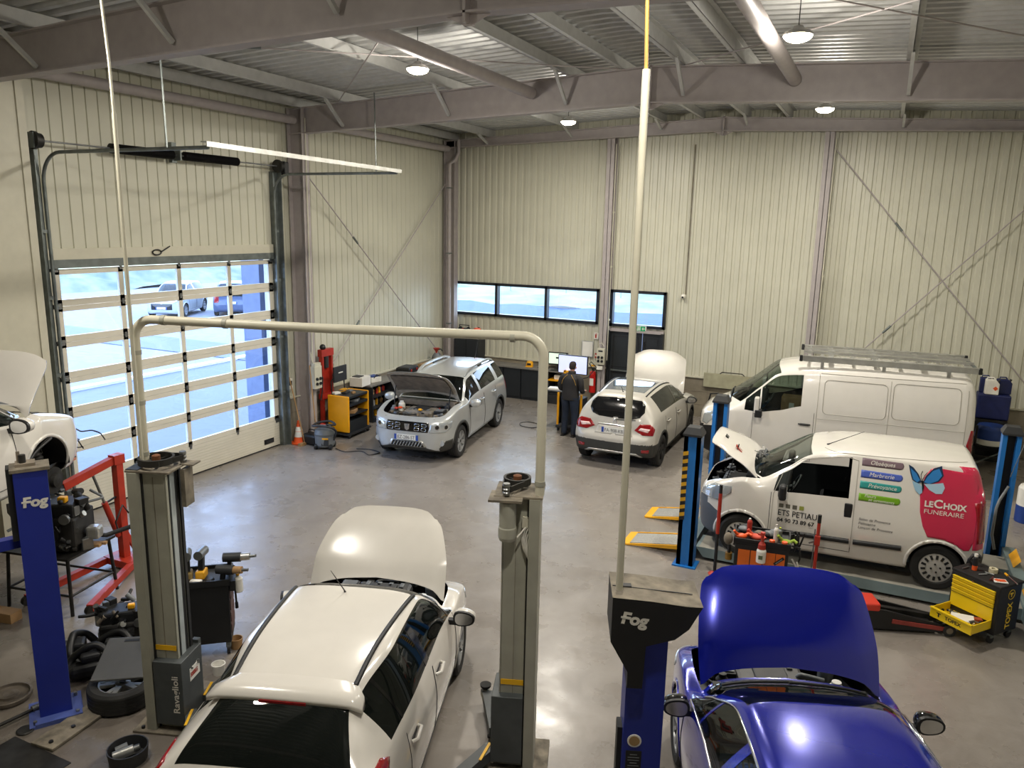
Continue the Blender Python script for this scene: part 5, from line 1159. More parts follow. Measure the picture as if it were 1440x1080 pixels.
# grey two post lift round the white hatchback
lift = thing('two_post_lift', 'light grey two post car lift with a pipe arch over the white hatchback', 'car lift', (-4.2, 5.2, 0))
def sub(name, mb, par=None): return mb.build(name, par or lift)
def rel(M): return Matrix.Translation((4.2, -5.2, 0)) @ M
for (px, py), s in (((-5.80, 4.745), 1), ((-2.64, 5.75), -1)):
    M = rel(in_frame((px, py, 0), 19.5)) @ Matrix.Diagonal((.83, .83, 1, 1)); H = 2.60
    b = MB(); b.M = M
    b.box((0, 0, H / 2), (.26, .34, H), M_lgrey); b.box((-.19 * s, -.06, H / 2), (.11, .40, H), M_lgrey); b.box((-.125 * s, -.165, H / 2), (.02, .05, H), M_black)
    b.box((.131 * s, -.02, H / 2), (.006, .20, H - .04), M_black); b.box((.138 * s, -.04, H / 2), (.012, .085, H - .04), M_pale); b.box((.135 * s, .12, H / 2), (.03, .05, H - .04), M_black); b.box((.14 * s, -.15, H / 2), (.012, .04, H), M_lgrey)
    b.box((0, -.173, H / 2), (.004, .004, H - .1), M_dust)
    po = sub('post', b); tb = MB(); tb.M = M; tb.box((0, -.175, .86), (.26, .006, .05), M_tape); tb.build('yellow_band', po)
    bp = MB(); bp.M = M; bp.box((-.05 * s, 0, .012), (.7, .62, .024), M_grime, bev=.005)
    for q in ((-.3, -.25), (.22, -.25), (-.3, .25)): bp.cyl((q[0], q[1], .024), (q[0], q[1], .05), .02, M_dsteel, n=6)
    sub('base_plate', bp)
    c = MB(); c.M = M; c.box((.05 * s, -.03, .42), (.34, .46, .66), M_ldark, bev=.008); c.box((.15 * s, .22, .72), (.08, .06, .12), M_ldark); c.cyl((.19 * s, .1, .60), (.24 * s, .1, .60), .02, M_steel, n=8); c.cyl((.19 * s, -.05, .60), (.24 * s, -.05, .60), .012, M_steel, n=8)
    ca = sub('carriage', c)
    t_ = MB()
    if s > 0:
        put_text(t_, 'Ravaglioli', .105, M @ mk_plane((.17, -.264, .22), (0, 0, 1), (-1, 0, 0), (0, -1, 0)), M_white, bold=.002)
        t_.build('carriage_lettering', ca); t_ = MB(); t_.M = M; t_.box((.222, .02, .54), (.004, .22, .13), M_paper); t_.M = Matrix.Identity(4); put_text(t_, '5000KG', .062, M @ mk_plane((.226, -.08, .515), (0, 1, 0), (0, 0, 1), (1, 0, 0)), M_red, bold=.003, sx=.75)
        t_.build('load_plate', ca)
    for yy, (ex, ey) in ((-.12, (.62, -.82)), (.16, (.40, .85))):
        a = MB(); a.M = M; a.bar((.22 * s, yy, .14), (ex * s, ey, .14), .13, .10, M_ldark); a.bar((.22 * s + (ex - .22) * s * .45, yy + (ey - yy) * .45, .145), (ex * s * 1.12, ey * 1.1, .145), .10, .07, M_lgrey); a.box((ex * s * .72, ey * .75, .195), (.06, .05, .004), M_paper)
        ar = sub('arm', a); pd = MB(); pd.M = M; pd.lathe([(.0, .18), (.03, .18), (.03, .205), (.065, .21), (.07, .235), (.0, .235)], M_rubber, (ex * s * 1.08, ey * 1.06, 0), n=18); pd.build('lift_pad', ar)
        k = MB(); k.M = M; k.bar((.24 * s, yy, .196), (ex * s * .5, ey * .5, .196), .03, .006, M_tape); k.build('hazard_strip', ar)
    tp = MB(); tp.M = M; tp.box((-.02 * s, -.02, H + .01), (.50, .46, .02), M_grime, bev=.004)
    if s > 0: tp.box((-.20, -.08, H + .02), (.14, .30, .015), M_dsteel); tp.box((.28, .12, H + .02), (.16, .16, .012), M_grime); tp.box((.24, .1, H - .2), (.05, .18, .36), M_grime)
    sub('top_plate', tp)
    r, cx_, cy_ = (.19, -.02, -.04) if s > 0 else (.145, -.02, .06)
    pl = MB(); pl.M = M; pl.lathe([(r - .025, H + .05), (r, H + .05), (r, H + .11), (r - .025, H + .11), (r - .03, H + .06)], M_belt, (cx_, cy_, 0), n=28); pl.lathe([(0, H + .06), (.045, H + .06), (.045, H + .12), (.02, H + .13), (0, H + .13)], mat('rusty_hub', '#7a4a2a', .8, dirt=.3), (cx_, cy_, 0), n=14)
    for q in range(5): a_ = q * 2 * PI / 5; pl.bar((cx_ + .03 * math.cos(a_), cy_ + .03 * math.sin(a_), H + .07), (cx_ + (r - .02) * math.cos(a_), cy_ + (r - .02) * math.sin(a_), H + .07), .03, .02, M_dsteel)
    sub('pulley', pl)
    bl = MB(); bl.M = M; mx, my = (.2, .12) if s > 0 else (-.10, -.24)
    for sg in (1, -1):
        d = Vector((mx - cx_, my - cy_, 0)).normalized(); n_ = Vector((-d.y, d.x, 0)); bl.bar(Vector((cx_, cy_, H + .08)) + n_ * r * sg, Vector((mx, my, H + .08)) + n_ * .04 * sg, .012, .05, M_belt)
    sub('drive_belt', bl); sp_ = MB(); sp_.M = M; sp_.lathe([(0, H + .03), (.035, H + .03), (.04, H + .05), (.03, H + .06), (.04, H + .08), (.03, H + .09), (.04, H + .11), (.035, H + .13), (0, H + .13)], M_steel, (mx, my, 0), n=14); sub('motor_pulley', sp_)
    if s < 0:
        m_ = MB(); m_.M = M; m_.box((-.10, -.22, H + .005), (.34, .30, .02), M_grime); m_.lathe([(.0, H - .36), (.085, H - .36), (.095, H - .33), (.095, H - .25), (.088, H - .24), (.088, H - .02), (.0, H - .02)], M_lgrey, (-.08, -.26, 0), n=22); sub('motor', m_)
        w_ = MB(); w_.M = M
        for q in range(5): w_.tube([(.12 + .015 * q + .055 * math.cos(a_), -.20 - .008 * q, H - .36 + .14 * math.sin(a_) - .02 * q) for a_ in np.linspace(0, 2 * PI, 22)], .008, M_white, 6, True)
        w_.tube([(.02, -.26, H - .34), (.06, -.24, H - .30), (.10, -.21, H - .26)], .009, M_white, 6); w_.tube([(.16, -.19, H + .02), (.16, -.19, H - .3)], .008, M_white, 6); w_.box((.10, -.19, H - .22), (.07, .05, .09), M_clad2); sub('cable_coil', w_)
ar = MB(); p0, p1 = Vector((-5.945, 4.70, 0)) - lift.location, Vector((-2.42, 5.70, 0)) - lift.location; zt = 3.96; R = .17; d = (p1 - p0).normalized(); up = Vector((0, 0, 1))
pts = [p0 + up * 2.62, p0 + up * 3.2, p0 + up * (zt - R)] + [p0 + d * R * (1 - math.cos(a)) + up * (zt - R + R * math.sin(a)) for a in np.linspace(.25, PI / 2, 7)]
pts += [p0.lerp(p1, .5) + up * (zt - .01)] + [p1 - d * R * (1 - math.sin(a)) + up * (zt - R + R * math.cos(a)) for a in np.linspace(0, PI / 2, 8)] + [p1 + up * 3.2, p1 + up * 2.62]
ar.tube(pts, .04, M_clad2, 14)
for q in (p0 + up * 3.66, p0 + up * 3.2, p0 + up * 2.72, p0.lerp(p1, .08) + up * zt, p0.lerp(p1, .24) + up * (zt - .005), p0.lerp(p1, .93) + up * (zt - .01), p1 + up * 2.72):
    dd = d if abs(q.z - zt) < .03 else up; ar.cyl(q - dd * .02, q + dd * .02, .045, M_lgrey, n=14)
sub('pipe_arch', ar)
def supply(x, y, z0, z1, r, cab, label):
    t = thing('supply_conduit', label, 'conduit', (x, y, z0)); m = MB(); m.cyl((0, 0, 0), (0, 0, z1 - z0), r, M_clad2, n=12); m.build('conduit', t)
    c = MB(); c.tube([(0, 0, z1 - z0 - .05), (-.02, .01, z1 - z0 + .4), (-.05, .0, z1 - z0 + 1.0), (-.09, -.02, beam_top(x) + .1 - z0)], .012, cab, 7); c.build('cable', t)
supply(-5.885, 4.62, 2.62, 5.68, .017, M_clad2, 'thin white cable conduit rising from the left grey lift post to the roof')
supply(-1.39, 4.70, 2.44, 5.76, .024, mat('amber_cable', '#b48a45', .5), 'white cable conduit rising from the dark blue lift post to the roof')
# dark blue lift posts
def fog(mb, M, size): put_text(mb, 'Fog', size, M, M_white, bold=size * .045, shear=.08, sx=1.05); mb.M = M; mb.box((.02 * size / .15, size * .36, .001), (size * .34, size * .12, .003), M_white); mb.M = Matrix.Identity(4)
t = thing('lift_post', 'dark blue lift post at far left under the raised white car, with white lettering', 'lift post', (-6.98, 4.28, 0), math.radians(58))
b = MB(); b.box((0, 0, 1.27), (.27, .24, 2.54), M_navy); b.box((.136, .0, 1.27), (.004, .24, 2.54), M_navy2); b.box((-.16, .06, 2.2), (.06, .16, .7), M_dark); b.build('post', t)
b = MB(); b.box((0, .0, .012), (.46, .46, .024), M_navy2); b.box((.02, -.10, .035), (.4, .26, .02), M_navy2)
for q in ((.18, -.18), (-.18, -.18), (.18, .16)): b.cyl((q[0], q[1], .024), (q[0], q[1], .06), .018, M_steel, n=6)
b.build('base_plate', t)
b = MB(); b.box((0, 0, 2.55), (.32, .26, .03), M_grime); b.box((-.03, .02, 2.58), (.16, .14, .03), M_dust); b.cyl((-.05, 0, 2.59), (-.05, 0, 2.67), .03, M_dsteel, n=8); b.bar((-.08, .02, 2.6), (-.08, .02, 2.7), .02, .03, M_dust); b.build('top_plate', t)
b = MB(); fog(b, mk_plane((-.085, -.123, 2.20), (1, 0, 0), (0, 0, 1), (0, -1, 0)), .13); b.build('post_lettering', t)
b = MB(); b.bar((0, .14, 1.80), (-.95, -.10, 1.82), .10, .10, M_navy); b.bar((0, .16, 1.80), (-.2, 1.1, 1.82), .10, .10, M_dark); b.build('arm', t)
tag(MB().tube(list(pchip(np.array([(-7.05, 4.22, 2.40), (-7.10, 4.42, 2.62), (-7.14, 4.62, 2.72), (-7.30, 4.62, 2.62), (-7.42, 4.56, 2.44), (-7.45, 4.46, 2.2)]), np.linspace(0, 5, 30))), .010, M_dark, 7).build('air_hose'), 'thin black hose looping up from the far left blue lift post', 'hose')
t = thing('lift_post', 'dark blue lift post with a dusty black top cover beside the blue car', 'lift post', (-1.235, 4.89, 0), math.radians(22))
b = MB(); b.box((0, 0, 1.12), (.27, .26, 2.24), M_navy); b.box((.137, -.03, 1.12), (.006, .14, 2.2), M_black); b.box((.14, .09, 1.12), (.02, .05, 2.2), M_navy2); b.box((-.15, .0, .80), (.04, .12, 1.1), M_black); b.box((.0, 0, .012), (.5, .5, .024), M_navy); b.build('post', t)
b = MB(); M = mk_plane((0, .24, 0), (1, 0, 0), (0, 0, 1), (0, -1, 0))
poly = [(-.26, 2.40), (-.26, 2.08), (-.135, 1.86), (-.135, 1.74), (-.03, 1.74), (-.02, 2.06), (.17, 2.12), (.26, 2.20), (.34, 2.36), (.24, 2.36), (.0, 2.385)]
b.prism(poly, .02, .42, M_black, M); b.build('top_cover', t)
b = MB(); b.add([M @ Vector((x, y, z)) for z in (.02, .42) for x, y in ((-.262, 2.408), (.0, 2.392), (.24, 2.366), (.345, 2.364))], [(k, k + 1, k + 5, k + 4) for k in range(3)], M_grime); b.bar((-.25, .0, 2.41), (.3, .0, 2.37), .006, .006, M_black); b.box((-.16, .02, 2.404), (.08, .05, .012), M_black); b.build('dust_layer', t)
b = MB(); fog(b, mk_plane((-.20, -.183, 2.23), (1, 0, -.12), (.12, 0, 1), (0, -1, 0)), .115); b.build('cover_lettering', t)
b = MB(); b.cyl((-.055, -.130, 1.30), (-.055, -.135, 1.30), .05, M_paper, n=20); b.cyl((-.055, -.135, 1.30), (-.055, -.137, 1.30), .038, mat('sticker_tan', '#a98a5c', .6), n=20); b.box((-.055, -.132, 1.12), (.11, .004, .2), M_black); b.box((-.055, -.132, .93), (.11, .004, .16), M_paper)
for k in range(7): b.box((-.055, -.135, 1.19 - .022 * k), (.08 if k % 3 else .05, .002, .005), M_grey)
for k in range(5): b.box((-.05, -.135, .98 - .022 * k), (.07 if k % 2 else .05, .002, .004), M_grey)
b.build('sticker', t)
# blue four post lift under the small van
t = thing('four_post_lift', 'bright blue four post lift with pale runways under the small white van', 'car lift', (0, 0, 0)); M_run = mat('runway_grey', '#7d8f92', .55, dirt=.15, scale=3); M_runtop = mat('runway_top', '#a19d92', .6, dirt=.22, scale=3)
M_ramp = mat('checker_plate', '#b3b2ac', .4, .4, dirt=.2, scale=40, bump=.6, bscale=90); M_hz = mat('hazard_yellow', '#d7a21c', .5)
for x, y, f in ((-2.18, 10.70, 1), (-2.24, 13.05, 0), (1.96, 13.12, 0), (2.28, 10.62, 0)):
    b = MB()
    for dx in (-.09, .09): b.box((x + dx, y, 1.0), (.06, .20, 1.96), M_lblue)
    b.box((x, y + .06, 1.0), (.14, .06, 1.96), M_black)
    if f: b.box((x, y - .09, 1.0), (.24, .02, 1.96), M_lblue)
    b.box((x, y, .01), (.34, .30, .02), M_lblue); b.build('post', t)
    c = MB(); c.add([(x + sx_ * w, y + sy_ * w, z) for z, w in ((1.97, .135), (2.0, .135), (2.09, .09)) for sx_, sy_ in ((-1, -1), (1, -1), (1, 1), (-1, 1))], [(k * 4 + q, k * 4 + (q + 1) % 4, k * 4 + 4 + (q + 1) % 4, k * 4 + 4 + q) for k in (0, 1) for q in range(4)] + [(3, 2, 1, 0), (8, 9, 10, 11)], M_dark); c.build('post_cap', t)
    if f:
        h = MB()
        for k in range(18): z = .70 + k * .057; h.prism([(0, 0), (.075, .022), (.075, .079), (0, .057)], 0, .004, M_hz if k % 2 else M_black, mk_plane((x - .12, y - .102, z), (1, 0, 0), (0, 0, 1), (0, -1, 0)))
        h.build('hazard_strip', t)
for y0, y1 in ((10.95, 11.45), (12.22, 12.72)):
    b = MB(); yc, wd_ = (y0 + y1) / 2, y1 - y0
    b.prism([(-2.10, .20), (-1.98, .05), (2.05, .05), (2.05, .20)], -wd_ / 2, wd_ / 2, M_run, mk_plane((0, yc, 0), (1, 0, 0), (0, 0, 1), (0, -1, 0))); b.box((0.0, yc, .1985), (4.1, wd_ - .004, .005), M_runtop); b.build('runway', t)
    r = MB(); M = mk_plane((0, yc, 0), (1, 0, 0), (0, 0, 1), (0, -1, 0))
    for s in (-1, 1): r.prism([(-3.22, .0), (-3.22, .02), (-2.12, .20), (-2.12, .12)], s * wd_ / 2 - .012, s * wd_ / 2 + .012, M_yel, M)
    r.prism([(-3.22, .0), (-3.22, .018), (-2.12, .195), (-2.12, .178)], -wd_ / 2 + .04, wd_ / 2 - .04, M_ramp, M); r.prism([(-3.24, .0), (-3.24, .02), (-3.12, .036), (-3.12, .02)], -wd_ / 2, wd_ / 2, M_yel, M); r.build('ramp', t)
    s = MB(); s.add([(2.05, y0, .20), (2.05, y1, .20), (2.17, y1, .36), (2.17, y0, .36)], [(0, 1, 2, 3)], M_yel); s.prism([(2.05, .2), (2.17, .36), (2.12, .2)], -.02, .02, M_yel, M); s.build('wheel_stop', t)
for x in (-2.2, 2.12): b = MB(); b.box((x, 11.9, .16), (.16, 2.3, .18), M_run); b.build('cross_beam', t)
b = MB(); b.tube([(2.0, 13.0, 1.2), (1.9, 12.9, 1.0), (1.86, 12.8, .9), (1.85, 12.75, .5), (1.9, 12.7, .3)], .02, M_grey, 8); b.tube([(2.0, 12.98, 1.35), (2.1, 12.9, 1.9), (2.4, 13.1, 2.6)], .006, M_grey, 6); b.build('control_hose', t)

# ================================================================ back of the hall: benches, screens, person
M_bench = mat('bench_anthracite', '#22262b', .5, dirt=.12); M_top = mat('bench_top_grey', '#7a7772', .5, dirt=.15, scale=4); M_scrw = mat('screen_white', '#cfd8ff', .3, dirt=0, emit=.55); M_scrg = mat('screen_green_white', '#cfe0cf', .3, dirt=0, emit=.8)
M_scrb = mat('screen_blue', '#2438b0', .3, dirt=0, emit=1.0); M_blue = mat('blue_plastic', '#1d3f8a', .45, dirt=.1); M_dblue = mat('navy_plastic', '#141f55', .5, dirt=.2); M_amber = mat('trolley_yellow', '#f0a814', .4, dirt=.05)
rnd = random.Random(12)
def caster(mb, x, y, r=.05, m=None): mb.cyl((x - .015, y, r), (x + .015, y, r), r, M_black, n=14); mb.box((x, y, r * 1.9), (.05, .06, .06), M_galv)
def bottle(name, label, loc, r, h, m, cap, group=None, cat='bottle', sh=.7):
    t = thing(name, label, cat, loc, 0, group); b = MB(); b.lathe([(0, 0), (r * .95, 0), (r, .01), (r, h * sh), (r * .75, h * (sh + .08)), (r * .35, h * (sh + .14)), (r * .35, h * .92), (0, h * .92)], m, n=14); b.build('bottle_body', t)
    c = MB(); c.lathe([(0, h * .9), (r * .42, h * .9), (r * .42, h), (0, h)], cap, n=12); c.build('cap', t); return t
# left bench: worktop, cupboards, open shelf unit
WX0, WX1 = X0 + .10, -10.95
b = MB(); b.box(((WX0 + WX1) / 2, 17.35, .905), (WX1 - WX0, 4.5, .04), M_top); tag(b.build('worktop'), 'long grey worktop along the left wall behind the yellow tool trolley', 'worktop')
u = thing('shelf_unit', 'open fronted black shelf unit full of bottles under the left worktop', 'shelf', ((WX0 + WX1) / 2, 15.6, 0))
b = MB(); b.box((0, -.47, .44), (.57, .03, .88), M_bench); b.box((0, .47, .44), (.57, .03, .88), M_bench); b.box((-.27, 0, .44), (.02, .94, .88), M_bench); b.box((0, 0, .05), (.57, .94, .1), M_bench); b.build('carcass', u)
for z in (.34, .62): s = MB(); s.box((.0, 0, z), (.56, .92, .025), M_bench); s.build('shelf', u)
n = 0
for z in (.10, .354, .634):
    for k in range(7):
        y = 15.2 + .125 * k; hh = rnd.uniform(.13, .21); r = rnd.uniform(.03, .045); mm = rnd.choice([M_white, M_paper, M_grey, M_red, M_yel, M_blue, M_card])
        bottle('bottle', 'small workshop bottle standing in the open black shelf unit', (-11.08 - rnd.uniform(0, .12), y, z), r, hh, mm, rnd.choice([M_black, M_red, M_white]), 'bottles in the open shelf unit')
for k, (y0, y1) in enumerate(((16.12, 17.0), (17.02, 17.9), (17.92, 18.8))):
    t = thing('base_cupboard', ('first', 'second', 'third')[k] + ' dark base cupboard beyond the open shelf unit along the left wall', 'cupboard', ((WX0 + WX1) / 2, (y0 + y1) / 2, 0))
    b = MB(); b.box((0, 0, .44), (.54, y1 - y0, .88), M_bench); b.build('carcass', t); d = MB(); d.box((.28, 0, .47), (.02, y1 - y0 - .02, .78), M_bench, bev=.004); dd = d.build('door', t); h = MB(); h.box((.295, .3, .72), (.015, .02, .12), M_dark); h.build('handle', dd)
t = thing('cardboard_carton', 'white carton with a black lid on the near end of the left worktop', 'box', (-11.22, 15.05, .925), .12); b = MB(); b.box((0, 0, .11), (.34, .42, .22), M_paper, bev=.005); b.build('carton', t); b = MB(); b.box((-.03, -.05, .23), (.2, .22, .02), M_dark); b.build('lid', t)
t = thing('cleaning_pack', 'white and blue pack with a dark strap next to the white carton', 'pack', (-11.2, 15.55, .925), -.2); b = MB(); b.box((0, 0, .07), (.26, .34, .14), M_white, bev=.02); b.build('pack', t); b = MB(); b.box((.02, -.02, .155), (.2, .24, .035), M_blue, bev=.012); b.tube([(.1, -.16, .05), (.14, .0, .2), (.1, .17, .12), (.06, .2, .06)], .015, M_dark); b.build('strap', t)
t = thing('tool_case', 'flat black plastic tool case with red latches on the left worktop', 'tool case', (-11.2, 17.1, .925), .1); b = MB(); b.box((0, 0, .07), (.40, .55, .14), M_black, bev=.025); b.box((0, 0, .145), (.34, .48, .02), M_dark, bev=.01); b.build('case_body', t)
for y in (-.16, .16): b = MB(); b.box((.205, y, .08), (.02, .06, .06), M_red, bev=.005); b.build('latch', t)
tag(MB().box((0, 0, .05), (.3, .45, .10), M_card, bev=.004).build('cardboard_box', loc=(-11.15, 18.0, .925)), 'flat brown cardboard box on the left worktop beyond the tool case', 'box')
t = thing('oil_jug', 'grey oil jug with a red funnel at the far end of the left worktop', 'jug', (-11.2, 18.6, .925)); b = MB(); b.lathe([(0, 0), (.13, 0), (.14, .05), (.13, .2), (.08, .28), (.06, .30), (0, .30)], M_grey, n=16); b.tube([(.0, .12, .1), (.0, .2, .16), (.0, .19, .24), (.0, .08, .27)], .015, M_grey); b.build('jug_body', t); f = MB(); f.lathe([(.02, .28), (.03, .34), (.10, .44), (.09, .44), (.02, .35)], M_red, n=14); f.tube([(.05, 0, .40), (.13, .03, .42), (.16, .05, .36)], .018, M_black); f.build('funnel', t)
# tall cabinet in the corner and what lies on it
t = thing('tall_cabinet', 'tall black cabinet in the far left corner behind the silver SUV', 'cabinet', (-10.68, 19.62, 0)); b = MB(); b.box((0, 0, .79), (.78, .44, 1.58), M_bench); b.build('carcass', t)
for s in (-1, 1): d = MB(); d.box((s * .195, -.23, .80), (.38, .02, 1.5), M_bench, bev=.004); dd = d.build('door', t); h = MB(); h.box((s * .04, -.245, .9), (.015, .015, .12), M_galv); h.build('handle', dd)
t = thing('cable_reel', 'black and red cable reel on top of the tall corner cabinet', 'cable reel', (-10.86, 19.6, 1.58)); b = MB()
for x in (-.13, .13): b.lathe([(.0, -.012), (.15, -.012), (.155, 0), (.15, .012), (.0, .012)], M_black, (x, 0, .16), (1, 0, 0), 22)
b.build('flange', t); b = MB(); b.cyl((-.12, 0, .16), (.12, 0, .16), .115, M_dark, n=20); b.lathe([(.118, -.02), (.122, 0), (.118, .02)], M_red, (-.02, 0, .16), (1, 0, 0), 20); b.build('wound_cable', t); b = MB(); b.tube([(-.15, 0, .1), (-.16, 0, .36), (.16, 0, .36), (.15, 0, .1)], .013, M_black); b.cyl((.14, 0, .16), (.17, 0, .16), .06, M_red, n=14); b.build('stand', t)
tag(MB().lathe([(0, 0), (.05, 0), (.055, .16), (.02, .2), (0, .2)], M_red, n=12).cyl((0, 0, .2), (.03, 0, .25), .012, M_black, n=8).build('spray_can', loc=(-10.60, 19.6, 1.58)), 'small red can between the cable reel and the white box on the cabinet', 'can')
tag(MB().box((0, 0, .09), (.27, .3, .18), M_paper, bev=.005).box((.137, 0, .09), (.003, .12, .1), M_grey).build('carton', loc=(-10.42, 19.6, 1.58)), 'white box under an orange bag on the tall corner cabinet', 'box')
tag(MB().ball((0, 0, .07), .11, M_orange, (1.1, 1, .65), 14).box((.05, 0, .145), (.05, .02, .02), M_black).build('tool_pouch', loc=(-10.42, 19.58, 1.76)), 'orange rounded bag lying on the white box on the corner cabinet', 'bag')
# back bench
b = MB(); b.box((-8.85, 19.57, .905), (2.9, .57, .04), M_top); tag(b.build('worktop'), 'grey worktop along the back wall under the strip window', 'worktop')
for k, (x0, x1) in enumerate(((-10.26, -9.45), (-9.43, -8.9), (-8.88, -8.05))):
    t = thing('base_cupboard', ('dark base cupboard beside the tall corner cabinet', 'middle dark base cupboard under the strip window', 'dark base cupboard with a keyhole left of the yellow desk')[k], 'cupboard', ((x0 + x1) / 2, 19.6, 0))
    b = MB(); b.box((0, 0, .44), (x1 - x0, .5, .88), M_bench); b.build('carcass', t); d = MB(); d.box((0, -.26, .47), (x1 - x0 - .02, .02, .8), M_bench, bev=.004); dd = d.build('door', t); h = MB(); h.box((.2, -.275, .7), (.02, .015, .05), M_dark); h.build('handle', dd)
t = thing('head_torch', 'yellow work lamp with a dark lens on the back worktop', 'work lamp', (-8.72, 19.55, .925), .2); b = MB(); b.lathe([(.0, 0), (.10, 0), (.105, .05), (.08, .13), (.0, .15)], M_yel, (0, 0, .02), n=16); b.box((0, -.03, .01), (.2, .16, .02), M_yel); b.build('shell', t); b = MB(); b.box((.0, -.085, .08), (.11, .05, .06), M_black, bev=.01); b.build('lens', t)
tag(MB().tube([(0, 0, .01), (.1, -.05, .01), (.2, .02, .012), (.28, -.03, .01)], .009, M_black).box((.3, -.03, .02), (.08, .05, .03), M_black).build('charger_lead', loc=(-8.45, 19.5, .925)), 'black lead with a plug lying beside the yellow work lamp', 'lead')
b = MB(); b.box((-7.72, 19.52, .66), (.64, .5, .03), M_amber); b.box((-8.02, 19.52, .46), (.03, .48, .4), M_bench); b.box((-7.42, 19.52, .46), (.03, .48, .4), M_bench); b.box((-7.72, 19.52, .28), (.6, .48, .02), M_bench); b.box((-7.72, 19.52, .13), (.6, .48, .26), M_dark); tag(b.build('desk'), 'low desk with a yellow top between the back bench and the person', 'desk')
t = thing('monitor', 'dark framed monitor with a pale page at the right end of the back worktop', 'monitor', (-7.86, 19.55, .925), .1); b = MB(); b.box((0, 0, .31), (.56, .04, .35), M_black, bev=.006); b.box((0, .04, .1), (.06, .04, .2), M_black); b.box((0, .04, .008), (.22, .16, .016), M_black); b.build('monitor_body', t); s = MB(); s.box((-.02, -.022, .31), (.48, .004, .29), M_scrg); s.box((.0, -.025, .33), (.12, .003, .05), M_dark); s.build('screen', t)
tag(MB().box((0, 0, .012), (.42, .15, .02), M_black, bev=.005).build('keyboard', loc=(-7.78, 19.36, .925)), 'black keyboard in front of the dark framed monitor', 'keyboard')
tag(MB().box((0, 0, .06), (.3, .25, .12), M_paper, bev=.01).build('printer', loc=(-7.75, 19.5, .675)), 'small pale box machine standing on the yellow desk top', 'machine')
# diagnostic trolley by the person
t = thing('diagnostic_trolley', 'black trolley with yellow posts and a big lit monitor in front of the standing person', 'trolley', (-6.42, 17.02, 0))
b = MB(); b.box((0, .1, .44), (.50, .42, .68), M_bench); b.box((0, -.04, .12), (.60, .62, .05), M_dark); b.box((-.305, .06, .5), (.02, .5, .8), M_bench); b.build('cabinet', t)
for x in (-.29, .29): p = MB(); p.box((x, -.24, .50), (.05, .045, .86), M_amber, bev=.008); p.build('post', t)
b = MB(); b.box((-.18, .0, .95), (.80, .44, .03), M_grey); b.build('top_shelf', t); w = MB()
for x, y in ((-.26, -.26), (.26, -.26), (-.26, .3), (.26, .3)): caster(w, x, y)
w.build('castor', t); s = MB(); s.box((-.02, -.02, .22), (.05, .03, .35), M_paper); s.build('cable_tray', t)
m = MB(); m.box((-.12, .22, 1.55), (.76, .05, .46), M_black, bev=.008); m.box((-.12, .26, 1.2), (.08, .05, .5), M_amber); mo = m.build('monitor', t); s = MB(); s.box((-.12, .192, 1.55), (.72, .006, .42), M_scrw); s.build('screen', mo)
p = MB(); p.box((-.29, .15, 1.18), (.07, .07, .45), M_amber, bev=.01); p.box((-.2, .15, 1.38), (.24, .07, .05), M_amber, bev=.01); p.build('yellow_arm', t)
tag(MB().box((0, 0, .12), (.24, .03, .24), M_black, R=Matrix.Rotation(-.25, 3, 'X'), bev=.008).box((0, -.024, .125), (.2, .004, .19), M_scrb, R=Matrix.Rotation(-.25, 3, 'X')).box((0, -.027, .125), (.05, .004, .1), M_scrw, R=Matrix.Rotation(-.25, 3, 'X')).build('tablet', loc=(-6.56, 17.04, .98)), 'tablet with a blue screen propped on the trolley left of the person', 'tablet')
tag(MB().box((0, 0, .02), (.30, .22, .04), M_paper, rz=.1).build('paper_pad', loc=(-6.86, 16.92, .965)), 'white paper pad on the left overhang of the trolley top', 'paper')
tag(MB().tube(list(pchip(np.array([(0, 0, .012), (.1, -.2, .012), (-.05, -.4, .012), (-.3, -.35, .012), (-.45, -.1, .012), (-.3, .1, .012), (-.05, .05, .012)]), np.linspace(0, 6, 40))), .009, M_black, 7).build('floor_cable', loc=(-7.3, 17.0, 0)), 'black cable lying on the floor left of the diagnostic trolley', 'cable')
# person
M_jkt = mat('jacket_black', '#211f20', .75, dirt=.15, bump=.1, bscale=20); M_jean = mat('jeans_dark', '#1f2a3d', .85, dirt=.2, scale=12, bump=.1); M_skin = mat('skin', '#b98a72', .6, dirt=.05); M_hair = mat('hair_short', '#2c231e', .9, dirt=.2, scale=40, bump=.4); M_shoe = mat('shoe_dark', '#241d18', .6); M_pipe = mat('jacket_piping', '#b08a3a', .6)
def skin_mesh(name, verts, edges, radii, mats, parent, root=0, sub=2):
    me = bpy.data.meshes.new(name); me.from_pydata(verts, edges, []); me.update(); o = bpy.data.objects.new(name, me); COL.objects.link(o); o.parent = parent
    m = o.modifiers.new('skin', 'SKIN'); m.use_smooth_shade = True
    if not me.skin_vertices: me.attributes
    for k, r in enumerate(radii):
        sv = me.skin_vertices[0].data[k]; sv.radius = r if isinstance(r, tuple) else (r, r); sv.use_root = (k == root)
    s = o.modifiers.new('sub', 'SUBSURF'); s.levels = sub; s.render_levels = sub; me.materials.append(mats); return o
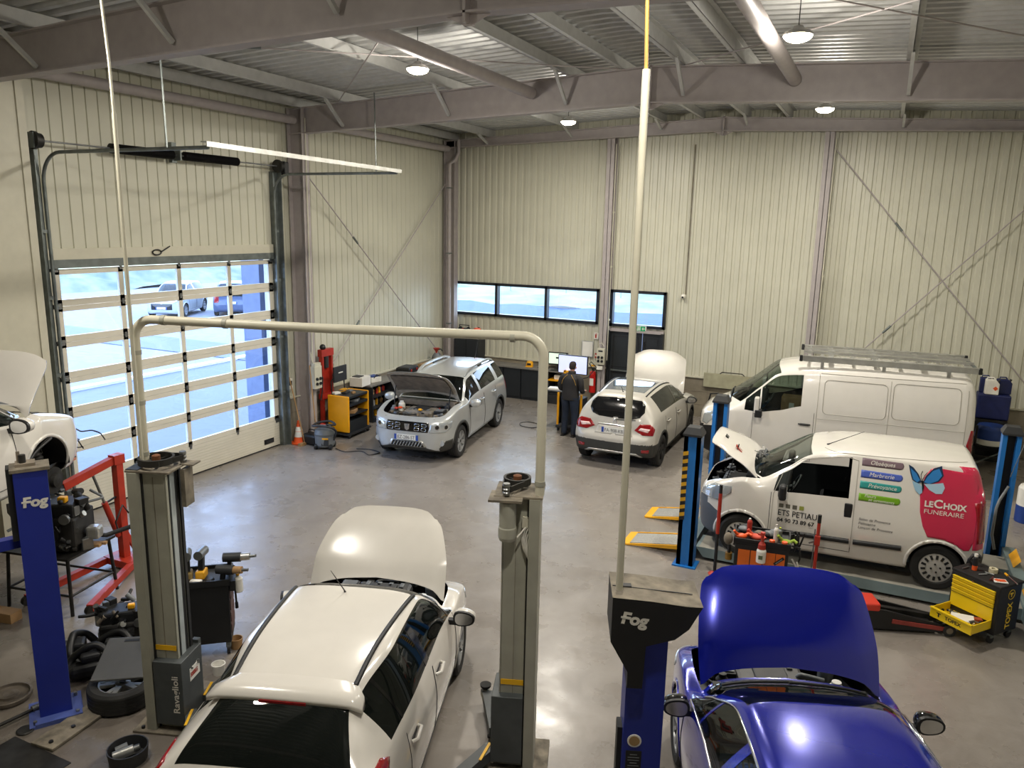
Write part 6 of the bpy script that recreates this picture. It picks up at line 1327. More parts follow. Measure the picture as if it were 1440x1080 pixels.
def swept(name, segs, m, parent, n=18):
    """segs: list of (centre, rx, ry) rings stacked into one closed tapered body"""
    b = MB(); vs = []; k = len(segs); P = pchip(np.array([list(c) + [rx, ry] for c, rx, ry in segs]), np.linspace(0, k - 1, (k - 1) * 4 + 1))
    for q in P:
        for a in range(n): t_ = 2 * PI * a / n; vs.append((q[0] + math.copysign(abs(math.cos(t_)) ** .85, math.cos(t_)) * q[3], q[1] + math.copysign(abs(math.sin(t_)) ** .85, math.sin(t_)) * q[4], q[2]))
    N = len(P); b.add(vs, [(i * n + a, i * n + (a + 1) % n, (i + 1) * n + (a + 1) % n, (i + 1) * n + a) for i in range(N - 1) for a in range(n)] + [list(range(n))[::-1], [(N - 1) * n + a for a in range(n)]], m, True); return b
pr = thing('person', 'person in a black jacket and dark jeans standing with back turned at the lit monitor', 'person', (-6.27, 16.42, 0), math.radians(-6))
# one continuous body under the clothes: pelvis root, legs, spine, arms, neck, head
V = [(0, 0, .93), (0, .01, 1.15), (0, .02, 1.36), (0, .03, 1.46), (0, .06, 1.55), (0, .08, 1.64), (0, .07, 1.70), (-.10, 0, .88), (-.12, .03, .50), (-.12, -.02, .10), (-.13, .10, .05), (.10, 0, .88), (.12, .03, .50), (.12, -.02, .10), (.13, .10, .05),
     (-.16, .02, 1.36), (-.26, .02, 1.14), (-.20, .24, 1.05), (-.17, .31, 1.04), (.16, .02, 1.36), (.26, .02, 1.14), (.20, .24, 1.05), (.17, .31, 1.04)]
E_ = [(0, 1), (1, 2), (2, 3), (3, 4), (4, 5), (5, 6), (0, 7), (7, 8), (8, 9), (9, 10), (0, 11), (11, 12), (12, 13), (13, 14), (2, 15), (15, 16), (16, 17), (17, 18), (2, 19), (19, 20), (20, 21), (21, 22)]
Rr = [(.11, .09), (.11, .08), (.10, .07), .05, .052, (.078, .088), (.066, .076), .07, .05, .042, .04, .07, .05, .042, .04, .035, .036, .034, .03, .035, .036, .034, .03]
skin_mesh('body', V, E_, Rr, M_skin, pr)
j = swept('jacket', [((0, 0, .88), .215, .145), ((0, .0, .95), .21, .145), ((0, .01, 1.12), .20, .14), ((0, .02, 1.28), .215, .145), ((0, .02, 1.38), .215, .135), ((0, .03, 1.445), .15, .105), ((0, .045, 1.49), .085, .085), ((0, .05, 1.53), .075, .08)], M_jkt, pr, 24)
for s in (-1, 1):
    pts = [(.16 * s, .02, 1.41), (.225 * s, .02, 1.36), (.265 * s, .01, 1.24), (.275 * s, .03, 1.13), (.25 * s, .14, 1.07), (.215 * s, .24, 1.05)]; pp = pchip(np.array(pts), np.linspace(0, 5, 21)); j.tube(list(pp), list(np.interp(np.linspace(0, 5, 21), range(6), [.075, .078, .068, .064, .055, .045])), M_jkt, 12); j.ball((.168 * s, .02, 1.392), .082, M_jkt, (1, 1, .95), 14)
jo = j.build('jacket', pr)
c = MB(); c.lathe([(.085, 0), (.095, .03), (.085, .075), (.075, .075), (.075, 0)], M_jkt, (0, .045, 1.47), (0, .15, 1), 18); c.build('collar', jo)
c = MB()
for s in (-1, 1): c.tube(list(pchip(np.array([(.045 * s, -.075, 1.475), (.10 * s, -.108, 1.42), (.155 * s, -.113, 1.34), (.185 * s, -.105, 1.25)]), np.linspace(0, 3, 12))), .006, M_pipe, 6)
c.build('piping', jo)
tr = MB()
for s in (-1, 1):
    P = pchip(np.array([(.10 * s, 0, .95, .125, .13), (.105 * s, 0, .80, .105, .115), (.118 * s, .02, .52, .075, .085), (.122 * s, .0, .30, .07, .08), (.125 * s, -.02, .05, .066, .075)]), np.linspace(0, 4, 17)); vs = []; n = 16
    for q in P: vs += [(q[0] + math.cos(2 * PI * a / n) * q[3], q[1] + math.sin(2 * PI * a / n) * q[4], q[2]) for a in range(n)]
    tr.add(vs, [(i * n + a, i * n + (a + 1) % n, (i + 1) * n + (a + 1) % n, (i + 1) * n + a) for i in range(16) for a in range(n)] + [[16 * n + a for a in range(n)]], M_jean, True)
tr.build('jeans', pr)
for s in (-1, 1): b = MB(); b.box((.13 * s, .035, .012), (.095, .29, .024), M_black, bev=.01); b.ball((.13 * s, .09, .045), .05, M_shoe, (.95, 1.7, .8)); b.ball((.13 * s, -.04, .06), .05, M_shoe, (.9, 1.2, 1.0)); b.build('shoe', pr)
h = MB(); n = 16; vs = []
for z, r, oy in ((1.595, .070, -.015), (1.62, .086, -.008), (1.66, .094, .0), (1.70, .094, .006), (1.735, .082, .012), (1.76, .05, .016), (1.768, .0, .018)): vs += [(math.cos(2 * PI * a / n) * r * .86, .072 + oy + math.sin(2 * PI * a / n) * r * (1.06 if math.sin(2 * PI * a / n) < 0 else .72), z) for a in range(n)]
h.add(vs, [(i * n + a, i * n + (a + 1) % n, (i + 1) * n + (a + 1) % n, (i + 1) * n + a) for i in range(6) for a in range(n)], M_hair, True); h.build('hair', pr)
f = MB()
for s in (-1, 1): f.ball((.083 * s, .075, 1.625), .026, M_skin, (.4, .8, 1.2)); f.ball((.032 * s, .158, 1.64), .011, M_white); f.ball((.032 * s, .167, 1.64), .006, M_black)
f.ball((0, .176, 1.61), .016, M_skin, (.8, 1.1, 1.3)); f.box((0, .160, 1.575), (.045, .012, .010), mat('lips', '#9c5f52', .5)); f.build('face', pr)
for s in (-1, 1):
    hd = MB(); w = Vector((.195 * s, .285, 1.045)); hd.ball(w + Vector((-.008 * s, .045, 0)), .042, M_skin, (.9, 1.1, .45))
    for k in range(4):
        q = w + Vector((s * (.032 - .020 * k) - .008 * s, .08, .0)); L_ = (.062, .075, .07, .055)[k]; hd.tube([q, q + Vector((0, L_ * .5, .008)), q + Vector((0, L_ * .85, -.012)), q + Vector((0, L_, -.035))], [.009, .0085, .008, .007], M_skin, 7)
    q = w + Vector((-.035 * s, .03, 0)); hd.tube([q, q + Vector((-.02 * s, .03, .0)), q + Vector((-.022 * s, .06, -.012))], [.011, .010, .008], M_skin, 7); hd.build('hand', pr)
# on and by the column left of the exit door
t = thing('fire_extinguisher', 'red fire extinguisher hanging beside the column left of the exit door', 'fire extinguisher', (-6.86, 19.62, .38)); b = MB(); b.lathe([(0, 0), (.085, 0), (.09, .02), (.09, .50), (.075, .57), (.03, .60), (0, .60)], mat('extinguisher_red', '#c01f1a', .3, dirt=.05), n=20); b.build('cylinder', t); b = MB(); b.box((0, -.088, .30), (.11, .012, .2), M_paper); b.build('label', t); b = MB(); b.box((0, 0, .63), (.05, .06, .06), M_black); b.box((.06, -.02, .66), (.14, .03, .02), M_black); b.tube([(0, .03, .62), (-.12, .02, .78), (-.06, 0, .84), (.10, 0, .7), (.11, -.02, .2)], .012, M_black); b.box((.0, .02, .74), (.12, .02, .05), M_yel); b.build('valve', t)
t = thing('electric_box', 'grey electric socket box with black sockets on the column left of the exit door', 'electric box', (-6.60, 19.48, 1.20)); b = MB(); b.box((0, 0, .22), (.22, .12, .44), M_clad2, bev=.01); b.build('enclosure', t); b = MB()
for x in (-.05, .05):
    for z in (.1, .2): b.cyl((x, -.06, z), (x, -.085, z), .035, M_black, n=14)
b.box((0, -.062, .37), (.12, .006, .04), M_dark); b.build('socket', t); b = MB(); b.box((-.02, .0, -.09), (.16, .08, .1), M_white); b.tube([(-.05, 0, .45), (-.08, .0, .55), (.0, .02, .58), (.06, .02, .5)], .01, M_clad2); b.tube([(-.06, 0, -.1), (-.2, .0, -.2), (-.3, -.1, -.36), (-.5, -.4, -.42)], .012, M_black); b.build('junction', t)
t = thing('notice_frame', 'framed white notice sheet on the back wall left of the socket column', 'notice', (-7.14, Y1 - .03, 1.52)); b = MB(); b.box((0, 0, 0), (.34, .02, .44), M_alu); b.build('notice_frame', t); b = MB(); b.box((0, -.012, 0), (.30, .004, .40), M_paper); b.build('sheet', t)
t = thing('safety_sign', 'small white and red extinguisher sign high beside the column', 'sign', (-6.90, Y1 - .03, 1.90)); b = MB(); b.box((0, 0, 0), (.13, .008, .18), M_white); b.build('sign_plate', t); b = MB(); b.box((-.01, -.006, -.01), (.045, .006, .10), M_red); b.box((.0, -.006, .055), (.05, .006, .015), M_red); b.build('pictogram', t)
tag(MB().box((0, 0, 0), (.06, .04, .13), M_red, bev=.006).box((0, -.022, .0), (.03, .004, .05), M_white).build('alarm_call_point', loc=(-6.88, Y1 - .04, 1.36)), 'small red alarm call point left of the grey socket box', 'alarm')
t = thing('leaning_board', 'pale greenish board fixed low on the back wall behind the white panel van', 'board', (-3.15, Y1 - .12, 1.02)); b = MB(); b.box((0, 0, 0), (1.5, .05, .36), mat('board_greenish', '#a8a58a', .7, dirt=.15)); b.build('board', t); b = MB(); b.tube([(-.35, 0, .18), (-.3, 0, .23), (.2, 0, .23), (.26, 0, .18)], .012, M_dsteel); b.build('handle', t)
tag(MB().tube([(0, 0, 0), (.05, 0, .5), (.1, 0, .75), (.3, 0, .78), (.28, 0, .68), (.1, .02, .45), (.3, 0, .3), (.42, 0, .15), (.2, 0, .05)], .022, M_black).box((.05, 0, .02), (.3, .2, .04), M_black).build('hose_stand', loc=(-3.72, 19.4, 0)), 'black bent hose stand on the floor in front of the greenish board', 'stand')
# blue containers behind the van
t = thing('drum_rack', 'dark metal rack behind the rear of the white panel van holding blue containers', 'rack', (2.42, 18.7, 0)); b = MB()
for x in (-.3, .3):
    for y in (-.25, .25): b.box((x, y, .45), (.04, .04, .9), M_dsteel)
for z in (.25, .48): b.box((0, 0, z), (.64, .54, .03), M_dsteel)
b.bar((-.3, -.26, .05), (.3, -.26, .45), .02, .03, M_galv); b.build('rack_frame', t)
t = thing('barrel', 'blue plastic barrel with a pale base on the rack behind the van', 'barrel', (2.40, 18.62, .5)); b = MB(); b.lathe([(0, 0), (.27, 0), (.28, .02), (.28, .12), (.0, .12)], M_paper, n=22); b.build('base', t); b = MB(); b.lathe([(.0, .12), (.285, .12), (.29, .18), (.28, .34), (.25, .4), (.0, .42)], M_blue, n=22); b.build('body', t)
tag(MB().box((0, 0, .27), (.62, .40, .54), M_dblue, bev=.03).build('storage_bin', loc=(2.43, 19.25, .93)), 'dark navy storage bin standing behind the blue barrel', 'bin')
tag(MB().box((0, 0, .46), (.6, .4, .92), M_dsteel).build('steel_plinth', loc=(2.43, 19.25, 0)), 'dark steel stand on the floor carrying the navy storage bin', 'stand')
def jerry(loc, m, label, rz=0, capm=None):
    t = thing('jerrycan', label, 'jerrycan', loc, rz); b = MB(); b.prism([(-.13, 0), (.13, 0), (.13, .24), (.06, .32), (-.13, .32)], -.09, .09, m, mk_plane((0, 0, 0), (1, 0, 0), (0, 0, 1), (0, -1, 0))); b.build('can_body', t, bevel=.015)
    h = MB(); h.tube([(-.10, 0, .31), (-.10, 0, .36), (.02, 0, .36), (.05, 0, .32)], .014, m); h.build('handle', t); c = MB(); c.cyl((.10, 0, .27), (.13, 0, .32), .025, capm or M_black, n=10); c.build('cap', t); return t
jerry((2.28, 19.34, 1.47), M_dblue, 'navy jerrycan on top of the storage bin, the left one'); jerry((2.60, 19.32, 1.47), M_dblue, 'navy jerrycan on top of the storage bin, the right one', .3)
w_ = jerry((2.36, 19.14, 1.47), M_white, 'white jerrycan with an orange diamond standing before the navy jerrycans'); b = MB(); b.box((.06, -.094, .14), (.07, .004, .07), M_orange, R=Matrix.Rotation(PI / 4, 3, 'Y')); b.build('hazard_label', w_)
t = thing('chemical_can', 'white and blue drum at the right edge of the view beyond the lift', 'can', (2.66, 15.2, 0)); b = MB(); b.lathe([(0, 0), (.17, 0), (.175, .02), (.175, .30), (0, .30)], M_blue, n=20); b.build('lower_band', t); b = MB(); b.lathe([(0, .30), (.175, .30), (.175, .6), (.15, .65), (0, .65)], M_white, n=20); b.build('body', t)
# things round the garage door column
t = thing('traffic_cone', 'orange and white striped traffic cone at the right end of the garage door', 'traffic cone', (-11.27, 12.86, 0)); b = MB(); b.box((0, 0, .02), (.34, .34, .04), M_orange, bev=.01); b.build('base', t); b = MB(); zz = [(.13, .04), (.104, .16), (.104, .16), (.078, .28), (.078, .28), (.052, .40), (.052, .40), (.028, .52), (.0, .525)]; b.lathe(zz, M_orange, n=20, mm=[M_orange, M_orange, M_white, M_white, M_orange, M_orange, M_orange, M_orange]); b.lathe([(.080, .29), (.057, .385)], M_white, n=20); b.build('cone', t)
t = thing('wet_vacuum', 'grey wet and dry vacuum cleaner with a coiled hose standing on the floor', 'vacuum cleaner', (-10.55, 12.86, 0), .4); b = MB(); b.lathe([(0, .06), (.19, .06), (.21, .10), (.22, .30), (.0, .30)], M_grey, n=22); b.box((.05, -.19, .17), (.16, .04, .14), M_dark, bev=.01); b.build('tank', t); b = MB(); b.lathe([(.225, .30), (.23, .34), (.20, .43), (.12, .47), (.0, .48)], mat('vacuum_head', '#5b5f60', .5, dirt=.1), n=22); b.box((0, 0, .49), (.26, .07, .05), M_grey, bev=.015); b.build('motor_head', t); b = MB()
for x, y in ((-.16, -.14), (.16, -.14), (-.16, .14), (.16, .14)): b.cyl((x - .025, y, .06), (x + .025, y, .06), .06, M_black, n=14)
b.build('wheel', t); b = MB(); b.tube(list(pchip(np.array([(.2, -.05, .2), (.27, -.1, .4), (.15, -.2, .52), (-.1, -.2, .54), (-.25, -.05, .5), (-.2, .15, .52), (.05, .2, .55), (.2, .1, .5), (.05, -.05, .53)]), np.linspace(0, 8, 50))), .024, M_dark, 9); b.build('hose', t); b = MB(); b.box((.06, -.215, .26), (.13, .012, .03), M_yel); b.build('latch', t)
tag(MB().box((0, 0, .12), (.42, .3, .24), M_black, bev=.05).tube([(-.12, 0, .24), (-.1, 0, .32), (.1, 0, .32), (.12, 0, .24)], .014, M_black).build('tool_bag', loc=(-10.98, 12.98, 0)), 'black tool bag lying between the traffic cone and the vacuum cleaner', 'bag')
t = thing('booster_pack', 'black and red battery booster by the foot of the column past the garage door', 'booster', (-10.95, 13.42, 0), .5); b = MB(); b.box((0, 0, .14), (.34, .16, .28), M_black, bev=.03); b.build('case', t); b = MB(); b.tube([(-.16, -.06, .1), (-.19, -.08, .3), (-.10, -.08, .38), (.0, -.06, .34)], .022, M_red); b.tube([(.16, -.06, .1), (.18, -.08, .26), (.08, -.09, .34)], .018, M_black); b.build('clamp', t)
tag(MB().tube(list(pchip(np.array([(0, 0, .012), (.3, -.1, .012), (.6, .1, .012), (.9, -.05, .012), (1.0, .2, .012), (.7, .3, .012), (.4, .2, .012)]), np.linspace(0, 6, 40))), .010, M_dark, 6).build('floor_cable', loc=(-10.3, 12.9, 0)), 'dark cable snaking on the floor in front of the yellow tool trolley', 'cable')
for x, y, tx, ty, h, l in ((-11.10, 12.84, -11.38, 12.74, 1.5, 'wooden broom leaning on the wall beside the garage door'), (-10.90, 13.02, -11.03, 13.0, 1.75, 'long wooden stick leaning on the column past the garage door')):
    t = thing('broom' if 'broom' in l else 'wooden_stick', l, 'broom' if 'broom' in l else 'stick', (0, 0, 0)); b = MB(); b.cyl((x, y, .05), (tx, ty, h), .014, M_card, n=8); b.build('stick', t)
    if 'broom' in l: b = MB(); b.box((x, y, .03), (.08, .36, .06), M_card); b.build('brush', t)
t = thing('electric_box', 'grey electric socket box on the column past the garage door', 'electric box', (X0 + .52, 13.2, 1.22)); b = MB(); b.box((0, 0, .24), (.12, .24, .5), M_clad2, bev=.01); b.box((0, 0, .52), (.10, .2, .08), M_clad2); b.build('enclosure', t); b = MB()
for y in (-.055, .055):
    for z in (.1, .21): b.cyl((.06, y, z), (.085, y, z), .035, M_black, n=12)
b.build('socket', t); b = MB(); b.tube([(0, -.05, .5), (0, -.12, .6), (-.03, -.14, .8)], .012, M_clad2); b.tube([(0, .12, .3), (.04, .17, .2), (.02, .16, -.1), (.0, .13, -.3)], .014, M_black); b.build('wiring', t)
t = thing('door_control', 'small white garage door control box on the wall right of the door', 'control box', (X0 + .04, 12.84, 1.22)); b = MB(); b.box((0, 0, .1), (.10, .17, .24), M_white, bev=.006); b.build('enclosure', t); b = MB(); b.box((.052, .02, .12), (.006, .08, .10), M_black); b.cyl((0, -.04, 0), (0, -.05, -.12), .006, M_dark, n=6); b.build('display', t)
t = thing('press_frame', 'tall red steel press frame standing beside the column past the garage door', 'press', (-11.28, 13.86, 0)); b = MB()
for y in (-.16, .16): b.box((0, y, 1.0), (.10, .05, 1.9), M_red); b.box((.0, y, .03), (.26, .08, .06), M_red)
b.box((0, 0, 1.9), (.12, .42, .16), M_red); b.box((0, 0, .9), (.12, .42, .12), M_red); b.box((-.03, .05, 1.35), (.02, .27, 1.1), M_red); b.build('frame', t); b = MB(); b.cyl((0, 0, 1.55), (0, 0, 1.82), .06, M_dark, n=14); b.build('ram', t); b = MB(); b.ball((0, -.1, 2.03), .07, M_black); b.build('work_light', t)
# yellow tool trolley with display
t = thing('tool_trolley', 'yellow sided tool trolley with black shelves and a dark display on arms', 'trolley', (-10.82, 14.06, 0), .06)
for y, w in ((-.40, .05), (.40, .05)): b = MB(); b.box((.0, y, .56), (.56, w, .84), M_amber, bev=.02); b.build('side_panel', t)
b = MB(); b.box((0, 0, .10), (.62, .90, .04), M_dark); b.box((0, 0, .25), (.50, .75, .26), M_bench); b.box((-.26, 0, .55), (.02, .76, .8), M_bench); b.build('base', t)
for z, th in ((.52, .03), (.76, .05), (.94, .05)): b = MB(); b.box((0, 0, z), (.54, .76, th), M_bench); b.build('shelf', t)
b = MB()
for x, y in ((-.26, -.38), (.26, -.38), (-.26, .38), (.26, .38)): caster(b, x, y, .045)
b.build('castor', t); b = MB(); b.tube([(-.25, -.28, .95), (-.27, -.28, 1.25), (-.24, -.2, 1.35)], .014, M_black); b.tube([(-.25, .22, .95), (-.27, .22, 1.25), (-.24, .2, 1.35)], .014, M_black); b.box((-.22, 0, 1.40), (.04, .50, .36), M_dark, bev=.008); b.build('display', t); b = MB(); b.box((-.197, .0, 1.43), (.004, .17, .028), M_white); b.build('display_mark', t)
for loc, d, m, l in (((-10.98, 13.82, .967), (.14, .16, .05), M_paper, 'white cloth on the near end of the yellow tool trolley'), ((-10.86, 14.02, .967), (.10, .26, .035), M_black, 'black meter case on top of the yellow tool trolley'), ((-10.68, 14.06, .967), (.07, .09, .05), M_card, 'tan rag near the front of the yellow tool trolley top'), ((-10.95, 14.22, .967), (.2, .16, .03), M_grey, 'grey folder at the far end of the yellow tool trolley top'), ((-10.70, 14.12, .785), (.2, .3, .05), M_grey, 'grey parts tray on the upper inner shelf of the yellow tool trolley'), ((-10.72, 14.0, .535), (.26, .3, .08), M_card, 'brown parts box on the lower inner shelf of the yellow tool trolley')):
    tag(MB().box((0, 0, d[2] / 2), d, m, rz=rnd.uniform(-.5, .5), bev=.01).build('workshop_item' if 'tray' not in l else 'parts_tray', loc=loc), l, l.split()[1] if 'cloth' in l or 'rag' in l else ('case' if 'case' in l else 'folder' if 'folder' in l else 'tray' if 'tray' in l else 'box'))
tag(MB().tube(list(pchip(np.array([(0, 0, 0), (.08, .1, .03), (0, .22, .05), (-.08, .1, .03), (.02, 0, .06), (.12, .15, .06), (.05, .3, .02)]), np.linspace(0, 6, 40))), .012, M_yel, 7).build('yellow_cable', loc=(-11.0, 13.98, .98)), 'yellow coiled cable lying at the back of the yellow tool trolley', 'cable')
# outside the garage door
car_o = spec(name='parked_car', label='pale silver car parked outside seen through the garage door, facing the hall', loc=(-32.4, 28.3, 0), rz=math.radians(-62), paint=P_silver, zr=1.65, zrf=1.58, zrr=1.58, zb=1.02, zc=1.12, zh=.95, du=.14)
t, B, pt = make_car(car_o); face_details(t, B, car_o, lamp=[(40, 1.85, .66, .80), (-.26, -.05), (.20, -.02), (.24, .10), (-.1, .08)], grille=[(-.5, .42), (.5, .42), (.5, .72), (-.5, .72)]); plate(t, '', (2.17, 0, .5), 1)
for k in range(2):
    po = spec(name='parked_car', label=('dark car with tall red lamps parked outside behind the pale silver car', 'dark car at the right end of the cars parked outside the garage door')[k], loc=((-30.6, 30.3, 0), (-27.4, 32.6, 0))[k], rz=math.radians(132), paint=mat('outdoor_car_dark', '#3c4a66', .3, coat=.5), zr=1.7, zrf=1.62, zrr=1.66, zb=1.02, zc=1.12, zh=.95, xt=-1.75, xg=-1.88, du=.14)
    t, B, pt = make_car(po); face_details(t, B, po, tail=[(50, -1.9, .72, 1.1), (-.07, -.4), (.08, -.4), (.08, .3), (-.05, .3)]); plate(t, '', (-2.0, 0, .7), -1)

# ================================================================ things in the foreground
rnd = random.Random(77)
# engine on a steel table, engine crane
t = thing('steel_table', 'dark grey steel table carrying an engine beside the far left blue post', 'table', (-9.12, 5.86, 0), math.radians(12))
b = MB(); b.box((0, 0, .74), (1.0, .80, .03), M_dsteel); b.build('table_top', t)
for x, y in ((-.44, -.34), (.44, -.34), (-.44, .34), (.44, .34)): b = MB(); b.cyl((x, y, .73), (x * 1.08, y * 1.12, 0), .022, M_dsteel, n=10); b.build('leg', t)
b = MB()
for p, q in (((-.46, -.36, .25), (.46, -.36, .25)), ((.46, -.36, .25), (.46, .36, .25)), ((-.46, .36, .25), (.46, .36, .25)), ((-.46, -.36, .25), (-.46, .36, .25))): b.cyl(p, q, .016, M_dsteel, n=8)
b.build('stretcher', t)
def engine_block(name, label, loc, rz, s, seed, n=46):
    r = random.Random(seed); t = thing(name, label, 'engine', loc, rz); b = MB(); b.box((0, 0, .22 * s), (.50 * s, .42 * s, .30 * s), M_dsteel, bev=.03); b.box((0, -.02, .42 * s), (.46 * s, .30 * s, .16 * s), M_black, bev=.03); b.box((.02, 0, .05 * s), (.40 * s, .30 * s, .10 * s), M_dsteel, bev=.02); b.build('block', t)
    b = MB()
    for k in range(n):
        a = r.uniform(0, 2 * PI); z = r.uniform(.05, .52) * s; rr = r.uniform(.20, .29) * s; c = (math.cos(a) * rr, math.sin(a) * rr * .85, z); mm = r.choice([M_black, M_dark, M_dsteel, M_steel, M_alu, M_dsteel, M_steel, M_grey, M_dust])
        if r.random() < .5: b.box(c, (r.uniform(.03, .12) * s, r.uniform(.03, .12) * s, r.uniform(.03, .14) * s), mm, rz=r.uniform(0, 3), bev=.008)
        else: d = Vector((r.uniform(-1, 1), r.uniform(-1, 1), r.uniform(-1, 1))).normalized() * r.uniform(.03, .09) * s; b.cyl(Vector(c) - d, Vector(c) + d, r.uniform(.012, .04) * s, mm, n=10)
    b.build('fittings', t); b = MB(); b.lathe([(0, -.02), (.09 * s, -.02), (.09 * s, .02), (.06 * s, .02), (.055 * s, .0), (0, .0)], M_dsteel, (.02, -.24 * s, .22 * s), (0, -1, 0), 20); b.lathe([(0, -.02), (.05 * s, -.02), (.05 * s, .02), (0, .02)], M_steel, (.18 * s, -.24 * s, .38 * s), (0, -1, 0), 16); b.build('pulley', t)
    b = MB(); b.box((.10 * s, -.08 * s, .53 * s), (.08 * s, .07 * s, .06 * s), M_yel, bev=.015); b.build('filler_cap', t); b = MB()
    for k in range(8):
        p = Vector((r.uniform(-.2, .2), r.uniform(-.2, .2), r.uniform(.3, .5))) * s; pts = [p]
        for q in range(4): p = p + Vector((r.uniform(-.14, .14), r.uniform(-.14, .14), r.uniform(-.07, .08))) * s; pts.append(p)
        b.tube(list(pchip(np.array([list(v) for v in pts]), np.linspace(0, 4, 17))), r.choice([.008, .014, .02]) * s, r.choice([M_black, M_dark, M_grey]), 7)
    b.build('hose_bundle', t); return t
e = engine_block('engine', 'black removed engine with a yellow cap standing on the dark steel table', (-8.98, 5.80, .755), .5, 1.25, 4, 70)
b = MB(); b.box((.0, -.30, .30), (.10, .004, .06), M_paper); b.build('label', e)
b = MB(); b.tube([(.30, .1, .12), (.50, .12, .10), (.66, .2, .14), (.8, .24, .18)], .03, M_dark); b.box((.42, .0, .2), (.16, .16, .16), M_alu, bev=.03); b.build('intake_pipe', e)
tag(MB().box((0, 0, .02), (.22, .06, .04), M_card, rz=.4).box((.02, .08, .02), (.2, .05, .035), M_card, rz=.5).build('wooden_block', loc=(-8.66, 5.98, .755)), 'small pale wooden blocks on the near corner of the steel table', 'wood')
M_crane = mat('crane_red', '#b3321d', .45, dirt=.2, scale=5)
t = thing('engine_crane', 'red engine crane with a grey boom tip standing behind the steel table', 'engine crane', (-9.24, 6.86, 0), math.radians(-90))
b = MB(); b.box((0, 0, .80), (.10, .11, 1.55), M_crane); b.bar((-.22, 0, .10), (.02, 0, .62), .05, .06, M_crane); b.box((0, 0, .10), (.3, .5, .10), M_crane); b.build('mast', t)
for s, ex, ey in ((-1, 1.35, -.10), (1, 1.15, .82)):
    b = MB(); b.bar((.05, s * .22, .10), (ex, ey, .09), .08, .09, M_crane); l_ = b.build('leg', t); w = MB(); w.cyl((ex, ey - .03, .06), (ex, ey + .03, .06), .06, M_dsteel, n=16); w.build('castor', l_)
b = MB(); b.bar((-.04, 0, 1.60), (.80, 0, 1.42), .09, .10, M_crane); b.box((.0, 0, 1.58), (.16, .13, .13), M_crane); b.build('boom', t); b = MB(); b.bar((.72, 0, 1.435), (1.15, 0, 1.34), .065, .07, mat('boom_tip_grey', '#3d4650', .5, dirt=.1)); b.bar((1.14, 0, 1.34), (1.14, 0, 1.12), .015, .02, M_dsteel); b.build('boom_extension', t)
b = MB(); b.cyl((.07, 0, .48), (.24, 0, 1.02), .04, M_crane, n=14); b.cyl((.24, 0, 1.02), (.38, 0, 1.48), .018, M_steel, n=10); b.bar((.06, 0, 1.05), (.26, 0, 1.0), .02, .02, M_black); b.tube([(.1, .05, .55), (.2, .14, .75), (.06, .12, .95), (-.04, .1, .8)], .012, M_dark); b.build('ram', t)
# pallet, piled parts, wheel with lid
t = thing('wooden_pallet', 'pale wooden pallet on the floor behind the left grey lift post', 'pallet', (-7.55, 6.35, 0), .45)
for k in range(5): b = MB(); b.box((0, -.32 + .16 * k, .125), (1.0, .12, .022), mat('pallet_wood', '#b58d55', .8, dirt=.2, scale=5)); b.build('board', t)
for x in (-.44, 0, .44): b = MB(); b.box((x, 0, .057), (.10, .76, .11), MATS['pallet_wood']); b.build('bearer', t)
g = engine_block('gearbox', 'grimy gearbox and loom heap on the floor before the wooden pallet', (-7.45, 5.45, 0), .8, .95, 14, 50)
tag(MB().box((0, 0, .012), (.34, .42, .02), M_paper, rz=.3).box((.05, .02, .03), (.26, .3, .015), M_paper, rz=-.2).build('paper_sheet', loc=(-7.1, 5.72, .0)), 'crumpled pale paper sheets between the gearbox heap and the grey lift post', 'paper')
for k, (x, y, l) in enumerate(((-7.52, 4.98, 'black plastic engine duct lying nearest the far left blue post'), (-7.25, 4.80, 'black plastic engine cover leaning on the loose wheel'), (-7.30, 5.12, 'dark ribbed hose part between the gearbox heap and the loose wheel'))):
    t = thing('engine_part', l, 'car part', (x, y, 0), rnd.uniform(0, 3)); b = MB(); b.box((0, 0, .10), (.32, .2, .14), M_black, bev=.05); b.box((.06, .05, .2), (.2, .14, .1), M_dark, bev=.03); b.build('housing', t); b = MB(); b.tube(list(pchip(np.array([(-.2, 0, .05), (-.1, .12, .2), (.1, .1, .3), (.22, -.02, .22), (.2, -.15, .05)]), np.linspace(0, 4, 25))), .04, M_black, 9); b.build('duct', t)
wl = make_wheel('loose_wheel', .33, .225, .225, 'five', None, (-6.56, 4.72, .115), 1, rimm=M_alu); wl.rotation_euler = (PI / 2, 0, .4); wl.empty_display_size = .1; tag(wl, 'loose car wheel lying flat on the floor behind the left grey lift post', 'wheel')
t = thing('kneeling_board', 'dark grey plastic board with a slot handle lying on the loose wheel', 'board', (-6.67, 4.84, .245), math.radians(35)); b = MB(); R = Matrix.Rotation(.20, 3, 'X'); M_lid = mat('lid_grey', '#4a4a49', .55, dirt=.1); b.box((0, .04, .10), (.50, .62, .03), M_lid, R=R, bev=.012); b.build('board', t); b = MB(); b.box(R @ Vector((0, .25, .016)) + Vector((0, .04, .10)), (.15, .035, .006), M_black, R=R); b.build('slot', t)
tag(MB().lathe([(.0, 0), (.20, 0), (.21, .02), (.21, .05), (.19, .055), (.18, .03), (.10, .03), (.09, .05), (.05, .055), (.0, .05)], mat('rusty_steel', '#6d6459', .6, .4, dirt=.3), n=28).build('brake_disc', loc=(-7.60, 4.20, 0)), 'used brake disc lying flat on the floor at the far left', 'brake disc')
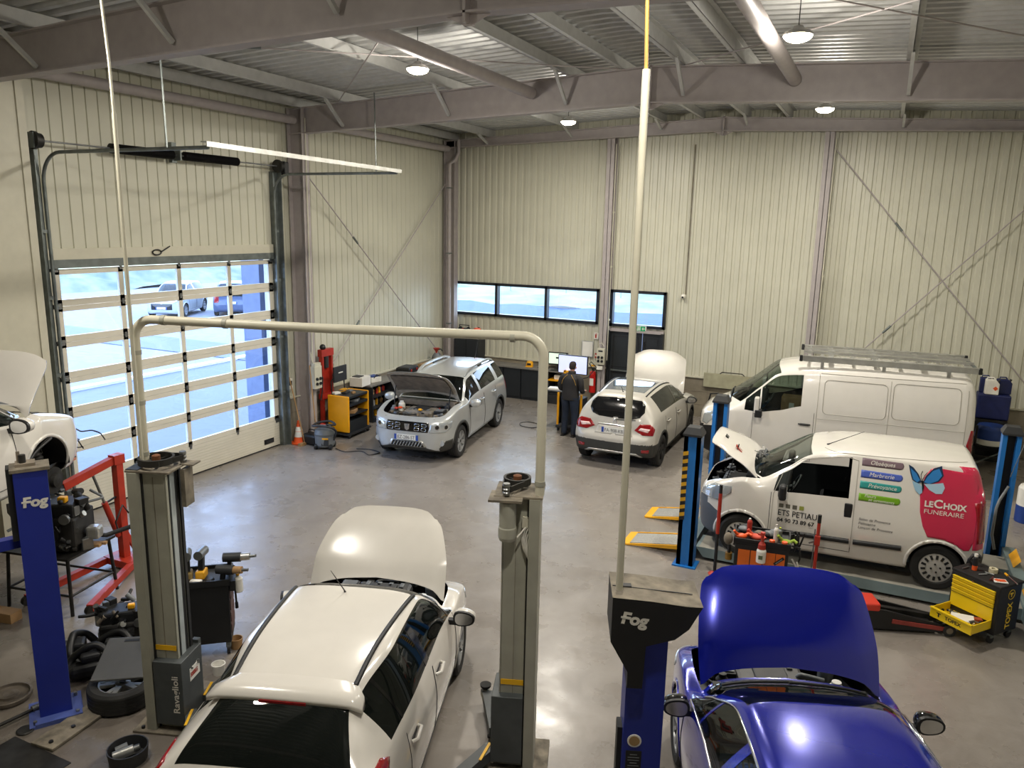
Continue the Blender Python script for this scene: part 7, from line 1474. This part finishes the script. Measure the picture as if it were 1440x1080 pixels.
t = thing('driveshaft', 'steel driveshaft lying on the floor beside the far left blue post', 'driveshaft', (-7.16, 4.08, .04), math.radians(-8)); b = MB(); b.cyl((0, -.30, 0), (0, .25, 0), .018, M_dsteel, n=10); b.build('shaft', t)
for y in (-.30, .12, .25): b = MB(); b.cyl((0, y - .05, 0), (0, y + .05, 0), .036, M_steel if y else M_black, n=12); b.build('joint', t)
t = thing('knuckle_parts', 'pale steel hub carrier lying on the floor behind the far left blue post', 'car part', (-8.15, 5.02, 0)); b = MB(); b.lathe([(0, 0), (.12, 0), (.12, .04), (.05, .06), (0, .06)], M_alu, n=16); b.bar((.05, .05, .04), (.3, .2, .06), .05, .05, M_alu); b.box((.2, .0, .05), (.16, .1, .09), M_steel, rz=.5, bev=.02); b.build('carrier', t)
t = thing('wooden_beam', 'short weathered wooden beam on the floor at the far left edge', 'beam', (-9.3, 5.15, .06), .2); b = MB(); b.box((0, 0, 0), (.5, .16, .12), M_card); b.build('beam', t)
tag(MB().box((0, 0, .02), (.27, .66, .03), M_grime, bev=.006).cyl((.04, -.26, .035), (.04, -.26, .05), .02, M_black, n=10).cyl((.04, -.02, .035), (.04, -.02, .05), .02, M_black, n=10).build('steel_plank', loc=(-6.60, 4.18, 0)), 'grimy flat steel plank on the floor in front of the far left blue post', 'plank').rotation_euler = (0, 0, math.radians(6))
t = thing('oil_tub', 'round dark tub holding an old filter on the floor by the left grey lift post', 'tub', (-5.74, 4.12, 0)); b = MB(); b.lathe([(0, .01), (.15, .01), (.165, .13), (.175, .13), (.16, 0), (0, 0)], M_dark, n=24); b.build('tub', t)
t = thing('oil_filter', 'pale used oil filter lying in the round dark tub', 'filter', (-5.74, 4.12, .06), .9); b = MB(); b.cyl((-.12, 0, .0), (.05, 0, .03), .045, M_alu, n=16); b.cyl((.05, 0, .03), (.10, 0, .04), .03, M_steel, n=12); b.cyl((-.10, .08, .0), (.0, .09, .02), .035, M_grey, n=12); b.build('filter_body', t)
for (x, y, l) in ((-6.06, 5.50, 'small dirty plastic cup on the floor right of the left grey lift post'), (-6.28, 5.98, 'small tan pot standing by the castor of the black tool cart')): tag(MB().lathe([(0, 0), (.06, 0), (.075, .12), (.065, .12), (.05, .02), (0, .02)], M_paper if 'dirty' in l else M_card, n=16).build('pot', loc=(x, y, 0)), l, 'pot')
tag(MB().lathe([(0, 0), (.07, 0), (.08, .012), (.07, .02), (0, .02)], M_dsteel, n=18).build('metal_ring', loc=(-6.95, 3.95, 0)), 'small metal ring lying on the floor at lower left', 'ring')
tag(MB().box((0, 0, .004), (.8, .6, .008), M_dsteel).build('floor_mat', loc=(-6.55, 3.55, 0)), 'dark stained mat lying on the floor in the lower left corner', 'mat')
# black tool cart with impact tools
t = thing('tool_cart', 'black tool cart with power tools behind the left grey lift post', 'tool cart', (-6.52, 5.86, 0), math.radians(40)); b = MB(); b.box((0, 0, .50), (.46, .40, .70), M_black, bev=.01); b.build('cabinet', t); b = MB(); b.box((0, 0, .865), (.48, .44, .03), M_dark)
for x in (-.235, .235): b.box((x, 0, .89), (.02, .44, .06), M_black)
for y in (-.215, .215): b.box((0, y, .89), (.48, .02, .06), M_black)
b.build('tray', t); b = MB()
for k in range(4): b.box((.232, 0, .3 + .14 * k), (.012, .34, .11), mat('drawer_maroon', '#4a211c', .5, dirt=.2), bev=.004)
b.build('drawer', t); w = MB()
for x, y in ((-.19, -.16), (.19, -.16), (-.19, .16), (.19, .16)): caster(w, x, y, .06)
w.build('castor', t); b = MB(); b.box((.27, -.05, .83), (.06, .3, .12), M_black); b.build('holster', t)
def gun(name, label, loc, rz, batt, body, up=True):
    t = thing(name, label, 'power tool', loc, rz); t.scale = (1.35, 1.35, 1.35) if up else (1.2, 1.2, 1.2)
    if up:
        b = MB(); b.box((0, 0, .035), (.075, .11, .07), batt, bev=.012); b.build('battery', t); b = MB(); b.bar((0, 0, .07), (.0, .02, .18), .04, .05, M_black); b.build('grip', t); b = MB(); b.cyl((0, -.06, .215), (0, .10, .20), .038, body, n=14); b.cyl((0, .10, .20), (0, .14, .196), .022, M_steel, n=12); b.build('motor_body', t)
    else:
        b = MB(); b.cyl((0, -.10, 0), (0, .06, 0), .045, M_dark, n=14); b.build('motor_body', t); b = MB(); b.cyl((0, .06, 0), (0, .14, .005), .035, body, n=14); b.cyl((0, .14, .005), (0, .20, .01), .015, M_steel, n=10); b.build('nose', t); b = MB(); b.bar((0, -.04, -.02), (0, -.06, -.17), .035, .045, M_black); b.build('grip', t)
    return t
M_dwy = mat('tool_yellow', '#e2a51c', .5, dirt=.1)
gun('impact_wrench', 'upright cordless wrench with a dull yellow battery on the black tool cart, the left one', (-6.66, 5.70, .885), .8, mat('tool_dull', '#8a7442', .6), M_steel); gun('impact_wrench', 'upright cordless wrench with a bright yellow battery on the black tool cart, the right one', (-6.56, 5.80, .885), .5, M_dwy, M_steel)
gun('air_gun', 'dark air gun hung on the right rim of the black tool cart, the upper one', (-6.28, 6.02, 1.10), -1.0, M_black, M_alu, False); gun('air_gun', 'dark air gun hung on the right rim of the black tool cart, the lower one', (-6.27, 5.90, 1.00), -1.2, M_black, M_card, False)
bottle('bottle', 'clear bottle with a yellow band hanging on the right side of the black tool cart', (-6.20, 5.98, .72), .05, .22, M_white, M_yel)
tag(MB().tube([(0, 0, 0), (.02, .01, -.12), (.04, .0, -.26)], .012, M_black).cyl((.04, 0, -.26), (.045, 0, -.33), .018, M_black, n=8).build('hook_tool', loc=(-6.22, 5.92, .88)), 'black hook tool dangling from the right side of the black tool cart', 'tool')
for loc, l, m in (((-6.62, 5.62, .885), 'round dirty socket tray at the near rim of the black tool cart', M_dsteel), ((-6.42, 5.78, .885), 'black round tin on the top tray of the black tool cart', M_black)): tag(MB().lathe([(0, 0), (.05, 0), (.055, .02), (.04, .028), (0, .028)], m, n=16).build('tin', loc=loc), l, 'tin')
tag(MB().box((0, 0, .012), (.12, .06, .024), M_paper, rz=.4).build('rag', loc=(-6.52, 5.68, .885)), 'pale folded rag on the top tray of the black tool cart', 'rag')
# orange trolley before the small van
M_orp = mat('trolley_orange', '#dd6a1c', .4, dirt=.06)
t = thing('tool_trolley', 'orange and black tool trolley in front of the small white van', 'trolley', (-1.06, 9.95, 0), math.radians(7)); b = MB(); b.box((0, 0, .50), (.66, .44, .78), M_black, bev=.012); b.build('cabinet', t)
for k, x in enumerate((-.21, -.055, .10, .235)): b = MB(); b.box((x, -.222, .48), ((.145, .145, .145, .11)[k], .012, .66), M_orp, bev=.003); b.build('orange_panel', t)
b = MB(); b.box((0, 0, .905), (.70, .48, .03), M_black); 
for x in (-.34, .34): b.box((x, 0, .935), (.02, .48, .05), M_black)
for y in (-.23, .23): b.box((0, y, .935), (.68, .02, .05), M_black)
b.build('tray', t); b = MB(); R = Matrix.Rotation(-.75, 3, 'Y'); b.box((.22, -.232, .72), (.15, .012, .035), M_black, R=R, bev=.004); b.box((.22, -.240, .72), (.10, .006, .012), M_grey, R=R); b.build('badge', t); w = MB()
for x, y in ((-.28, -.17), (.28, -.17), (-.28, .17), (.28, .17)): caster(w, x, y, .055)
w.build('castor', t); b = MB(); b.tube([(.36, -.1, .9), (.46, -.1, .88), (.48, .0, .7), (.42, .05, .45)], .012, M_black); b.bar((.38, -.1, .72), (.52, -.02, .45), .02, .02, M_paper); b.bar((.44, -.12, .7), (.50, -.06, .45), .015, .02, M_paper); b.build('cable_holder', t)
TT = in_frame((-1.06, 9.95, 0), 7)
def on_tray(x, y, z=.92): return tuple(TT @ Vector((x, y, z)))
bottle('spray_can', 'red spray can with a white cap standing on the orange trolley', on_tray(-.17, .0), .033, .24, M_red, M_white, cat='can', sh=.8)
t = thing('pump_bottle', 'white bottle with a red pump head hanging on the front of the orange trolley', 'bottle', on_tray(.0, -.285, .70)); b = MB(); b.lathe([(0, 0), (.058, 0), (.06, .02), (.06, .15), (.045, .19), (0, .19)], M_white, n=18); b.box((.0, -.058, .08), (.05, .012, .05), mat('label_olive', '#5f6b4a', .6)); b.build('bottle_body', t); b = MB(); b.lathe([(0, .18), (.05, .18), (.045, .24), (.02, .28), (.018, .36), (.03, .37), (.03, .40), (0, .41)], M_red, n=16); b.bar((0, 0, .36), (-.06, 0, .37), .02, .02, M_red); b.build('pump_head', t)
bottle('bottle', 'slim white bottle with a pointed cap standing on the orange trolley', on_tray(.16, -.1), .03, .24, M_white, M_white); bottle('bottle', 'small bottle with a lime cap behind the slim white bottle', on_tray(.21, .0), .03, .17, M_grey, mat('lime', '#b7c43a', .5))
for (x, y, mm, l, s_) in ((-.26, -.12, M_orange, 'bright orange glove at the left of the orange trolley top', .05), (-.08, -.08, mat('pale_red', '#d4513a', .6), 'pale red grinder on the orange trolley top beside the red can', .055), (.29, -.12, mat('lime_glove', '#8fa83a', .8), 'lime green glove on the right of the orange trolley top', .05)):
    t = thing('work_glove' if 'glove' in l else 'grinder', l, 'glove' if 'glove' in l else 'tool', on_tray(x, y, .95), rnd.uniform(-.5, .5)); b = MB(); b.ball((0, 0, 0), s_, mm, (1.5, 1, .7)); b.tube([(.03, 0, 0), (.09, .02, .03), (.13, .0, .01)], .022, mm); b.tube([(-.03, 0, .01), (-.08, -.02, .05), (-.1, -.03, .08)], .018, mm); b.build('shape', t)
for x, l in ((.12, 'orange cup standing on the front rim of the orange trolley, the left one'), (.27, 'orange cup standing on the front rim of the orange trolley, the right one')): tag(MB().lathe([(0, 0), (.04, 0), (.035, .06), (0, .065)], M_orange, n=14).build('orange_cup', loc=on_tray(x, -.2, .92)), l, 'cap')
t = thing('tool_bundle', 'bundle of dark screwdrivers and pliers at the right end of the orange trolley', 'tools', on_tray(.40, .0, .82))
for k in range(10): b = MB(); p = Vector((rnd.uniform(-.06, .06), rnd.uniform(-.1, .1), 0)); b.cyl(p, p + Vector((rnd.uniform(-.05, .06), rnd.uniform(-.05, .05), .22)), .012, rnd.choice([M_black, M_dark, M_dsteel]), n=8); b.build('handle', t)
t = thing('rag_pile', 'grey rags and tape heaped at the back of the orange trolley top', 'rags', on_tray(-.02, .08, .92)); b = MB()
for k in range(9): b.ball((rnd.uniform(-.25, .2), rnd.uniform(-.08, .1), .04), rnd.uniform(.04, .06), rnd.choice([M_grey, M_dust, M_paper, M_dark]), (1.3, 1, .7), 8)
b.build('cloth', t)
t = thing('hanging_filter', 'grimy oil filter wrench hanging at the left side of the orange trolley', 'tool', on_tray(-.40, -.1, .60)); b = MB(); b.cyl((0, 0, 0), (0, 0, .09), .045, mat('amber_tin', '#8a6416', .5, dirt=.3), n=14); b.cyl((0, 0, .09), (0, 0, .2), .02, M_black, n=8); b.ball((-.02, 0, .28), .06, M_dust, (1, .8, 1.4)); b.build('filter', t)
# red poles and trolley jack
t = thing('support_pole', 'red and black support pole standing left of the orange trolley', 'pole', (-1.73, 10.55, 0)); b = MB(); b.cyl((0, 0, .02), (0, 0, .66), .024, M_black, n=12); b.lathe([(0, 0), (.09, 0), (.09, .012), (.03, .05), (0, .05)], M_red, n=16); b.build('lower_tube', t); b = MB(); b.cyl((0, 0, .62), (0, 0, 1.22), .026, M_red, n=12); b.build('upper_tube', t); b = MB(); b.cyl((0, 0, 1.22), (0, 0, 1.34), .024, M_black, n=12); b.build('grip', t)
t = thing('support_pole', 'red ratchet support pole standing right of the orange trolley', 'pole', (-.42, 10.5, 0)); b = MB(); b.cyl((0, 0, 0), (0, 0, 1.05), .022, M_red, n=10); b.lathe([(0, 0), (.1, 0), (.1, .015), (0, .02)], M_red, n=16); b.box((0, 0, .8), (.07, .06, .14), M_red, bev=.01); b.bar((-.03, 0, .78), (-.10, -.04, .76), .015, .02, M_steel); b.cyl((-.04, 0, .05), (-.04, 0, .95), .008, M_steel, n=8); b.build('tube', t); b = MB(); b.cyl((0, 0, 1.05), (0, 0, 1.16), .025, M_black, n=12); b.build('head', t)
t = thing('trolley_jack', 'low black trolley jack with red side rail beside the yellow tool chest', 'jack', (.70, 10.16, 0), math.radians(20)); b = MB()
for s in (-1, 1): b.prism([(-.62, .06), (-.62, .30), (-.30, .28), (.45, .12), (.45, .04), (-.5, .03)], s * .14 - .015, s * .14 + .015, M_black, mk_plane((0, 0, 0), (1, 0, 0), (0, 0, 1), (0, -1, 0)))
b.box((-.1, 0, .08), (.8, .26, .03), M_black); b.build('frame', t); b = MB(); b.bar((-.22, -.165, .15), (.40, -.165, .09), .012, .05, mat('worn_red', '#a3423a', .6, dirt=.3)); b.build('side_rail', t); b = MB(); b.box((-.50, 0, .31), (.26, .32, .10), mat('jack_red', '#d23a25', .45, dirt=.05), bev=.02); b.build('pedal_box', t); b = MB(); b.bar((-.35, 0, .24), (.42, 0, .16), .07, .06, M_dsteel); b.lathe([(0, 0), (.05, 0), (.06, .03), (0, .03)], M_dsteel, (.42, 0, .17), n=14); b.build('lift_arm', t)
for s in (-1, 1): b = MB(); b.cyl((.46, s * .15 - .03, .075), (.46, s * .15 + .03, .075), .075, M_dark, n=18); b.cyl((.46, s * .15 - .034, .075), (.46, s * .15 + .034, .075), .04, M_dust, n=14); b.build('wheel', t)
# yellow tool chest
CM = math.radians(-38.5); t = thing('tool_chest', 'black tool chest with yellow drawers, one pulled open, at the right edge', 'tool chest', (1.545, 10.50, 0), CM)
M_chy = mat('chest_yellow', '#e9c61a', .35, dirt=.03); b = MB(); b.box((0, 0, .43), (.60, .44, .60), M_black, bev=.012); b.build('cabinet', t); b = MB(); b.box((0, 0, .745), (.62, .46, .035), mat('chest_mat', '#1d1a18', .8, dirt=.25), bev=.01); b.cyl((-.02, -.235, .70), (-.02, -.245, .70), .012, M_chrome, n=10); b.build('top_mat', t)
for k in range(4): b = MB(); z = .66 - .055 * k; b.box((-.01, -.226, z), (.53, .02, .046), M_chy, bev=.003); b.box((-.01, -.242, z + .019), (.53, .02, .008), M_chy, bev=.003); b.build('drawer', t)
b = MB(); b.box((-.01, -.224, .375), (.53, .012, .17), M_chy); b.build('drawer', t)
d = MB(); dz, dd = .265, .36
d.box((-.01, -.22 - dd, dz), (.53, .02, .13), M_chy); d.box((-.27, -.22 - dd / 2, dz), (.012, dd, .11), M_chy); d.box((.25, -.22 - dd / 2, dz), (.012, dd, .11), M_chy); d.box((-.01, -.22 - dd / 2, dz - .05), (.52, dd, .008), M_chy); d.box((-.01, -.235 - dd, dz + .06), (.53, .03, .012), M_chy); od = d.build('open_drawer', t)
x = MB(); M = mk_plane((-.02, -.2315 - dd, dz - .025), (1, 0, 0), (0, 0, 1), (0, -1, 0)); put_text(x, 'TOPEX', .062, M @ Matrix.Translation((-.06, 0, 0)), M_black, bold=.002, sx=1.05); x.M = M; x.box((-.14, .04, .001), (.055, .012, .002), M_black); x.box((-.14, .02, .001), (.016, .05, .002), M_black); x.build('drawer_lettering', od)
x = MB(); M = mk_plane((.302, .03, .16), (0, 0, 1), (0, -1, 0), (1, 0, 0)); M = mk_plane((.3035, .06, .18), (0, 0, 1), (0, -1, 0), (1, 0, 0)); put_text(x, 'TOPEX', .125, M, M_chy, bold=.003, sx=.86); x.M = M; x.box((.46, .045, .001), (.018, .06, .002), M_chy); x.box((.44, .045, .001), (.05, .016, .002), M_chy); x.tube([(.445 + .06 * math.cos(a), .045 + .06 * math.sin(a), .001) for a in np.linspace(0, 2 * PI, 20)], .003, M_chy, 5, True); x.build('side_lettering', t)
w = MB()
for x_, y in ((-.24, -.17), (.24, -.17), (-.24, .17), (.24, .17)): caster(w, x_, y, .055)
w.build('castor', t); TC = in_frame((1.545, 10.50, 0), -38.5)
def ch(x, y, z=.765): return tuple(TC @ Vector((x, y, z)))
b = MB(); t2 = thing('spray_can', 'black and orange spray can standing on the yellow tool chest', 'can', ch(-.14, -.05)); b.cyl((0, 0, 0), (0, 0, .06), .03, M_orange, n=16); b.build('orange_base', t2); b = MB(); b.lathe([(0, .06), (.03, .06), (.03, .16), (.015, .18), (0, .18)], M_black, n=16); b.build('can_body', t2); b = MB(); b.lathe([(0, .175), (.022, .175), (.022, .21), (0, .21)], M_white, n=12); b.build('cap', t2)
tag(MB().lathe([(.025, 0), (.05, 0), (.05, .05), (.025, .05), (.025, 0)], mat('tape_cream', '#d9cfae', .6), n=22).build('tape_roll', loc=ch(.0, .10)), 'cream roll of masking tape on the yellow tool chest', 'tape')
tag(MB().tube([(0, 0, 0), (-.06, .0, .06), (-.02, .02, .13), (.06, .02, .12)], .022, M_black).build('grease_gun', loc=ch(-.22, .06)), 'black bent hand tool at the back left of the yellow tool chest top', 'tool')
for k, (x_, y, L_, r_, m, l) in enumerate(((-.21, -.12, .11, .9, M_steel, 'steel spanner at the left end of the yellow tool chest top'), (.0, -.10, .12, .6, M_chrome, 'chrome socket wrench in the middle of the yellow tool chest top'), (.02, .0, .1, -.4, M_steel, 'short hex key beside the masking tape'), (.12, -.12, .12, 1.2, mat('plier_red', '#5b2622', .5), 'dark red pliers on the yellow tool chest top'), (.25, .08, .22, 1.9, M_chrome, 'long screwdriver with a yellow handle at the right of the yellow tool chest'))):
    c, s = math.cos(r_), math.sin(r_); b = MB().cyl((-L_ / 2 * c, -L_ / 2 * s, .012), (L_ / 2 * c, L_ / 2 * s, .012), .008, m, n=8)
    if 'pliers' in l: b.cyl((-L_ / 2 * c + .03, -L_ / 2 * s, .012), (L_ / 2 * c, L_ / 2 * s, .012), .009, m, n=8)
    if 'screw' in l: b.cyl((L_ / 2 * c, L_ / 2 * s, .012), (L_ * .8 * c, L_ * .8 * s, .012), .014, M_yel, n=10)
    if 'spanner' in l: b.box((L_ / 2 * c, L_ / 2 * s, .012), (.03, .022, .012), m, rz=r_)
    tag(b.build(l.split()[1] if 'hex' not in l and 'dark' not in l and 'socket' not in l else ('hex_key' if 'hex' in l else 'pliers' if 'pliers' in l else 'socket_wrench'), loc=ch(x_, y)), l, 'tool')
tag(MB().box((0, 0, .008), (.15, .11, .014), M_paper, rz=.2, bev=.004).box((.02, .0, .017), (.08, .06, .006), M_orange, rz=.3).box((-.03, -.01, .019), (.05, .05, .006), M_orange, rz=.9).build('parts_bag', loc=ch(.2, -.08)), 'clear bag with orange parts on the front right of the yellow tool chest', 'bag')
tag(MB().box((0, 0, 0), (.24, .16, .05), M_paper, R=Matrix.Rotation(.12, 3, 'X')).build('paper_box', loc=ch(.03, -.42, .262)), 'white paper box lying in the open yellow drawer', 'box')
tag(MB().box((0, 0, 0), (.16, .07, .05), mat('brick_orange', '#a8492c', .6), rz=.1).build('blow_case', loc=ch(.10, -.30, .262)), 'brick orange case in the open yellow drawer behind the paper box', 'case')
for k in range(8):
    x_, y = rnd.uniform(-.24, -.10) if k < 5 else rnd.uniform(.16, .22), rnd.uniform(-.52, -.28); tag(MB().tube([(-.05, 0, 0), (.0, .02, .01), (.06, .0, 0)], .010, rnd.choice([M_black, M_dark, M_steel])).ball((.06, 0, .0), .016, M_dsteel, n=8).build('hand_tool', loc=ch(x_, y, .24 + .006 * k)), 'dark hand tool lying loose in the open yellow drawer', 'tool', 'hand tools in the open yellow drawer').rotation_euler = (0, 0, rnd.uniform(0, 3))
